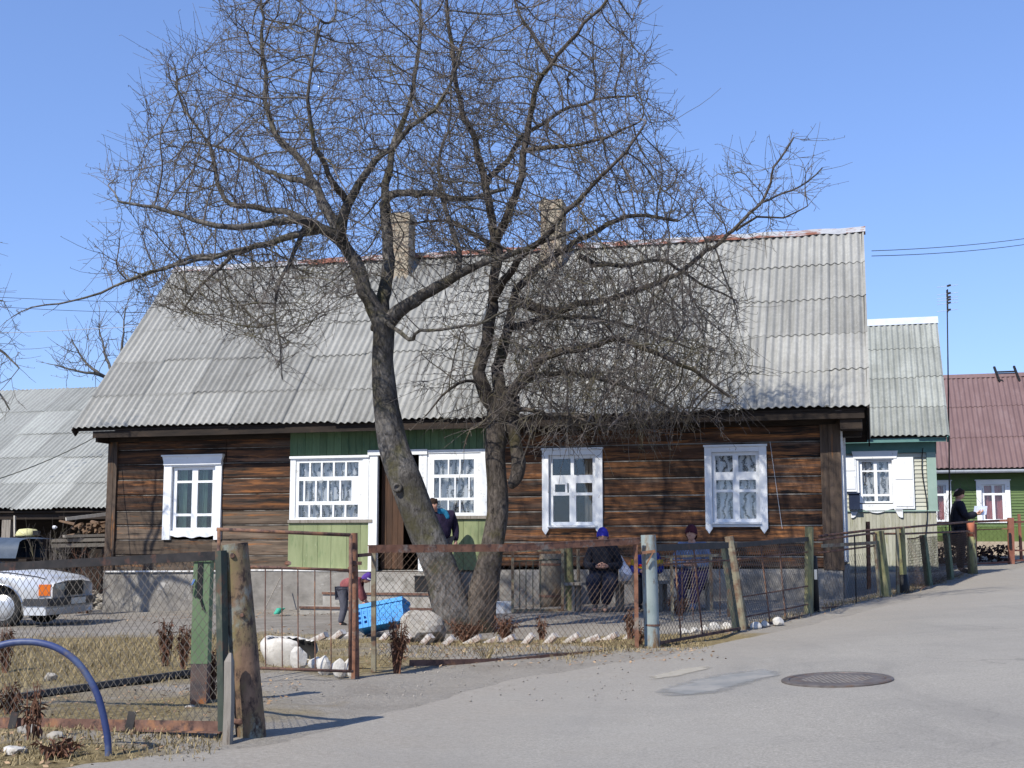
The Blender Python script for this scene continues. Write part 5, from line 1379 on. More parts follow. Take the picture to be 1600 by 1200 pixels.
o = mb.build('box', 'bitumen', None); o.location = c; o.rotation_euler[2] = R(ANG); tag(o, 'small black box standing on the porch step', 'box')

# blue plastic pipe arch
def arch():
    Y = 7.35; pts = [P(px, py, Y) for px, py in [(170,1190),(169,1165),(165,1135),(157,1100),(146,1072),(130,1046),(112,1027),(88,1012),(62,1004.5),(36,1003),(10,1006),(-20,1016),(-50,1035),(-78,1066),(-96,1105),(-104,1150),(-106,1200)]]
    pts[0].z -= .1; pts[-1].z -= .1
    # soften
    q = []
    for i in range(len(pts)-1):
        p0, p1, p2, p3 = pts[max(i-1,0)], pts[i], pts[i+1], pts[min(i+2,len(pts)-1)]
        for k in range(4):
            t = k/4; q.append(.5*((2*p1)+(p2-p0)*t+(2*p0-5*p1+4*p2-p3)*t*t+(3*p1-p0-3*p2+p3)*t**3))
    q.append(pts[-1])
    mb = MB(); mb.tube(q, .0195, 12); solo(mb, 'plastic_pipe', 'bluehose', 'blue plastic pipe bent into an arch before the mesh gate', 'pipe', G(170,1180), smooth=True)
arch()
for i, (px, py, w, h, m, lab) in enumerate([(45,1150,22,18,'greystone','pale field stone left of the blue arch'),(87,1158,17,13,'greystone','rounded pale stone next to the larger field stone'),(22,1178,20,10,'whitestone','flat whitish stone in the bottom left corner'),(78,1062,12,9,'greystone','small tan stone in the grass behind the gate'),(34,1172,9,5,'greystone','tiny pebble by the flat whitish stone'),(300,1108,12,5,'greystone','flat pale stone at the foot of the green post')]):
    c = G(px, py); k = c.y/2000; mb = MB(); mb.rock((c.x, c.y, c.z+h*k*.2), w*k, w*k*.8, h*k, 80+i, .5, 3); solo(mb, 'stone', m, lab, 'stone', c)
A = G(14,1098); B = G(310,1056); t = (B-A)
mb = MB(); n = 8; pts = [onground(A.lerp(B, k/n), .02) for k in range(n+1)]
mb.tube(pts, [.045]*9, 6); solo(mb, 'shadow_bar', 'bitumen', 'long black bar on the grass behind the gate, standing in for a shadow', 'pole', onground(A))  # black bar laid on the grass in place of a shadow band

# dried plants
def dried(px, py, hpx, wpx, n, lab, seed, heads=True, name='dried_plant', m='driedplant', lean=0, group=None):
    c = G(px, py); k = c.y/2000; h = hpx*k; w = wpx*k; rg = random.Random(seed)
    mb = MB()
    for i in range(n):
        a = rg.uniform(0, 6.28); s = rg.uniform(.1,1)**.7; hh = h*rg.uniform(.55,1.0)
        b = c+Vector((rg.uniform(-.03,.03), rg.uniform(-.03,.03), -.02))
        tip = c+Vector((math.cos(a)*w*.5*s+lean*hh, math.sin(a)*w*.4*s, hh))
        mid = b.lerp(tip, .5)+Vector((rg.uniform(-.02,.02), rg.uniform(-.02,.02), hh*.08))
        mb.tube([b, mid, tip], [.005,.004,.0025], 3, cap=False)
        if heads:
            for q in range(rg.randint(3,7)):
                t = rg.uniform(.35,1); p = b.lerp(mid, t*2) if t < .5 else mid.lerp(tip, t*2-1)
                d = Vector((rg.uniform(-1,1), rg.uniform(-1,1), rg.uniform(-.9,.5))).normalized(); l = rg.uniform(.03,.085); s_ = d.cross(Vector((0,.3,1))).normalized()*rg.uniform(.006,.016)
                mb.add([p, p+d*l*.5+s_, p+d*l+Vector((0,0,-.02)), p+d*l*.5-s_], [(0,1,2,3)])
    return solo(mb, name, m, lab, 'plant', c, group)
dried(258,1043,76,26,34,'rust-brown dried plant clump left of the green post',1)
dried(287,1045,66,26,30,'rust-brown dried plant clump nearest the green post',2)
dried(8,1052,74,30,40,'dark rust dried plant at the left edge behind the mesh',3)
dried(331,1100,82,14,26,'narrow dry weed growing at the green post foot',4)
dried(620,1052,88,36,46,'upright rust-brown dried plant before the fence panel',5)
dried(728,1004,36,70,60,'low spreading rust-brown dried plant at the foot of the trunks',6)
dried(790,1000,38,46,46,'small rust dried plant right of the trunks',7)
dried(846,1000,40,14,16,'thin dried stalks in the brick-edged bed',8)
dried(985,1000,48,16,18,'dried stalks by the rusty stile',9)
dried(1000,1010,40,24,20,'pale dry weed at the foot of the pipe post',10)
dried(1062,962,28,50,60,'rust dried plant in front of the woman in blue',11)
dried(52,1160,92,34,14,'thin tawny stalks rising before the gate at left',12, True)
dried(92,1185,30,90,22,'sprawling dry stems in the bottom left corner',13)
dried(760,1035,46,60,14,'sparse straw-coloured stalks at the fence panel foot',14, False, 'dried_plant', 'straw')
dried(18,1120,50,50,30,'tangled dry weed at the gate bottom left',15)

# straw grass and leaf litter
def scatter():
    rs = np.random.RandomState(9)
    def tufts(n, zone, hmin, hmax, seed):
        V = []; Fc = []; r = np.random.RandomState(seed); b = 0
        pts = []
        while len(pts) < n:
            q = zone(r)
            if q is not None: pts.append(q)
        pts = np.array(pts); z = ghv(pts[:,0], pts[:,1]); z += rough(pts[:,0], pts[:,1])*.035
        a = r.uniform(0, 6.28, n); L = r.uniform(hmin, hmax, n); tilt = r.uniform(.25, 1.35, n); w = r.uniform(.0025,.005, n)
        dx = np.cos(a)*np.sin(tilt)*L; dy = np.sin(a)*np.sin(tilt)*L; dz = np.cos(tilt)*L
        px = -np.sin(a)*w; py = np.cos(a)*w
        base = np.stack([pts[:,0], pts[:,1], z-.01], 1)
        v0 = base+np.stack([px, py, 0*px], 1); v1 = base-np.stack([px, py, 0*px], 1); v2 = base+np.stack([dx*.6, dy*.6, dz*.75], 1); v3 = base+np.stack([dx, dy, dz], 1)
        V = np.stack([v0, v1, v2+np.stack([-px*.7, -py*.7, 0*px], 1), v2+np.stack([px*.7, py*.7, 0*px], 1), v3], 1).reshape(-1, 3)
        i = np.arange(n)*5
        F_ = [(int(k), int(k+1), int(k+2), int(k+3)) for k in i]+[(int(k+3), int(k+2), int(k+4)) for k in i]
        return V, F_
    rough_ = rough
    def zone_yard(r):
        x, y = r.uniform(-10,-1.6), r.uniform(9.3,18.3); q = min(((x+5.6)/3.8)**2+((y-14.2)/3.6)**2, ((x+8)/4)**2+((y-12)/4)**2)
        return (x, y) if r.uniform(0,1) > q*.75 else None
    def zone_front(r):
        x, y = r.uniform(-4.2,-1.7), r.uniform(6.6,8.6)
        return (x, y) if y > 6.9+.55*(x+4)*.3 and r.uniform(0,1) < .8 else None
    def zone_bed(r):
        t = r.uniform(0,1); x = -1.5+3.6*t; y = 13.0+r.uniform(0,2.6)+t*.4
        return (x, y) if r.uniform(0,1) < .7 else None
    def zone_fence(r):
        s = r.uniform(-.12,.95); return (1.54+7.86*s+r.normal(0,.12)-.12, 14+12.2*s+r.normal(0,.12)+.08)
    for (nm, n, z, a, b, lab) in (('dry_grass', 26000, zone_yard, .03, .11, 1), ('dry_grass', 6000, zone_front, .02, .07, 2), ('dry_grass', 5500, zone_bed, .02, .07, 3), ('dry_grass', 3500, zone_fence, .03, .1, 4)):
        V, F_ = tufts(n, z, a, b, lab)
        me = bpy.data.meshes.new(nm); me.from_pydata(V.tolist(), [], F_); me.materials.append(M['straw'])
        o = bpy.data.objects.new(nm, me); C.objects.link(o); tag(o, ['straw-coloured dry grass across the left yard','short dry grass along the road edge bottom left','sparse dry grass in the brick-edged bed','dry grass tufts along the right fence foot'][lab-1], 'grass', kind='stuff')
    # leaves and grit
    mb = MB(); r = random.Random(4)
    def leaf(x, y, s):
        z = gh(x, y)+.012+rough(np.array([x]), np.array([y]))[0]*.035; a = r.uniform(0,6.28); t = r.uniform(-.5,.5)
        d = Vector((math.cos(a), math.sin(a), t))*s; e = Vector((-math.sin(a), math.cos(a), r.uniform(-.5,.5)))*s*.5; c = Vector((x,y,z))
        mb.add([c-d, c+e, c+d, c-e], [(0,1,2,3)])
    for _ in range(4600):
        u = r.random()
        if u < .5: x, y = (r.uniform(-8,-1.7), r.uniform(7,19)) if u < .28 else (r.uniform(-5,-1.7), r.uniform(7,11))
        elif u < .62: x, y = r.uniform(-8.5,-3), r.uniform(21.5,23.5)
        elif u < .85: x, y = r.uniform(-1.6,2), r.uniform(12,15.6)
        else: s = r.random(); x, y = 1.4+7.8*s+r.gauss(0,.15), 14+12.2*s+r.gauss(0,.15)
        leaf(x, y, r.uniform(.008,.028))
    o = mb.build('leaf_litter', 'litter'); tag(o, 'brown fallen leaves scattered over the yard', 'leaves', kind='stuff')
    mb = MB()
    for _ in range(240):
        u = r.random()
        if u < .6: p = G(r.uniform(420,1000), r.uniform(1030,1100))
        else: s = r.random(); p = Vector((1.6+7.4*s+abs(r.gauss(0,.12)), 13.9+12.2*s, 0)); p.z = gh(p.x, p.y)
        s = r.uniform(.004,.014); mb.rock((p.x,p.y,p.z+.012), s, s, s*.7, r.randint(0,999), .5, 1)
    M['grit'] = mat('grey_grit', (.15,.135,.115), (.33,.3,.26), 5, .95, 0, island=.3); o = mb.build('grit', 'grit'); tag(o, 'loose grit and pebbles strewn over the road edge', 'gravel', kind='stuff')
scatter()
# ================================================================== car at the left edge
def car():
    c = G(10,980); c.y = 20.4; c.x = P(10,980,20.4).x; c.z = gh(c.x, c.y)
    yaw = R(-6)
    t = thing('silver_car', 'silver saloon car with an amber corner lamp parked at the left edge', 'car', c+Vector((0,.75,0)), yaw, world=False)
    # local: +x forward, origin under the front axle
    wr = .31; xf, xb = 0.0, -2.75; NOSE = .80; TAIL = -3.75; HW = .86
    def ztop(x):
        ks = [(TAIL,.80),(TAIL+.15,.93),(-2.9,.97),(-.75,.95),(-.55,.93),(.2,.865),(.62,.80),(NOSE-.03,.735),(NOSE,.70)]
        for (a, za), (b, zb) in zip(ks[:-1], ks[1:]):
            if a <= x <= b: return za+(zb-za)*(x-a)/(b-a)
        return .7
    def zbot(x):
        z = .20 if x < .55 else .22
        for xw in (xf, xb):
            d = abs(x-xw); rr = .37
            if d < rr: z = max(z, .30+math.sqrt(rr*rr-d*d)*.98)
        return z
    def hw(x):
        k = HW
        if x > .1: k -= .13*((x-.1)/(NOSE-.1))**2
        if x < -3: k -= .1*((-3-x)/.75)**2
        return k
    xs = sorted(set([TAIL+(NOSE-TAIL)*i/90 for i in range(91)]+[xf-.37,xf+.37,xb-.37,xb+.37]))
    mb = MB(); vs = []; m_ = 13
    for x in xs:
        w = hw(x); zt = ztop(x); zb = min(zbot(x), zt-.1); zm = max(.60, zb+.02)
        half = [(w*.93, zb), (w*.985, max(zb+.015, .36) if zb < .36 else zb+.012), (w, zm), (w*.985, zt-.07 if zt-.07 > zm else zm+.01), (w*.94, zt-.018), (w*.55, zt+.012), (0, zt+.02)]
        ring = [(x, -a, z) for a, z in half]+[(x, a, z) for a, z in reversed(half[:-1])]
        vs += ring
    n = len(xs)
    fs = [(i*m_+k, (i+1)*m_+k, (i+1)*m_+k+1, i*m_+k+1) for i in range(n-1) for k in range(m_-1)]
    fs += [tuple(range(m_-1,-1,-1)), tuple(range((n-1)*m_, n*m_))]
    mb.add(vs, [tuple(reversed(f)) for f in fs]); body = mb.build('body', 'silver_car', t, True)
    for s in (-1, 1):   # bonnet shut line, wheel-arch lip, rubbing strip
        mb = MB(); mb.tube([(x, s*hw(x)*.955, ztop(x)-.014) for x in [-.62+.13*i for i in range(11)]], .006, 4); mb.tube([(xf-.42, s*(HW+.001), z) for z in (.42,.6,.8,.86)], .005, 4); mb.build('shut_line', 'bitumen', body)
        mb = MB(); mb.tube([(xf+.375*math.cos(R(a)), s*(hw(xf+.375*math.cos(R(a)))+.003), .30+.375*math.sin(R(a))) for a in range(-8, 189, 14)], .012, 5); mb.build('arch_lip', 'chrome', body, True)
        mb = MB(); mb.box(-2.3, -.44, min(s*HW, s*(HW+.02)), max(s*HW, s*(HW+.02)), .47, .53); mb.build('rubbing_strip', 'car_trim', body)
    mb = MB(); mb.box(TAIL+.1, NOSE-.12, -HW*.8, HW*.8, .19, .5); mb.build('underbody', 'bitumen', t)
    # greenhouse
    mb = MB(); st = [(-.72,.90,.74,.95),(-1.35,1.36,.58,.95),(-1.6,1.40,.57,.95),(-2.4,1.39,.57,.95),(-2.75,1.33,.56,.95),(-3.3,.95,.70,.95)]
    vs = []
    for x, z, w, z0 in st: vs += [(x,-.76,z0-.02),(x,-w,z),(x,w,z),(x,.76,z0-.02)]
    mb.add(vs, [(i*4+k, i*4+k+1, i*4+5+k, i*4+4+k) for i in range(5) for k in range(3)]); mb.build('glasshouse', 'car_glass', t)
    mb = MB(); mb.add([(-1.35,-.585,1.365),(-1.35,.585,1.365),(-2.72,.57,1.345),(-2.72,-.57,1.345),(-1.9,-.575,1.42),(-1.9,.575,1.42)], [(0,1,5,4),(4,5,2,3)]); mb.build('roof', 'silver_car', t)
    # wheels
    for x, s in ((xf,-1),(xf,1),(xb,-1),(xb,1)):
        mb = MB(); y0 = s*(HW-.20); prof = [(.20,-.09),(.27,-.10),(.305,-.08),(.31,-.04),(.31,.04),(.305,.08),(.27,.10),(.20,.09)]
        mb.lathe(prof, 36, (x, y0, wr), 'y'); w = mb.build('wheel', 'rubber', t, True)
        mb = MB(); f = s
        mb.lathe([(.205,f*.085),(.20,f*.1),(.17,f*.088),(.16,f*.104),(.08,f*.112),(.001,f*.114)], 30, (x, y0, wr), 'y'); mb.build('hubcap', 'hubcap', w, True)
    # nose: grille, lamps, bumper, plate
    fx = NOSE
    mb = MB(); mb.box(fx-.10, fx+.02, -.30, .30, .50, .715); g = mb.build('grille', 'bitumen', t)
    mb = MB()
    for k in range(5): mb.box(fx+.021, fx+.03, -.28, .28, .53+k*.035, .54+k*.035)
    plate_ = [(-.31,.49,.31,.505),(-.31,.70,.31,.725)]
    for a, z0, b, z1 in plate_: mb.box(fx-.02, fx+.035, a, b, z0, z1)
    for a in (-.31,.295): mb.box(fx-.02, fx+.035, a, a+.015, .506, .699)
    mb.build('grille_bar', 'car_trim', g)
    for s in (-1, 1):
        a, b = sorted((s*.32, s*.62)); mb = MB(); mb.add([(fx-.02,a,.50),(fx-.02,b,.50),(fx+.022 if s<0 else fx-.01,b,.68),(fx+.01,a,.68),(fx-.15,a,.5),(fx-.15,b,.5),(fx-.15,b,.68),(fx-.15,a,.68)], [(0,1,2,3),(7,6,5,4),(0,4,5,1),(1,5,6,2),(2,6,7,3),(3,7,4,0)])
        mb.build('headlight', 'lamp_glass', t)
        w0 = hw(fx-.22)*1.005; mb = MB(); p = [(fx-.0, s*.625), (fx-.03, s*.745), (fx-.19, s*(w0+.004)), (fx-.19, s*.6), (fx-.1, s*.6)]
        vs = [(x, y, .50) for x, y in p]+[(x, y, .675) for x, y in p]; k = len(p)
        mb.add(vs, [tuple(range(k)), tuple(range(2*k-1,k-1,-1))]+[(i, k+i, k+(i+1)%k, (i+1)%k) for i in range(k)]); mb.build('indicator', 'orange', t)
    mb = MB(); nseg = 20; vs = []
    for i in range(nseg+1):
        u = -1+2*i/nseg; y = u*(HW+.012); 
        x = fx+.09-.10*abs(u)**3; 
        if abs(u) > .93: x = fx-.01
        for (dx, z) in ((-.08,.46),(0.0,.455),(.012,.40),(.006,.345),(-.08,.34)): vs.append((x+dx, y, z))
    mb.add(vs, [(i*5+k, i*5+k+1, (i+1)*5+k+1, (i+1)*5+k) for i in range(nseg) for k in range(4)])
    for s in (-1, 1): mb.box(xf+.40, fx+.0, min(s*(HW-.02), s*(HW+.014)), max(s*(HW-.02), s*(HW+.014)), .345, .455)
    mb.build('bumper', 'car_trim', t)
    mb = MB(); vs = []
    for i in range(nseg+1):
        u = -1+2*i/nseg; y = u*(HW-.01); x = fx+.06-.10*abs(u)**3
        for (dx, z) in ((-.02,.338),(0,.30),(-.05,.20)): vs.append((x+dx, y, z))
    mb.add(vs, [(i*3+k, i*3+k+1, (i+1)*3+k+1, (i+1)*3+k) for i in range(nseg) for k in range(2)])
    for s in (-1, 1): mb.box(xf+.41, fx-.04, min(s*(HW-.06), s*(HW-.005)), max(s*(HW-.06), s*(HW-.005)), .2, .338)
    mb.build('bumper_apron', 'silver_car', t)
    mb = MB(); mb.box(fx+.095, fx+.105, -.26, .26, .352, .45); mb.build('number_plate', 'plate', t)
    mb = MB()
    for y in (-.2, .25): mb.beam((-.66, y, .965), (-.78, y+.5, 1.0), .015, .015)
    mb.build('wiper', 'bitumen', t)
car()

# covered handcart and clutter before the shed
def cart():
    c = GY(12, 26.0); t = thing('handcart', 'cart under a slate-blue tarpaulin with an open dark end, behind the car', 'cart', c, R(-8), world=False)
    zb = P(20,868,26).z-c.z; zt = P(20,838,26).z-c.z
    mb = MB(); n = 12; vs = []
    L0, L1 = -1.5, .42; rr = (zt-zb)
    for j, x in enumerate((L0, L0+.5, 0, L1)):
        for k in range(n+1):
            a = math.pi*k/n; vs.append((x+ (0 if j < 3 else .03*math.sin(a*5)), -.55*math.cos(a)*(1 if j else .85), zb-.05+(rr+.05)*(math.sin(a)**.6)*(1-.03*j%2)))
    mb.add(vs, [(j*(n+1)+k, j*(n+1)+k+1, (j+1)*(n+1)+k+1, (j+1)*(n+1)+k) for j in range(3) for k in range(n)]); mb.add(vs[:n+1], [tuple(range(n+1))])
    # stiff flap held out at the open end
    mb.add([(L1,-.3,zt-.03),(L1+.34,-.28,zt-.05),(L1+.34,.3,zt-.05),(L1,.3,zt-.02),(L1,-.3,zt-.04),(L1+.34,-.28,zt-.06),(L1+.34,.3,zt-.06),(L1,.3,zt-.03)], [(0,1,2,3),(7,6,5,4),(0,4,5,1),(1,5,6,2),(2,6,7,3)])
    mb.build('tarpaulin', 'tarp', t, True)
    mb = MB(); mb.box(L0+.05, L1+.2, -.5, .5, zb-.35, zb-.06); mb.build('bed', 'darkwood', t)
    for s in (-1, 1): mb = MB(); mb.lathe([(.3,-.03),(.36,-.03),(.36,.03),(.3,.03),(.05,.02),(.05,-.02)], 20, (-.4, s*.58, .36), 'y'); mb.build('wheel', 'rubber', t)
    for s in (-1, 1): mb = MB(); mb.beam((L1-.2, s*.4, zb-.3), (L1-.1, s*.42, 0), .05, .05); mb.build('leg', 'darkwood', t)
cart()
def timber():
    # silvered planks piled in front of the shed, right of the cart
    Y = 28.0; zg = gh(P(120,850,Y).x, Y)
    for i, (xa, xb, py, th) in enumerate([(100,172,838,.10),(62,168,845,.12),(70,172,853,.13)]):
        a, b = P(xa,py,Y-.1*i), P(xb,py-2,Y+.5-.1*i)
        mb = MB(); mb.beam(a, b, .3, th*.6); solo(mb, 'plank', 'greywood', ['topmost short plank of the stack by the house corner','long middle plank of the stack by the house corner','lowest grey plank of the stack by the house corner'][i], 'plank', (a+b)/2, 'planks stacked by the house corner')
    t = thing('plank_rack', 'dark trestle carrying the grey planks by the house corner', 'trestle', onground(P(120,880,28.1)))
    mb = MB()
    for px in (85, 150): p = P(px,858,28.1); mb.beam(onground(p), p, .12, .3, (1,0,0))
    mb.build('leg', 'darkwood', t)
    k = 0
    for row in range(3):
        for i in range(9):
            px = 120+i*6+rnd.uniform(-1,1); p = P(px, 834-row*7, 27.7+rnd.uniform(-.05,.05)) if False else P(116+i*6.5+rnd.uniform(-1,1), 832-row*6+rnd.uniform(-3,3), 28.3)
            mb = MB(); r = rnd.uniform(.02,.05); d = Vector((rnd.uniform(-.5,.5), rnd.uniform(.1,.45), rnd.uniform(-.08,.08)))
            mb.tube([p, p+d], [r, r*.8], 5, wob=.3, seed=k); solo(mb, 'firewood_log', 'firewood', 'split firewood billet stacked on the planks', 'log', p, 'firewood stacked on the planks'); k += 1
    a, b = P(103,811,27.2), P(168,803,27.8); mb = MB(); mb.beam(a, b, .05, .07); solo(mb, 'pale_board', 'palewood', 'pale board lying aslant above the firewood', 'board', (a+b)/2)
    a, b = P(29,832,26.9), P(23,806,27.2); b0 = onground(a); mb = MB(); mb.beam(b0, b, .07, .025, (1,0,0)); solo(mb, 'leaning_board', 'palewood', 'pale narrow board leaning upright behind the cart', 'board', b0)
    c = P(43,836,26.9); mb = MB(); mb.lathe([(.23,-.03),(.24,-.0),(.22,.06),(.17,.12),(.001,.14)], 20, tuple(c)); solo(mb, 'tub', 'yellow_tub', 'upturned pale yellow tub behind the covered cart', 'tub', c, smooth=True)
    c2 = GY(43,27.0); mb = MB(); mb.box(c2.x-.3, c2.x+.35, c2.y-.25, c2.y+.25, c2.z-.1, c.z-.032); solo(mb, 'chest', 'darkwood', 'dark wooden chest under the yellow tub', 'chest', c2)
    mb = MB(); rg = random.Random(5)
    p = P(57,833,26.7); mb.box(p.x-.06, p.x+.06, p.y-.06, p.y+.06, p.z-.04, p.z+.05); solo(mb, 'tin', 'bitumen', 'small black tin beside the yellow tub', 'tin', p-Vector((0,0,.04)))
    p = P(85,824,27.6); mb = MB(); mb.lathe([(.04,-.03),(.04,.03),(.016,.045),(.014,.06),(.001,.062)], 10, tuple(p), 'x'); solo(mb, 'white_bottle', 'white_cloth', 'small white bottle among the twigs before the shed', 'bottle', p)
    mb = MB()
    for i in range(240):
        px = rg.uniform(108,170); q = GY(px, rg.uniform(26.2,27.6)); s = rg.uniform(.03,.1); mb.rock((q.x,q.y,q.z+rg.uniform(0,.35)*(1-abs(px-142)/50)), s, s, s*.7, i, .9, 1)
    o = mb.build('rubble', 'greystone'); tag(o, 'heap of rubble and brick bits by the house corner', 'rubble', kind='stuff')
timber()

# ================================================================== mast and wires
def mast():
    Y = 32.5; b = GY(1484, Y); top = P(1479,447,Y)
    t = thing('antenna_mast', 'tall thin mast with a ladder of television aerial rods', 'aerial', b)
    mb = MB(); mb.tube([b-Vector((0,0,.1)), P(1483,700,Y), P(1480,480,Y), P(1479,453,Y)], [.022,.019,.016,.012], 8); mb.build('pole', 'black_iron', t, True)
    mb = MB(); m2 = MB()
    for py in (447,459,465,469,474,485):
        p = P(1480,py,Y); q = P(1485,py-1.5,Y-.1); mb.beam(p, q, .035, .045); m2.tube([P(1464,py+2,Y+.15), P(1497,py-2,Y-.2)], .006, 4)
    mb.beam(P(1480.5,452,Y-.03), P(1481,488,Y-.03), .025, .025); mb.build('clamp', 'black_iron', t); m2.build('rod', 'gutter', t)
mast()
def wire(name, label, a, b, sag, r, m='bitumen', n=14):
    pts = [a.lerp(b, k/n)-Vector((0,0,sag*4*(k/n)*(1-k/n))) for k in range(n+1)]
    mb = MB(); mb.tube(pts, r, 4, cap=False); return solo(mb, name, m, label, 'wire', a)
wire('power_line', 'upper power line running right from the log house roof', P(1362,392,24.4), P(1720,352,33), .12, .007, 'car_trim')
wire('power_line', 'lower power line running right from the log house roof', P(1362,400,24.4), P(1720,360,33), .14, .007, 'car_trim')
wire('power_line', 'upper thin line across the sky left of the roof', P(-120,458,30), P(330,474,34), .05, .006, 'car_trim')
wire('power_line', 'middle thin line across the sky left of the roof', P(-120,470,30), P(330,488,34), .1, .006, 'car_trim')
wire('power_line', 'lowest line, pale at its left half, left of the roof', P(-120,524,30), P(330,502,34), .05, .009, 'gutter')
wire('clothes_line', 'green line slanting from the eaves down to the left', F1.world(HD['xl']+.5,-.5,HD['ze'](HD['xl'])-.12), P(-90,772,22), .12, .009, 'old_green_post')
wire('drain_wire', 'thin wire hanging down the log wall right of the bright window', F1.world(F1.X(1205,-.03,760),-.05,F1.Z(1205,690,-.05)), F1.world(F1.X(1222,-.05,820),-.05,F1.Z(1222,826,-.05)), .0, .004, 'gutter', 4)

# ================================================================== people
def skin_mesh(nodes, edges, root, sub=2):
    """grow one continuous surface over a skeleton: nodes = {key: (Vector, radius)}"""
    keys = list(nodes); idx = {k: i for i, k in enumerate(keys)}
    me = bpy.data.meshes.new('tmp'); me.from_pydata([tuple(nodes[k][0]) for k in keys], [(idx[a], idx[b]) for a, b in edges], [])
    o = bpy.data.objects.new('tmp', me); C.objects.link(o)
    b = bmesh.new(); b.from_mesh(me); ly = b.verts.layers.skin.verify(); b.verts.ensure_lookup_table()
    for k in keys:
        r = nodes[k][1]; r = r if hasattr(r, '__len__') else (r, r)
        b.verts[idx[k]][ly].radius = r; b.verts[idx[k]][ly].use_root = (k == root)
    b.to_mesh(me); b.free()
    o.modifiers.new('s', 'SKIN').use_smooth_shade = True
    sb = o.modifiers.new('u', 'SUBSURF'); sb.levels = sub; sb.render_levels = sub
    dg = bpy.context.evaluated_depsgraph_get(); ev = o.evaluated_get(dg)
    m2 = bpy.data.meshes.new_from_object(ev)
    vs = [tuple(v.co) for v in m2.vertices]; fs = [tuple(p.vertices) for p in m2.polygons]
    bpy.data.objects.remove(o); bpy.data.meshes.remove(me); bpy.data.meshes.remove(m2)
    return vs, fs
def head_into(mb, c, s, rot, mi_eye=1, mi_lip=2):
    """a head of half-height .12*s at c with nose, eyes, lips and ears; faces -y before rot"""
    Mx = Matrix.Translation(c) @ rot.to_4x4()
    def tr(p): return Mx @ Vector(p)
    n, m = 24, 18; vs = []
    for j in range(m+1):
        th = math.pi*j/m
        for i in range(n):
            ph = 2*math.pi*i/n; x = math.sin(th)*math.sin(ph); y = -math.sin(th)*math.cos(ph); z = math.cos(th)
            X, Y, Z = x*.076, y*.096, z*.118
            if Z < 0:  # jaw narrows, chin forward
                k = min(1, -Z/.118); X *= 1-.34*k*k; Y = Y*(1-.22*k)-.012*k
            f = max(0, -y)
            Y -= .026*math.exp(-((x/.13)**2))*math.exp(-(((Z+.022)/.030)**2))*f          # nose
            Y += .010*math.exp(-(((abs(X)-.032)/.016)**2))*math.exp(-(((Z-.008)/.014)**2))*f  # eye sockets
            Y -= .006*math.exp(-((x/.3)**2))*math.exp(-(((Z+.068)/.012)**2))*f            # lips
            vs.append(tr((X*s, Y*s, Z*s)))
    fs = [(j*n+i, (j+1)*n+i, (j+1)*n+(i+1)%n, j*n+(i+1)%n) for j in range(m) for i in range(n)]
    mb.cur = 0; mb.add(vs, fs)
    def blob(p, r, mi):
        mb.cur = mi; b = bmesh.new(); bmesh.ops.create_icosphere(b, subdivisions=1, radius=1)
        mb.add([tr(((p[0]+v.co.x*r[0])*s, (p[1]+v.co.y*r[1])*s, (p[2]+v.co.z*r[2])*s)) for v in b.verts], [tuple(v.index for v in f.verts) for f in b.faces]); b.free()
    for e in (-1, 1):
        blob((e*.031,-.080,.006), (.011,.007,.006), mi_eye); blob((e*.031,-.088,.024), (.016,.004,.004), mi_eye); blob((e*.077,.008,-.008), (.009,.020,.030), 0)
    blob((0,-.096,-.068), (.022,.006,.006), mi_lip); mb.cur = 0
def hand_into(mb, w, d, nrm, s, side, curl=.9):
    """palm, four unequal fingers and a thumb; w wrist, d pointing direction, nrm palm normal"""
    d = d.normalized(); nrm = (nrm-d*nrm.dot(d)).normalized(); x = d.cross(nrm)*side
    mb.tube([w-d*.01*s, w+d*.03*s, w+d*.065*s, w+d*.09*s], [.024*s,.034*s,.037*s,.03*s], 8)
    for i, (o, L) in enumerate(((-.027,.068),(-.009,.078),(.010,.072),(.027,.056))):
        p = w+d*.085*s+x*o*s; a = d.copy(); pts = [p-d*.02*s, p]
        for q in range(3):
            ang = curl*(.45+.3*q); dd = d*math.cos(ang*(q+1)*.55)+nrm*math.sin(ang*(q+1)*.55); p = p+dd*L*s*(.42,.33,.25)[q]; pts.append(p)
        mb.tube(pts, [.0095*s,.0095*s,.009*s,.0085*s,.0065*s], 6)
    p = w+d*.028*s-x*.03*s
    t1 = (d*.55-x*.65+nrm*.35).normalized(); t2 = (d*.8-x*.1+nrm*.55).normalized()
    mb.tube([p, p+t1*.035*s, p+t1*.035*s+t2*.03*s, p+t1*.035*s+t2*.052*s], [.013*s,.011*s,.0105*s,.007*s], 6)
V3 = lambda *a: Vector(a)
STAND = dict(pelvis=V3(0,0,.92), spine=V3(0,0,1.10), chest=V3(0,0,1.29), neck=V3(0,.005,1.44), hb=V3(0,-.005,1.53),
    shL=V3(-.175,0,1.385), elL=V3(-.23,.03,1.12), wrL=V3(-.235,-.04,.88), shR=V3(.175,0,1.385), elR=V3(.23,.03,1.12), wrR=V3(.235,-.04,.88),
    hipL=V3(-.09,0,.88), knL=V3(-.10,-.02,.49), anL=V3(-.10,.02,.09), toL=V3(-.11,-.14,.035), hipR=V3(.09,0,.88), knR=V3(.10,-.02,.49), anR=V3(.10,.02,.09), toR=V3(.11,-.14,.035), head=V3(0,-.02,1.60))
RAD = dict(pelvis=.125, spine=.115, chest=.13, neck=.055, hb=.055, shL=.058, elL=.042, wrL=.028, shR=.058, elR=.042, wrR=.028, hipL=.085, knL=.058, anL=.04, toL=.034, hipR=.085, knR=.058, anR=.04, toR=.034)
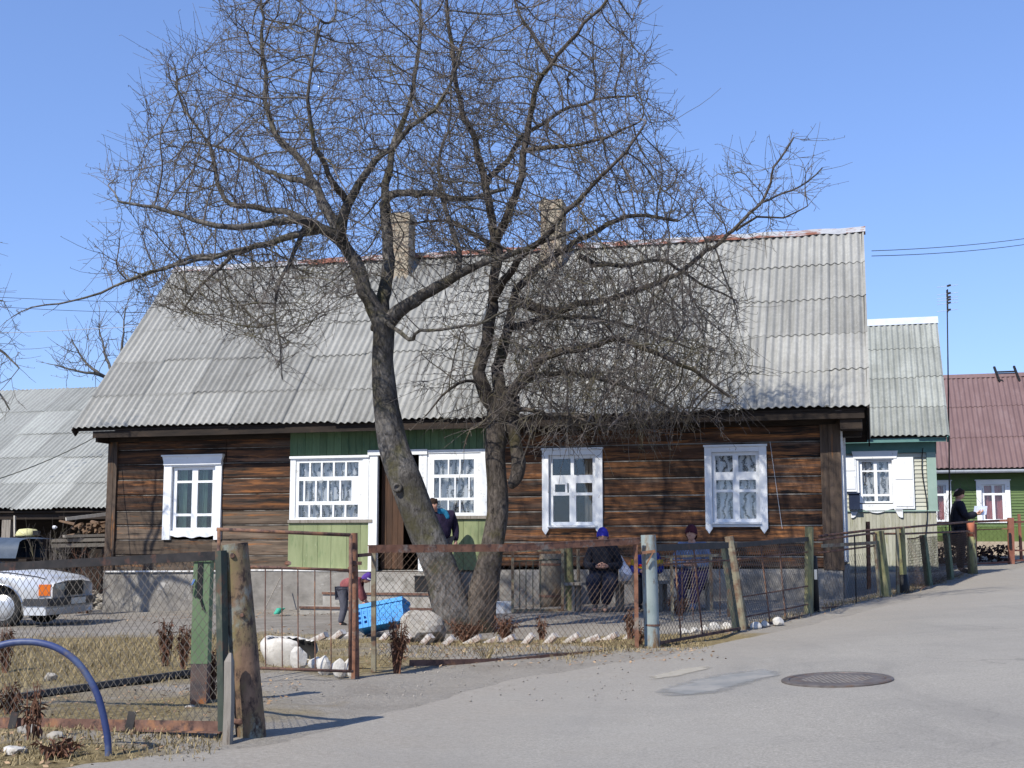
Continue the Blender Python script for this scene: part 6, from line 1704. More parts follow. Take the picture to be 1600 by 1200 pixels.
EDGES = [('pelvis','spine'),('spine','chest'),('chest','neck'),('neck','hb'),('chest','shL'),('shL','elL'),('elL','wrL'),('chest','shR'),('shR','elR'),('elR','wrR'),('pelvis','hipL'),('hipL','knL'),('knL','anL'),('anL','toL'),('pelvis','hipR'),('hipR','knR'),('knR','anR'),('anR','toR')]
def person(label, loc, rz, s, pose, garments, head_rot=(0,0,0), hands=None, hat=None, hair=None, fat=1.0):
    J = dict(STAND); J.update(pose)
    t = thing('person', label, 'person', loc, rz, world=False)
    nodes = {k: (J[k]*s, RAD[k]*s) for k in RAD}
    mb = MB(); mb.add(*skin_mesh(nodes, EDGES, 'pelvis'))
    rot = Matrix.Rotation(R(head_rot[2]),3,'Z') @ Matrix.Rotation(R(head_rot[0]),3,'X') @ Matrix.Rotation(R(head_rot[1]),3,'Y')
    head_into(mb, J['head']*s, s, rot)
    for sd, k, e in ((-1,'wrL','elL'),(1,'wrR','elR')):
        d = J[k]-J[e]; nn = V3(-sd*.8,-.2,-.1)
        if hands and k in hands: d, nn = hands[k]
        hand_into(mb, J[k]*s, Vector(d), Vector(nn), s, sd)
    M.setdefault('lips', mat('lips', (.36,.12,.1), (.42,.15,.12), 6, .5, 0))
    mb.build('body', ['skin','eye','lips'], t, True)
    for (nm, m, keys, rad, root) in garments:
        ks = [k if isinstance(k, str) else k[0] for k in keys]
        nd = {}
        for k in keys:
            if isinstance(k, str): nd[k] = (J[k]*s, rad.get(k, RAD[k]*1.22*fat)*s)
            else: nd[k[0]] = (Vector(k[1])*s, k[2]*s)
        ed = [(a, b) for a, b in EDGES if a in nd and b in nd]
        used = {a for e in ed for a in e}
        extra = [k for k in ks if k not in used]
        for q in extra:
            par = [x for x in keys if not isinstance(x, str) and x[0] == q]
            if par and len(par[0]) > 3: ed.append((par[0][3], q))
        g = MB(); g.add(*skin_mesh(nd, ed, root)); g.build(nm, m, t, True)
    Mx = Matrix.Translation(J['head']*s) @ rot.to_4x4()
    def cap(nm, m, z0, k, brim=None, low=-.02, back=0.0):
        g = MB(); n, q = 20, 8; vs = []
        for j in range(q+1):
            th = (math.pi*.5+R(14)+back)*j/q
            for i in range(n):
                ph = 2*math.pi*i/n; z = math.cos(th)*.126*k; y = -math.sin(th)*math.cos(ph)*.107*k; x = math.sin(th)*math.sin(ph)*.088*k
                if y > 0: z -= y*.45
                elif nm == 'hair' and z < .06: z += min(.05, .05*min(1, -y/.06)); y = y*.97
                vs.append(Mx @ Vector((x*s, y*s, (z+z0)*s)))
        g.add(vs, [(j*n+i, (j+1)*n+i, (j+1)*n+(i+1)%n, j*n+(i+1)%n) for j in range(q) for i in range(n)])
        h = g.build(nm, m, t, True)
        if brim:
            g = MB(); n = 14; vs = []
            for z in (0, .008):
                for r_ in (.085, .165):
                    for i in range(n+1):
                        a = R(-70)+R(140)*i/n; vs.append(Mx @ Vector((math.sin(a)*r_*.86*s, -math.cos(a)*r_*s, (z+.03-(r_-.085)*.25)*s)))
            w = n+1; fs = [(i, i+1, w+i+1, w+i) for i in range(n)]+[(2*w+i, 3*w+i, 3*w+i+1, 2*w+i+1) for i in range(n)]+[(w+i, w+i+1, 3*w+i+1, 3*w+i) for i in range(n)]
            g.add(vs, fs); g.build('brim', brim, h, True)
    if hat: cap('hat', hat[0], .012, 1.08, hat[1] if len(hat) > 1 else None)
    if hair: cap('hair', hair, .004, 1.015, None, back=.05)
    return t
def feet(pose): return pose
SIT = dict(pelvis=V3(0,.05,.50), spine=V3(0,.06,.68), chest=V3(0,.03,.87), neck=V3(0,-.0,1.02), hb=V3(0,-.03,1.10), head=V3(0,-.06,1.165),
    shL=V3(-.18,.03,.965), elL=V3(-.26,-.03,.70), wrL=V3(-.085,-.26,.70), shR=V3(.18,.03,.965), elR=V3(.26,-.03,.70), wrR=V3(.085,-.26,.70),
    hipL=V3(-.10,.03,.49), knL=V3(-.13,-.38,.48), anL=V3(-.10,-.36,.10), toL=V3(-.10,-.52,.04), hipR=V3(.10,.03,.49), knR=V3(.13,-.38,.48), anR=V3(.05,-.40,.10), toR=V3(.06,-.55,.04))
COAT = ['pelvis','spine','chest','neck','shL','elL','wrL','shR','elR','wrR']
coat = lambda k=1.0, sl=1.0: dict(pelvis=.165*k, spine=.16*k, chest=.165*k, neck=.072, shL=.085*k, elL=.066*sl, wrL=.048*sl, shR=.085*k, elR=.066*sl, wrR=.048*sl)
LEGS = ['pelvis','hipL','knL','anL','hipR','knR','anR']
shoes = lambda m: [('shoe', m, ['anL','toL'], dict(anL=.05, toL=.045), 'anL'), ('shoe', m, ['anR','toR'], dict(anR=.05, toR=.045), 'anR')]
HL = {'wrL': (V3(.9,-.15,.0), V3(0,.3,.9)), 'wrR': (V3(-.9,-.15,.0), V3(0,.3,.9))}
# woman in black with a royal blue cap, hands folded
def on(px, py, Y=None): 
    c = G(px, py)
    if Y is not None: c = GY(px, Y)
    return c
c = GY(943, 20.35)
def skirt_gar(m, r1=.17, r2=.15, r3=.12, hem='kn'):
    return ('skirt', m, ['pelvis','hipL','hipR','knL','knR','anL','anR'], dict(pelvis=.18, hipL=r1*.8, hipR=r1*.8, knL=r2*.8, knR=r2*.8, anL=r3*.55, anR=r3*.55), 'pelvis')
person('elderly person in black coat and royal blue cap, seated with folded hands', c, R(-8), 1.0, SIT,
       [('coat', 'black_wool', COAT, coat(1.12,1.15), 'pelvis'), skirt_gar('navy_skirt', .2, .17, .14)]+shoes('brown_shoe'), head_rot=(-14,0,6), hands=HL, hat=('royal_blue_knit',))
# child between, in blue, red and yellow
c = GY(1012, 20.3)
KS = {k: v.copy() for k, v in SIT.items()}
t = person('child in a blue, red and yellow jacket on the bench behind the grey-blue pipe', c, R(-12), .86, SIT,
       [('jacket', 'kid_blue', COAT, coat(1.0,1.05), 'pelvis'), ('trousers', 'black_wool', LEGS, dict(pelvis=.15, hipL=.11, hipR=.11, knL=.09, knR=.09, anL=.06, anR=.06), 'pelvis')]+shoes('black_shoe'), head_rot=(-8,0,-10), hair='brown_hair')
sK = .86
for nm, m, z, r in (('red_band','kid_red',.80,.183),('yellow_band','kid_yellow',.755,.184)):
    g = MB(); g.lathe([(r-.004,-.02),(r,-.018),(r,.018),(r-.004,.02)], 22, (0,.045*sK,z*sK), sx=sK*1.0, sy=sK*1.0); g.build('jacket_stripe', m, t, True)
for e in (-1, 1): g = MB(); g.tube([V3(e*.205,.01,.88)*sK, V3(e*.235,-.02,.78)*sK], [.084*sK,.077*sK], 12); g.build('sleeve_band', 'kid_yellow', t, True)
# woman in slate blue
c = GY(1083, 19.9)
person('seated person in slate-blue jacket, violet skirt and dark maroon hat', c, R(-15), 1.0, SIT,
       [('jacket', 'slate_jacket', COAT, coat(1.1,1.15), 'pelvis'), skirt_gar('violet_skirt', .19, .16, .10)]+shoes('blue_shoe'), head_rot=(-18,0,-6), hands=HL, hat=('maroon_knit',))
# white plastic bag on the bench
c = P(976,930,20.3); c.z = gh(c.x,c.y)+.455
mb = MB(); mb.rock((c.x,c.y,c.z+.14), .13, .11, .16, 12, .85, 3); bag = solo(mb, 'plastic_bag', 'bag_white', 'white plastic carrier bag on the bench beside the person in black', 'bag', c, smooth=False)
g = MB(); g.tube([V3(-.05,0,.27), V3(-.09,-.01,.38), V3(-.06,0,.40), V3(.01,0,.28)], [.016,.012,.012,.016], 6); g.build('handle', 'bag_white', bag)
# child bending down behind the hinge post
c = G(536,981)
BEND = dict(pelvis=V3(-.02,0,.83), spine=V3(.10,0,.98), chest=V3(.27,-.02,1.06), neck=V3(.41,-.02,1.08), hb=V3(.46,-.03,1.10), head=V3(.53,-.05,1.12), shL=V3(.31,-.17,1.04), elL=V3(.40,-.2,.80), wrL=V3(.47,-.16,.60), shR=V3(.31,.15,1.04), elR=V3(.38,.2,.80), wrR=V3(.5,.1,.62),
            hipL=V3(-.02,-.09,.80), knL=V3(.03,-.11,.46), anL=V3(-.05,-.11,.09), toL=V3(.10,-.12,.035), hipR=V3(-.02,.09,.80), knR=V3(.02,.1,.46), anR=V3(-.07,.1,.09), toR=V3(.08,.12,.035))
person('child in rose jacket and purple cap bending forward behind the hinge post', c, R(0), .62, BEND,
       [('jacket', 'rose_jacket', COAT, coat(1.2,1.35), 'pelvis'), ('trousers', 'grey_trousers', LEGS, dict(pelvis=.16, hipL=.12, hipR=.12, knL=.09, knR=.09, anL=.07, anR=.07), 'pelvis')]+shoes('black_shoe'), head_rot=(25,0,78), hands={'wrL':(V3(.3,.1,-1),V3(.8,.2,0)),'wrR':(V3(.3,-.1,-1),V3(.8,-.2,0))}, hat=('purple_cap','white_cloth'))
# adult half hidden by the left trunk, on the porch step
c = F1.world(F1.X(692,-1.35,900), -.72, 0); k = F1.world(F1.X(690,-.7,900), -.68, F1.Z(600,926,-.84)); c = k
person('adult in dark purple coat and turquoise scarf half hidden by the left trunk', c, R(20), 1.0, dict(elR=V3(.25,-.0,1.12), wrR=V3(.22,-.1,.9), chest=V3(-.02,-.02,1.28), neck=V3(-.1,-.04,1.41), hb=V3(-.16,-.06,1.48), head=V3(-.21,-.08,1.54)),
       [('coat', 'dark_purple_coat', COAT, coat(1.05,1.1), 'pelvis'), ('trousers', 'black_wool', LEGS, dict(pelvis=.15, hipL=.11, hipR=.11, knL=.085, knR=.085, anL=.065, anR=.065), 'pelvis'),
        ('scarf', 'turquoise_cloth', [('a', V3(-.14,-.06,1.43), .075), ('b', V3(.02,-.06,1.42), .07, 'a'), ('c', V3(.08,-.1,1.28), .055, 'b')], {}, 'a')]+shoes('black_shoe'), head_rot=(-5,0,30), hair='brown_hair')
# young man standing by the corner post reading papers
c = GY(1502, 27.0)
MAN = dict(shL=V3(-.17,0,1.385), elL=V3(-.2,-.10,1.13), wrL=V3(-.03,-.34,1.20), elR=V3(.2,-.10,1.13), shR=V3(.17,0,1.385), wrR=V3(.05,-.36,1.22), hipL=V3(-.09,0,.88))
t = person('dark-haired young man in a black coat standing by the fence with papers', c, R(80), 1.03, MAN,
       [('coat', 'black_coat', COAT, coat(1.2,1.3), 'pelvis'), ('coat_skirt', 'black_coat', ['pelvis',('a',V3(0,.0,.70),.205,'pelvis'),('b',V3(0,.0,.52),.215,'a')], dict(pelvis=.195), 'pelvis'),
        ('trousers', 'black_wool', LEGS, dict(pelvis=.14, hipL=.10, hipR=.10, knL=.08, knR=.08, anL=.06, anR=.06), 'pelvis')]+shoes('black_shoe'), head_rot=(12,0,4), hands={'wrL':(V3(.2,-.9,.2),V3(.5,0,.8)),'wrR':(V3(-.2,-.9,.2),V3(-.5,0,.8))}, hair='brown_hair')
pm = MB(); pm.add([(-.05,-.28,1.20),(.05,-.56,1.22),(.10,-.60,1.40),(0,-.32,1.40),(-.053,-.28,1.202),(.047,-.56,1.222),(.097,-.60,1.402),(-.003,-.32,1.402)], [(0,1,2,3),(7,6,5,4),(0,4,5,1),(1,5,6,2),(2,6,7,3),(3,7,4,0)])
o = pm.build('papers', 'paper', None); o.location = c; o.rotation_euler[2] = R(80); tag(o, 'sheaf of pale blue papers held by the standing man', 'papers')
# ================================================================== trees
def dens(path, step=.12):
    """path of (point, radius) -> evenly spaced smooth samples"""
    out = []
    n = len(path)
    for i in range(n-1):
        (p0, _), (p1, r1), (p2, r2), (p3, _) = path[max(i-1,0)], path[i], path[i+1], path[min(i+2,n-1)]
        k = max(1, int((p2-p1).length/step))
        for q in range(k):
            t = q/k; out.append((.5*((2*p1)+(p2-p0)*t+(2*p0-5*p1+4*p2-p3)*t*t+(3*p1-p0-3*p2+p3)*t**3), r1+(r2-r1)*t))
    out.append(path[-1]); return out
def limb(spec, Y0, w0, w1, step=.12):
    """spec: list of (px, py, depth offset)"""
    n = len(spec); path = []
    for i, (px, py, dy) in enumerate(spec):
        Y = Y0+dy; w = w0+(w1*.75-w0)*(i/(n-1))**.72; path.append((P(px, py, Y), w/2/2000*Y))
    out = dens(path, step); rk = random.Random(int(spec[0][0]*7+spec[-1][0])); a = [0,0,0]; res = []
    for i, (p, r) in enumerate(out):   # old fruit wood is never straight
        e = min(1, i/4, (len(out)-1-i)/4)
        a = [x*.72+rk.gauss(0,.015) for x in a]; res.append((p+Vector(a)*e, r*(1+rk.uniform(-.06,.09))))
    return res
def colonize(seeds, attr, step, infl, kill, iters, rs, gravity=(0,0,.0), jit=.35):
    nodes = [np.array(s) for s in seeds]; par = [-1]*len(nodes); nch = {}
    A = np.array(attr); alive = np.ones(len(A), bool)
    S = np.array(nodes); near = np.zeros(len(A), int); nd = np.full(len(A), 1e9)
    for i in range(0, len(S), 400):
        d = np.linalg.norm(A[:,None]-S[None,i:i+400], axis=2); k = d.argmin(1); m = d[np.arange(len(A)), k]
        u = m < nd; nd[u] = m[u]; near[u] = k[u]+i
    alive &= nd > kill
    g = np.array(gravity)
    for it in range(iters):
        act = np.where(alive & (nd < infl))[0]
        if len(act) == 0: break
        order = act[np.argsort(near[act], kind='stable')]; ids = near[order]
        cut = np.flatnonzero(np.diff(ids))+1; new = []
        for grp in np.split(order, cut):
            k = near[grp[0]]
            if nch.get(k, 0) >= 3: continue
            v = A[grp]-nodes[k]; v /= np.linalg.norm(v, axis=1)[:,None]+1e-9; d = v.sum(0)
            L = np.linalg.norm(d)
            if L < 1e-6: continue
            d = d/L+rs.normal(0, jit, 3)+g; d /= np.linalg.norm(d)
            p = nodes[k]+d*step*rs.uniform(.8,1.2); new.append((p, k))
        if not new: break
        base = len(nodes)
        for p, k in new: nodes.append(p); par.append(k); nch[k] = nch.get(k, 0)+1
        N_ = np.array([p for p, _ in new]); ai = np.where(alive)[0]
        for i in range(0, len(N_), 300):
            d = np.linalg.norm(A[ai][:,None]-N_[None,i:i+300], axis=2); k = d.argmin(1); m = d[np.arange(len(ai)), k]
            u = m < nd[ai]; nd[ai[u]] = m[u]; near[ai[u]] = k[u]+i+base
        alive &= nd > kill
    return np.array(nodes), np.array(par)
class Tubes:
    def __init__(s): s.V = []; s.F = []; s.n = 0
    def add(s, pts, rad, k):
        pts = np.asarray(pts, float); rad = np.asarray(rad, float); m = len(pts)
        t = np.gradient(pts, axis=0); t /= np.linalg.norm(t, axis=1)[:,None]+1e-9
        a = np.array([.31,.22,.92]) if abs(t[:,2]).mean() < .8 else np.array([1.,.1,.05])
        b = np.cross(t, a); b /= np.linalg.norm(b, axis=1)[:,None]+1e-9; c = np.cross(t, b)
        an = np.arange(k)*2*np.pi/k
        v = pts[:,None]+(b[:,None]*np.cos(an)[None,:,None]+c[:,None]*np.sin(an)[None,:,None])*rad[:,None,None]
        s.V.append(v.reshape(-1,3))
        i = (np.arange(m-1)[:,None]*k+np.arange(k)[None]).ravel(); j = (np.arange(m-1)[:,None]*k+(np.arange(k)+1)[None] % k).ravel()
        s.F.append(np.stack([i, j, j+k, i+k], 1)+s.n); s.n += m*k
    def build(s, name, m, parent, off, smooth=True):
        V = np.concatenate(s.V)-np.array(off); F_ = np.concatenate(s.F)
        me = bpy.data.meshes.new(name); me.vertices.add(len(V)); me.vertices.foreach_set('co', V.ravel().astype(np.float32))
        me.loops.add(F_.size); me.loops.foreach_set('vertex_index', F_.ravel().astype(np.int32))
        me.polygons.add(len(F_)); me.polygons.foreach_set('loop_start', np.arange(0, F_.size, 4, dtype=np.int32)); 
        me.materials.append(M[m] if isinstance(m, str) else m)
        me.update(calc_edges=True); me.validate()
        if smooth: me.polygons.foreach_set('use_smooth', [True]*len(me.polygons))
        o = bpy.data.objects.new(name, me); C.objects.link(o); o.parent = parent; return o
def poly_in(px, py, poly):
    x, y = poly[:,0], poly[:,1]; x2, y2 = np.roll(x,-1), np.roll(y,-1); ins = np.zeros(len(px), bool)
    for a, b, c, d in zip(x, y, x2, y2):
        if b == d: continue
        ins ^= ((b > py) != (d > py)) & (px < (c-a)*(py-b)/(d-b)+a)
    return ins
def attractors(poly, n, Y0, dmax, rs, dmin=.35, centre=None, bias=None, edge=0.0):
    poly = np.array(poly, float); lo, hi = poly.min(0), poly.max(0); out = []
    c = poly.mean(0) if centre is None else np.array(centre); rad = (hi-lo)/2
    while len(out) < n:
        q = rs.uniform(lo, hi, (2000, 2)); k = poly_in(q[:,0], q[:,1], poly); q = q[k]
        if bias is not None: q = q[rs.uniform(0,1,len(q)) < bias(q[:,0], q[:,1])]
        for px, py in q:
            if edge:   # looser towards the outline, and clumped
                ee = min(1, math.hypot((px-c[0])/rad[0], (py-c[1])/rad[1]))
                g = math.sin(px*.031+py*.012+1)+math.sin(px*.017-py*.039+2)+math.sin(py*.055-px*.02)+.8*math.sin(px*.083+py*.06)
                if rs.uniform() > (1-edge*ee**2.2)*(.42+.58/(1+math.exp(-2.2*g))): continue
            e = min(1, math.hypot((px-c[0])/rad[0], (py-c[1])/rad[1])); m = dmin+(dmax-dmin)*math.sqrt(max(0,1-e*e))
            out.append(tuple(P(px, py, Y0+rs.uniform(-m, m))))
            if len(out) >= n: break
    return out
def crown(t, seeds_paths, attr, rs, step=.15, infl=1.6, kill=.24, tip=.0035, up=.25, droop=None, twig_p=.75, twig_len=(.12,.42), iters=140, m='twig', off=(0,0,0), limb_m='bark', jit=.35):
    pts = []; rad0 = []; chain = []
    for path in seeds_paths:
        st = len(pts)
        for i, (p, r) in enumerate(path): pts.append(tuple(p)); rad0.append(r)
        chain.append((st, len(pts)))
    nodes, par = colonize(pts, attr, step, infl, kill, iters, rs, jit=jit)
    ns = len(pts); n = len(nodes)
    # pipe-model radii, from the tips down
    r = np.full(n, 0.0); e = 2.3; acc = np.zeros(n); kids = [[] for _ in range(n)]; size = np.ones(n)
    for i in range(n-1, ns-1, -1):
        r[i] = max(tip, acc[i]**(1/e)) if acc[i] > 0 else tip
        acc[par[i]] += r[i]**e; kids[par[i]].append(i); size[par[i]] += size[i]
    tb = Tubes(); lb = Tubes()
    P3 = nodes.copy()
    for _ in range(2):   # relax the kinks of new growth a little
        Q = P3.copy()
        for i in range(ns, n):
            if kids[i]: Q[i] = P3[i]*.5+P3[par[i]]*.25+P3[max(kids[i], key=lambda k: size[k])]*.25
        P3 = Q
    starts = []
    for i in range(n):
        ks = sorted(kids[i], key=lambda k: -size[k])
        if i < ns: starts += [(i, k) for k in ks]
        else: starts += [(i, k) for k in ks[1:]]
    for a, k in starts:
        line = [P3[a], P3[k]]; rr = [min(r[k]*1.15, rad0[a] if a < ns else 9), r[k]]
        while kids[k]:
            k = max(kids[k], key=lambda q: size[q]); line.append(P3[k]); rr.append(r[k])
        (tb if rr[1] < .02 else lb).add(line, rr, 3 if rr[1] < .008 else 4 if rr[1] < .015 else 6 if rr[1] < .03 else 8)
    # long straight shoots of last year at the ends and along the upper sides
    cen = P3[ns:].mean(0)
    for i in range(ns, n):
        if r[i] < tip*1.9 and rs.uniform() < (.20 if not kids[i] else .035):
            v = P3[i]-P3[par[i]]; v = v/(np.linalg.norm(v)+1e-9); o = (P3[i]-cen)/(np.linalg.norm(P3[i]-cen)+1e-9)
            dz = droop(P3[i]) if droop else .45
            v = v+o*.5+np.array([0,0,dz])+rs.normal(0,.25,3); v /= np.linalg.norm(v); L = rs.uniform(.3,.75); line = [P3[i]]
            for j in range(4): v = v+rs.normal(0,.06,3)+np.array([0,0,dz*.1]); v /= np.linalg.norm(v); line.append(line[-1]+v*L/4)
            tb.add(line, np.linspace(tip, tip*.6, 5), 3)
            for j in range(1, 5):
                if rs.uniform() < .5: w = rs.normal(0,1,3)+v; w /= np.linalg.norm(w); tb.add([line[j], line[j]+w*rs.uniform(.02,.05)], [tip*.8, tip*.8], 3)
    # short twigs and fruiting spurs
    cand = [(P3[i], P3[i]-P3[par[i]], r[i]) for i in range(ns, n) if r[i] < .022]
    for path, (st, en) in zip(seeds_paths, chain):
        for i in range(st+1, en):
            if rad0[i] < .05: cand.append((np.array(pts[i]), np.array(pts[i])-np.array(pts[i-1]), rad0[i]))
    for p, d, rr in cand:
        reps = 1 if rs.uniform() < twig_p else 0
        if rs.uniform() < twig_p-1: reps = 2
        for _ in range(reps):
            d = d/(np.linalg.norm(d)+1e-9); q = rs.normal(0,1,3); q -= d*q.dot(d); q /= np.linalg.norm(q)+1e-9
            dr = droop(p) if droop else up
            v = d*rs.uniform(.5,1.4)+q*.8+np.array([0,0,dr]); v /= np.linalg.norm(v)
            L = rs.uniform(*twig_len)*(1.0 if rs.uniform() < .7 else .3); k = 4
            line = [p]; c = rs.normal(0,.10,3)+np.array([0,0,dr*.35])
            for j in range(k-1):
                v = v+c*.35+rs.normal(0,.11,3); v /= np.linalg.norm(v); line.append(line[-1]+v*L/(k-1))
            tb.add(line, np.linspace(min(rr, tip*1.05), tip*.6, k), 3)
            for j in range(1, k):
                if rs.uniform() < .4:
                    w = rs.normal(0,1,3)+v*.8+np.array([0,0,.5]); w /= np.linalg.norm(w); tb.add([line[j], line[j]+w*rs.uniform(.02,.07)], [tip*.85, tip*.9], 3)
    return tb, lb, n

def twin_trees():
    rs = np.random.RandomState(21); Y0 = 17.0
    base = GY(716, 17.0); t = thing('apple_tree', 'bare tree with the trunk leaning left, its crown over the left roof', 'tree', base)
    trunk = [((714,1000,0),62),((707,960,0),54),((697,915,0),52),((683,876,0),53),((662,822,0),54),((641,770,0),53),((625,722,0),48),((612,680,0),43),((604,640,0),38),((600,600,0),36),((597,562,0),33),((599,522,0),34),((598,498,0),40)]
    path = dens([(P(a,b,Y0+c), w/2/2000*(Y0+c)) for (a,b,c), w in trunk], .07)
    path[0] = (path[0][0]-Vector((0,0,.15)), path[0][1]*1.12)
    rs2 = random.Random(4); mb = MB(); n = 22; vs = []
    def trunk_mesh(path, seed, n=22, knots=()):
        q = [random.Random(seed).uniform(0,6.28) for _ in range(6)]
        tb = MB(); pr = None; vs = []
        for i, (p, r) in enumerate(path):
            d = (path[min(i+1,len(path)-1)][0]-path[max(i-1,0)][0]).normalized()
            a = Vector((1,0,0)) if pr is None else pr; pr = (a-d*a.dot(d)).normalized(); b = d.cross(pr)
            for k in range(n):
                an = 6.2832*k/n; L = i*.07
                w = 1+.06*math.sin(3*an+q[0]+L*1.5)+.05*math.sin(2*an+q[1]-L*2.2)+.03*math.sin(5*an+q[2]+L*4)+.03*math.sin(L*7+q[3]+an)
                if L < .6: w += .07*(1-L/.6)**2*(1+.7*math.sin(4*an+q[4]))
                vs.append(p+(pr*math.cos(an)+b*math.sin(an))*r*w)
        m = len(path); fs = [(i*n+k, i*n+(k+1)%n, (i+1)*n+(k+1)%n, (i+1)*n+k) for i in range(m-1) for k in range(n)]+[tuple(range((m-1)*n, m*n))]
        tb.add(vs, fs)
        return tb
    tm = trunk_mesh(path, 3)
    kn = P(621,762,Y0-.22)
    tm.lathe([(.07,.05),(.062,.0),(.045,-.02),(.03,.0),(.001,.015)], 14, tuple(kn), 'y')
    kn = P(584,600,Y0); tm.rock((kn.x+.03,kn.y,kn.z), .07,.1,.09, 5, 1, 2); kn = P(578,512,Y0); tm.rock((kn.x+.08,kn.y,kn.z-.0), .08,.1,.09, 6, 1, 2)
    tm.build('trunk', 'bark', t, True)
    D = lambda *a: list(a)
    A = [
     (D((598,508,0),(585,478,-.0),(573,452,-.1),(560,422,-.15),(547,395,-.2),(530,372,-.3),(505,356,-.45),(480,346,-.6),(452,341,-.8),(425,346,-1.0),(395,353,-1.1),(355,357,-1.2),(315,350,-1.2),(270,335,-1.1),(225,322,-1.0),(185,315,-1)), 31, 5),
     (D((535,378,-.3),(522,345,-.2),(507,315,-.1),(495,290,0),(480,263,.1),(457,235,.2),(433,205,.3),(421,172,.3),(415,130,.35),(412,80,.4),(410,30,.4),(404,-30,.4)), 20, 5),
     (D((531,372,-.3),(536,338,-.5),(550,305,-.6),(565,272,-.7),(582,250,-.7),(612,226,-.8),(642,196,-.9),(682,165,-1),(705,130,-1),(720,80,-1)), 20, 5),
     (D((482,347,-.6),(450,334,-.4),(405,326,-.2),(362,322,0),(346,300,.1),(336,270,.2),(330,240,.3),(318,212,.4),(300,185,.5),(285,158,.6),(274,128,.7)), 12, 4),
     (D((505,357,-.45),(470,366,-.2),(430,380,.0),(390,388,.2),(345,397,.4),(300,405,.5),(255,420,.6),(200,440,.7)), 15, 5),
     (D((430,380,0),(350,400,-.4),(290,412,-.6),(219,428,-.8),(175,447,-.9),(134,466,-1.0),(94,475,-1.0),(50,480,-1.0),(18,496,-1)), 8, 2),
     (D((600,505,0),(597,470,.1),(604,434,.2),(607,390,.3),(603,350,.4),(602,325,.4),(612,308,.35),(642,302,.2),(676,304,.0),(716,312,-.2),(750,306,-.3),(790,295,-.4)), 26, 9),
     (D((603,335,.4),(603,300,.6),(608,262,.7),(622,210,.8),(640,150,.9),(652,90,.9),(658,30,1),(655,-30,1)), 16, 5),
     (D((605,505,0),(622,487,-.1),(648,470,-.2),(672,455,-.3),(695,440,-.4),(715,428,-.5),(738,416,-.6),(765,406,-.7),(800,394,-.8),(850,378,-.9),(900,360,-1)), 27, 8),
     (D((716,428,-.5),(716,385,-.4),(702,345,-.2),(690,300,.0),(688,250,.2),(700,190,.3),(705,120,.4)), 12, 4),
     (D((493,290,0),(455,280,.4),(415,270,.8),(375,245,1.1),(330,225,1.3),(290,222,1.4)), 12, 4),
     (D((545,320,-.4),(515,270,-1),(490,215,-1.4),(480,150,-1.6),(490,90,-1.7),(500,30,-1.7)), 13, 4),
     (D((480,346,-.6),(460,395,-.7),(440,440,-.8),(430,490,-.8),(436,540,-.8),(441,592,-.8)), 9, 3),
     (D((365,398,.3),(330,430,.3),(300,460,.3),(285,490,.3)), 8, 3),
     (D((600,500,-.1),(640,530,-.5),(660,515,-.8),(710,512,-1.0),(760,502,-1.1),(820,470,-1.2)), 8, 4),
    ]
    paths = [limb(s, Y0, a, b) for s, a, b in A]
    polyA = [(335,-80),(330,25),(372,40),(322,58),(250,72),(236,105),(280,140),(208,152),(205,215),(225,250),(135,268),(165,305),(205,340),(135,382),(160,430),(225,470),(285,500),(330,505),(400,545),(436,585),(452,545),(500,500),(545,470),(585,445),(640,430),(700,410),(760,360),(780,200),(770,-80)]
    at = attractors(polyA, 8600, Y0, 2.1, rs, centre=(500,260), edge=.5)
    at += attractors([(160,410),(230,400),(330,395),(450,380),(560,440),(525,495),(440,588),(400,540),(330,508),(230,478)], 1500, Y0, 1.6, rs, centre=(350,450), edge=.3)
    tb, lb, n = crown(t, paths, at, rs, twig_p=1.1, kill=.14, step=.12, infl=1.5, tip=.0040, twig_len=(.12,.46), jit=.24)
    for s, pth in zip(A, paths): 
        r = [q for _, q in pth]; lb.add([tuple(p) for p, _ in pth], r, 10 if s[1] > 14 else 6)
    lb.build('limbs', 'bark', t, base); tb.build('twigs', 'twig', t, base, False)
    n1 = n

    base = GY(752, 17.05); t = thing('pear_tree', 'bare tree with a dark rough trunk, its dense crown drooping over the right roof', 'tree', base)
    Y0 = 17.05
    trunk = [((744,998,0),50),((751,950,0),44),((759,905,0),43),((768,860,0),37),((778,800,0),35),((776,745,0),31),((775,705,0),30),((780,672,0),38),((786,645,0),48),((788,618,0),46)]
    path = dens([(P(a,b,Y0+c), w/2/2000*(Y0+c)) for (a,b,c), w in trunk], .07); path[0] = (path[0][0]-Vector((0,0,.15)), path[0][1]*1.1)
    tm = trunk_mesh(path, 8)
    tm.build('trunk', 'bark_dark', t, True)
    stub = dens([(P(792,648,Y0-.02),.13),(P(803,675,Y0-.15),.08),(P(806,695,Y0-.2),.075),(P(811,722,Y0-.25),.095),(P(808,742,Y0-.25),.092),(P(801,756,Y0-.25),.075),(P(798,763,Y0-.25),.03)], .04)
    sm = trunk_mesh(stub, 12, 16); s = sm.build('broken_limb', 'bark_dark', t, True)
    tip = MB(); e = [P(808,722,Y0-.25), P(820,720,Y0-.28), P(830,716,Y0-.3)]; tip.tube(e, [.07,.075,.065], 10, wob=.2, seed=4); c = P(833,716,Y0-.3)
    for k in range(9): tip.rock((c.x+rnd.uniform(-.03,.03), c.y+rnd.uniform(-.05,.05), c.z+rnd.uniform(-.09,.08)), .03,.03,.05, k, 1, 1)
    tip.build('splinter', 'broken_wood', s)
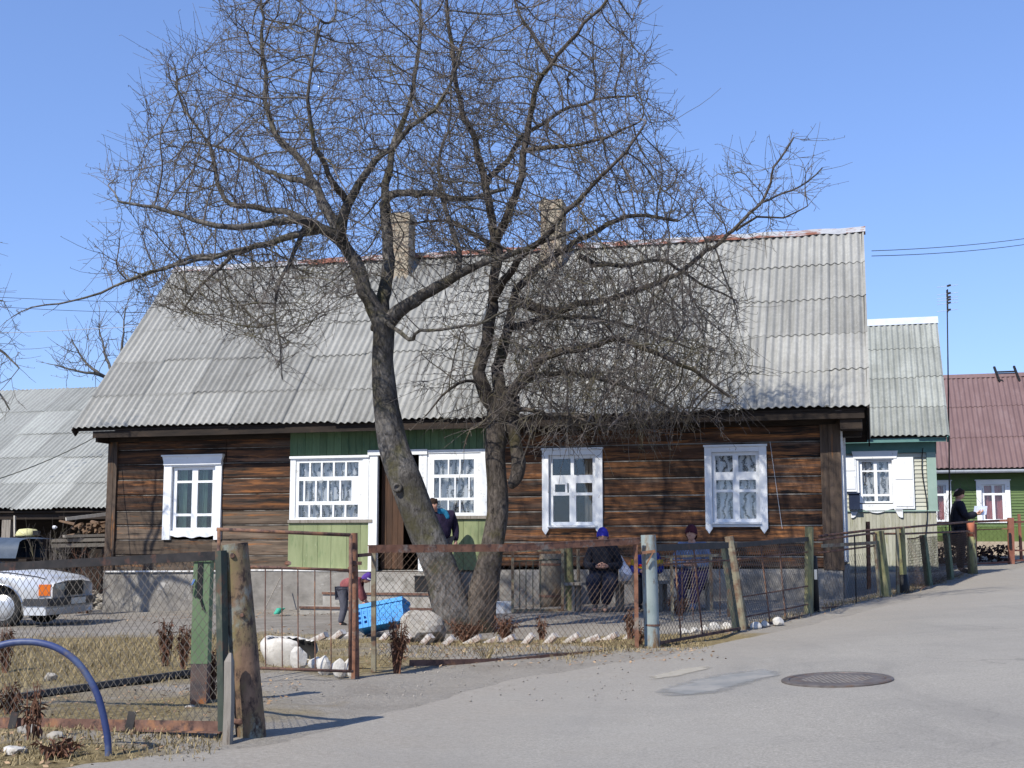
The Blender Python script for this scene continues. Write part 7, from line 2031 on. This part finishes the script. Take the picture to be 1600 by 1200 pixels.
    B = [
     (D((782,645,0),(762,622,-.05),(751,598,-.1),(749,570,-.1),(757,530,-.1),(763,490,-.1),(768,450,0),(772,410,0),(771,370,.1),(766,330,.1),(758,290,.1),(750,250,.2),(736,210,.2),(722,170,.3),(713,130,.3),(706,80,.3),(701,30,.3),(700,-40,.3)), 27, 7),
     (D((771,385,0),(788,345,-.2),(806,305,-.4),(819,240,-.5),(828,180,-.6),(841,130,-.7),(864,100,-.8),(905,52,-.9),(942,14,-1),(965,-30,-1)), 17, 5),
     (D((864,100,-.8),(846,72,-.7),(832,48,-.6),(816,24,-.6),(800,-10,-.5)), 9, 4),
     (D((790,640,0),(781,600,.1),(783,560,.2),(793,520,.3),(802,490,.4),(812,455,.4),(835,425,.4),(872,395,.4),(920,365,.4),(965,345,.4),(1010,338,.4),(1060,345,.4)), 24, 6),
     (D((790,635,0),(806,605,-.2),(826,578,-.3),(845,558,-.4),(870,551,-.5),(920,548,-.7),(952,534,-.8),(985,534,-.9),(1040,556,-1.1),(1095,588,-1.2),(1140,620,-1.2)), 22, 6),
     (D((806,470,.4),(830,476,.3),(862,480,.2),(905,476,.0),(950,470,-.1),(1005,455,-.1),(1055,434,0),(1097,404,.1),(1150,360,.2),(1184,320,.2),(1217,262,.2),(1240,215,.2)), 17, 3.5),
     (D((1150,360,.2),(1186,338,0),(1225,338,-.1),(1262,322,-.2)), 5, 2.5),
     (D((1184,320,.2),(1225,300,.4),(1262,282,.5),(1285,262,.5)), 4.5, 2.5),
     (D((768,470,-.05),(795,430,-.6),(830,385,-1.0),(872,340,-1.3),(912,300,-1.5),(952,262,-1.6),(985,225,-1.7),(1010,190,-1.7)), 15, 4),
     (D((800,510,.3),(840,500,.9),(890,495,1.3),(950,505,1.6),(1010,520,1.7),(1080,545,1.7)), 14, 4),
     (D((771,395,0),(745,370,.5),(715,350,.9),(680,345,1.2),(640,350,1.3)), 10, 4),
     (D((795,610,0),(840,590,.6),(900,590,1.0),(960,600,1.1),(1020,625,1.1),(1075,650,1.1)), 13, 4),
     (D((792,640,-.1),(830,640,-.5),(860,650,-.8),(900,655,-1.0),(950,670,-1.1)), 9, 3.5),
     (D((751,595,-.1),(715,600,-.4),(690,620,-.6),(665,650,-.7)), 7, 3),
     (D((785,655,-.2),(760,662,-.5),(735,672,-.7),(725,700,-.7)), 6, 3),
     (D((758,290,.1),(785,260,.8),(820,215,1.2),(870,180,1.4),(930,160,1.5),(990,150,1.5)), 12, 4),
     (D((822,235,-.5),(880,225,-.8),(940,215,-1),(1000,190,-1.1)), 9, 3.5),
     (D((905,400,.4),(960,420,1.0),(1030,410,1.2),(1090,440,1.3),(1150,470,1.3)), 10, 3.5),
    ]
    paths = [limb(s_, Y0, a, b) for s_, a, b in B]
    polyB = [(640,-80),(1000,-80),(1012,35),(975,58),(1035,85),(1000,125),(1045,170),(1065,188),(1020,220),(1085,255),(1110,290),(1140,330),(1120,390),(1150,440),(1185,480),(1150,520),(1185,575),(1150,620),(1160,648),(1100,665),(1010,690),(990,665),(930,685),(900,705),(840,690),(770,662),(700,660),(640,600),(655,540),(690,470),(690,410),(640,330),(650,100)]
    def bias(x, y): return np.where((x > 800) & (y > 400) & (y < 620), 1.0, np.where((x < 770) & (y > 420), .22, np.where((x < 790) & (y < 330), .36, .62)))
    at = attractors(polyB, 8500, Y0, 2.2, rs, centre=(860,360), bias=bias, edge=.55)
    at += attractors([(1100,395),(1130,370),(1170,330),(1180,265),(1200,260),(1235,205),(1262,195),(1255,250),(1285,262),(1285,290),(1235,325),(1262,350),(1200,372),(1150,395)], 130, Y0, .5, rs)
    at += attractors([(1120,260),(1165,235),(1185,300),(1160,350),(1110,380),(1090,330)], 60, Y0, .6, rs)
    at += attractors([(800,470),(900,420),(1020,430),(1110,470),(1170,540),(1160,630),(1080,660),(990,672),(900,665),(830,640),(800,560)], 10000, Y0+.1, 2.0, rs, centre=(960,555), edge=.5)
    z0 = P(900,520,Y0).z
    dr = lambda p: .25 if p[2] > z0 else -.35
    tb, lb, n = crown(t, paths, at, rs, twig_p=1.25, kill=.14, step=.12, infl=1.5, tip=.0042, droop=dr, twig_len=(.12,.5), jit=.24)
    for s_, pth in zip(B, paths): lb.add([tuple(p) for p, _ in pth], [q for _, q in pth], 10 if s_[1] > 14 else 6)
    lb.build('limbs', 'bark_dark', t, base); tb.build('twigs', 'twig', t, base, False)
    print('tree nodes', n1, n)
twin_trees()

def small_tree(label, base, Y0, trunk, limbs, poly, n, seed, name='bare_tree', up=.5, dmax=1.2, twig=(.2,.6), step=.2, kill=.3, infl=2.2, tip=.005, cat='tree'):
    rs = np.random.RandomState(seed); t = thing(name, label, cat, base)
    path = limb(trunk[0], Y0, trunk[1], trunk[2]); path.insert(0, (Vector(base)-Vector((0,0,.1)), path[0][1]*1.2))
    tb0 = Tubes(); tb0.add([tuple(p) for p, _ in path], [r for _, r in path], 10); tb0.build('trunk', 'bark', t, base)
    paths = [limb(s, Y0, a, b) for s, a, b in limbs]
    tb, lb, _ = crown(t, paths, attractors(poly, n, Y0, dmax, rs), rs, step=step, kill=kill, infl=infl, tip=tip, up=up, twig_len=twig, twig_p=.9)
    for s, pth in zip(limbs, paths): lb.add([tuple(p) for p, _ in pth], [r for _, r in pth], 7)
    lb.build('limbs', 'bark', t, base); tb.build('twigs', 'twig', t, base, False)
# tree beyond the left end of the roof
b = GY(190, 44); small_tree('bare orchard tree standing beyond the left end of the roof', b, 44.0, ([(190,800,0),(190,640,0),(180,600,0)], 14, 9),
   [([(182,606,0),(165,590,-.3),(140,582,-.6),(110,577,-.8),(85,570,-.9)], 8, 2.5), ([(182,606,0),(170,570,.3),(160,540,.5),(155,505,.6)], 7, 2), ([(185,600,0),(190,560,.5),(192,520,.6),(196,480,.6)], 7, 2), ([(186,600,0),(220,580,0),(260,560,0)], 7, 2), ([(165,590,-.3),(130,560,.2),(112,530,.4)], 6, 2)],
   [(80,560),(105,515),(135,500),(155,480),(190,470),(260,470),(280,600),(100,605)], 420, 31, tip=.009, twig=(.3,1.0), step=.28, kill=.42, up=.6, dmax=1.6)
# tree whose twigs reach in at the left edge
b = GY(-110, 22); small_tree('bare tree off the left edge, its twigs reaching into the sky', b, 22.0, ([(-110,1000,0),(-108,800,0),(-100,640,0),(-90,560,0)], 30, 18),
   [([(-92,570,0),(-60,540,0),(-30,530,-.2),(0,545,-.3),(30,575,-.4)], 12, 3), ([(-90,560,0),(-60,500,.2),(-30,470,.3),(5,470,.4)], 11, 3), ([(-92,560,0),(-100,480,0),(-80,400,0),(-50,350,.2)], 11, 3), ([(-92,575,0),(-50,580,.5),(-15,600,.6),(15,640,.5)], 9, 3), ([(-95,560,0),(-150,500,0),(-180,440,0)], 10, 3)],
   [(-200,300),(-60,300),(-5,345),(-5,380),(12,430),(28,455),(22,490),(38,510),(40,545),(60,570),(25,590),(22,640),(22,655),(-10,640),(-60,620),(-200,600)], 700, 32, tip=.0045, twig=(.2,.6), up=-.1, dmax=1.0)
# brush by the shed
def brush(label, px, py, Y, hpx, wpx, n, seed, group=None, m='twig'):
    rg = random.Random(seed); c = GY(px, Y); k = Y/2000; t = thing('bare_shrub', label, 'shrub', c, group=group)
    tb = Tubes(); rs = np.random.RandomState(seed)
    def grow(p, v, L, r, lev):
        line = [np.array(p)]; v = np.array(v)
        for i in range(5):
            v = v+rs.normal(0,.13,3)+np.array([0,0,.03]); v /= np.linalg.norm(v); line.append(line[-1]+v*L/5)
        tb.add(line, np.linspace(r, r*.45, 6), 3)
        if lev:
            for _ in range(rg.randint(2,4)):
                i = rg.randint(1,4); w = v+rs.normal(0,.5,3); grow(line[i], w/np.linalg.norm(w), L*rg.uniform(.35,.6), r*.6, lev-1)
    for _ in range(n):
        a = rg.uniform(0,6.28); s = rg.uniform(0,.7); v = np.array([math.cos(a)*s*wpx/hpx, math.sin(a)*s*wpx/hpx, 1.0]); v /= np.linalg.norm(v)
        grow(np.array(c)+np.array([rg.uniform(-.2,.2)*wpx*k, rg.uniform(-.1,.1)*wpx*k, -.03]), v, hpx*k*rg.uniform(.6,1.05), .008, 2)
    tb.build('stems', m, t, c, False)
brush('bare grey-brown bush between the cart and the house corner', 96, 900, 25.0, 120, 80, 26, 51)
brush('second bare bush close to the house corner', 132, 900, 24.6, 95, 50, 18, 52, m='driedplant')
brush('thin bare bush on the left before the shed', 62, 900, 25.6, 105, 60, 14, 53)
brush('thin pale-twigged shrub in front of the green house window', 1487, 880, 34.5, 125, 46, 9, 54)
for i, px in enumerate((1410,1425,1470,1500,1540,1560)):
    pass
def hedge():
    c = GY(1510, 34.2); mb = MB(); rg = random.Random(3); a, b = GY(1420,34.0), GY(1580,34.6)
    for i in range(900):
        p = a.lerp(b, rg.random()); p = Vector((p.x+rg.gauss(0,.1), p.y+rg.gauss(0,.15), gh(p.x,p.y)+rg.random()**1.2*.42)); s = rg.uniform(.03,.08)
        d = Vector((rg.gauss(0,1), rg.gauss(0,1), rg.gauss(0,1))).normalized()*s; e = d.cross(Vector((rg.gauss(0,1),rg.gauss(0,1),rg.gauss(0,1)))).normalized()*s*.6
        mb.add([p-d, p+e, p+d, p-e], [(0,1,2,3)])
    M['dark_shrub'] = mat('dark_low_shrub', (.03,.014,.014), (.075,.035,.03), 6, .9, 0, island=.4)
    solo(mb, 'low_hedge', 'dark_shrub', 'dark low hedge along the foot of the green house', 'hedge', c)
hedge()

# ================================================================== light, sky, camera
sun_dir = Vector((-.66,-.75,1.0)).normalized()   # towards the sun
el = math.asin(sun_dir.z); az = math.atan2(sun_dir.x, sun_dir.y)
L_ = bpy.data.lights.new('sun', 'SUN'); L_.energy = 4.2; L_.angle = R(.53); L_.color = (1.0,.95,.85)
so = bpy.data.objects.new('sun', L_); C.objects.link(so); so.rotation_euler = sun_dir.to_track_quat('Z', 'Y').to_euler(); so.location = sun_dir*60
w = bpy.data.worlds.new('World'); bpy.context.scene.world = w; w.use_nodes = True; nt = w.node_tree; bg = nt.nodes['Background']
sk = nt.nodes.new('ShaderNodeTexSky'); sk.sky_type = 'NISHITA'; sk.sun_disc = False; sk.sun_elevation = el; sk.sun_rotation = az
sk.altitude = 0; sk.air_density = 1.0; sk.dust_density = .15; sk.ozone_density = 2.6
mx = nt.nodes.new('ShaderNodeMix'); mx.data_type = 'RGBA'; mx.blend_type = 'MULTIPLY'; mx.inputs[0].default_value = 1; mx.inputs[7].default_value = (.84,.93,1.10,1)
nt.links.new(sk.outputs['Color'], mx.inputs[6]); gm = nt.nodes.new('ShaderNodeGamma'); gm.inputs['Gamma'].default_value = .7; nt.links.new(mx.outputs[2], gm.inputs['Color'])
m2 = nt.nodes.new('ShaderNodeMix'); m2.data_type = 'RGBA'; m2.blend_type = 'MULTIPLY'; m2.inputs[0].default_value = 1; m2.inputs[7].default_value = (.95,1.09,1.42,1); nt.links.new(gm.outputs[0], m2.inputs[6]); nt.links.new(m2.outputs[2], bg.inputs['Color'])
bg.inputs['Strength'].default_value = .15
cam = bpy.data.cameras.new('camera'); co = bpy.data.objects.new('camera', cam); C.objects.link(co)
cam.sensor_width = 36; cam.sensor_fit = 'HORIZONTAL'; cam.lens = 36*2000/1600; cam.clip_start = .1; cam.clip_end = 2000
co.location = (0,0,EYE); co.rotation_euler = (math.pi/2+TH, 0, 0)
sc = bpy.context.scene; sc.camera = co
sc.view_settings.view_transform = 'Standard'; sc.view_settings.look = 'None'; sc.view_settings.exposure = .48; sc.view_settings.gamma = 1; sc.view_settings.use_curve_mapping = False
sc.render.engine = 'CYCLES'; sc.cycles.max_bounces = 6; sc.cycles.transparent_max_bounces = 12
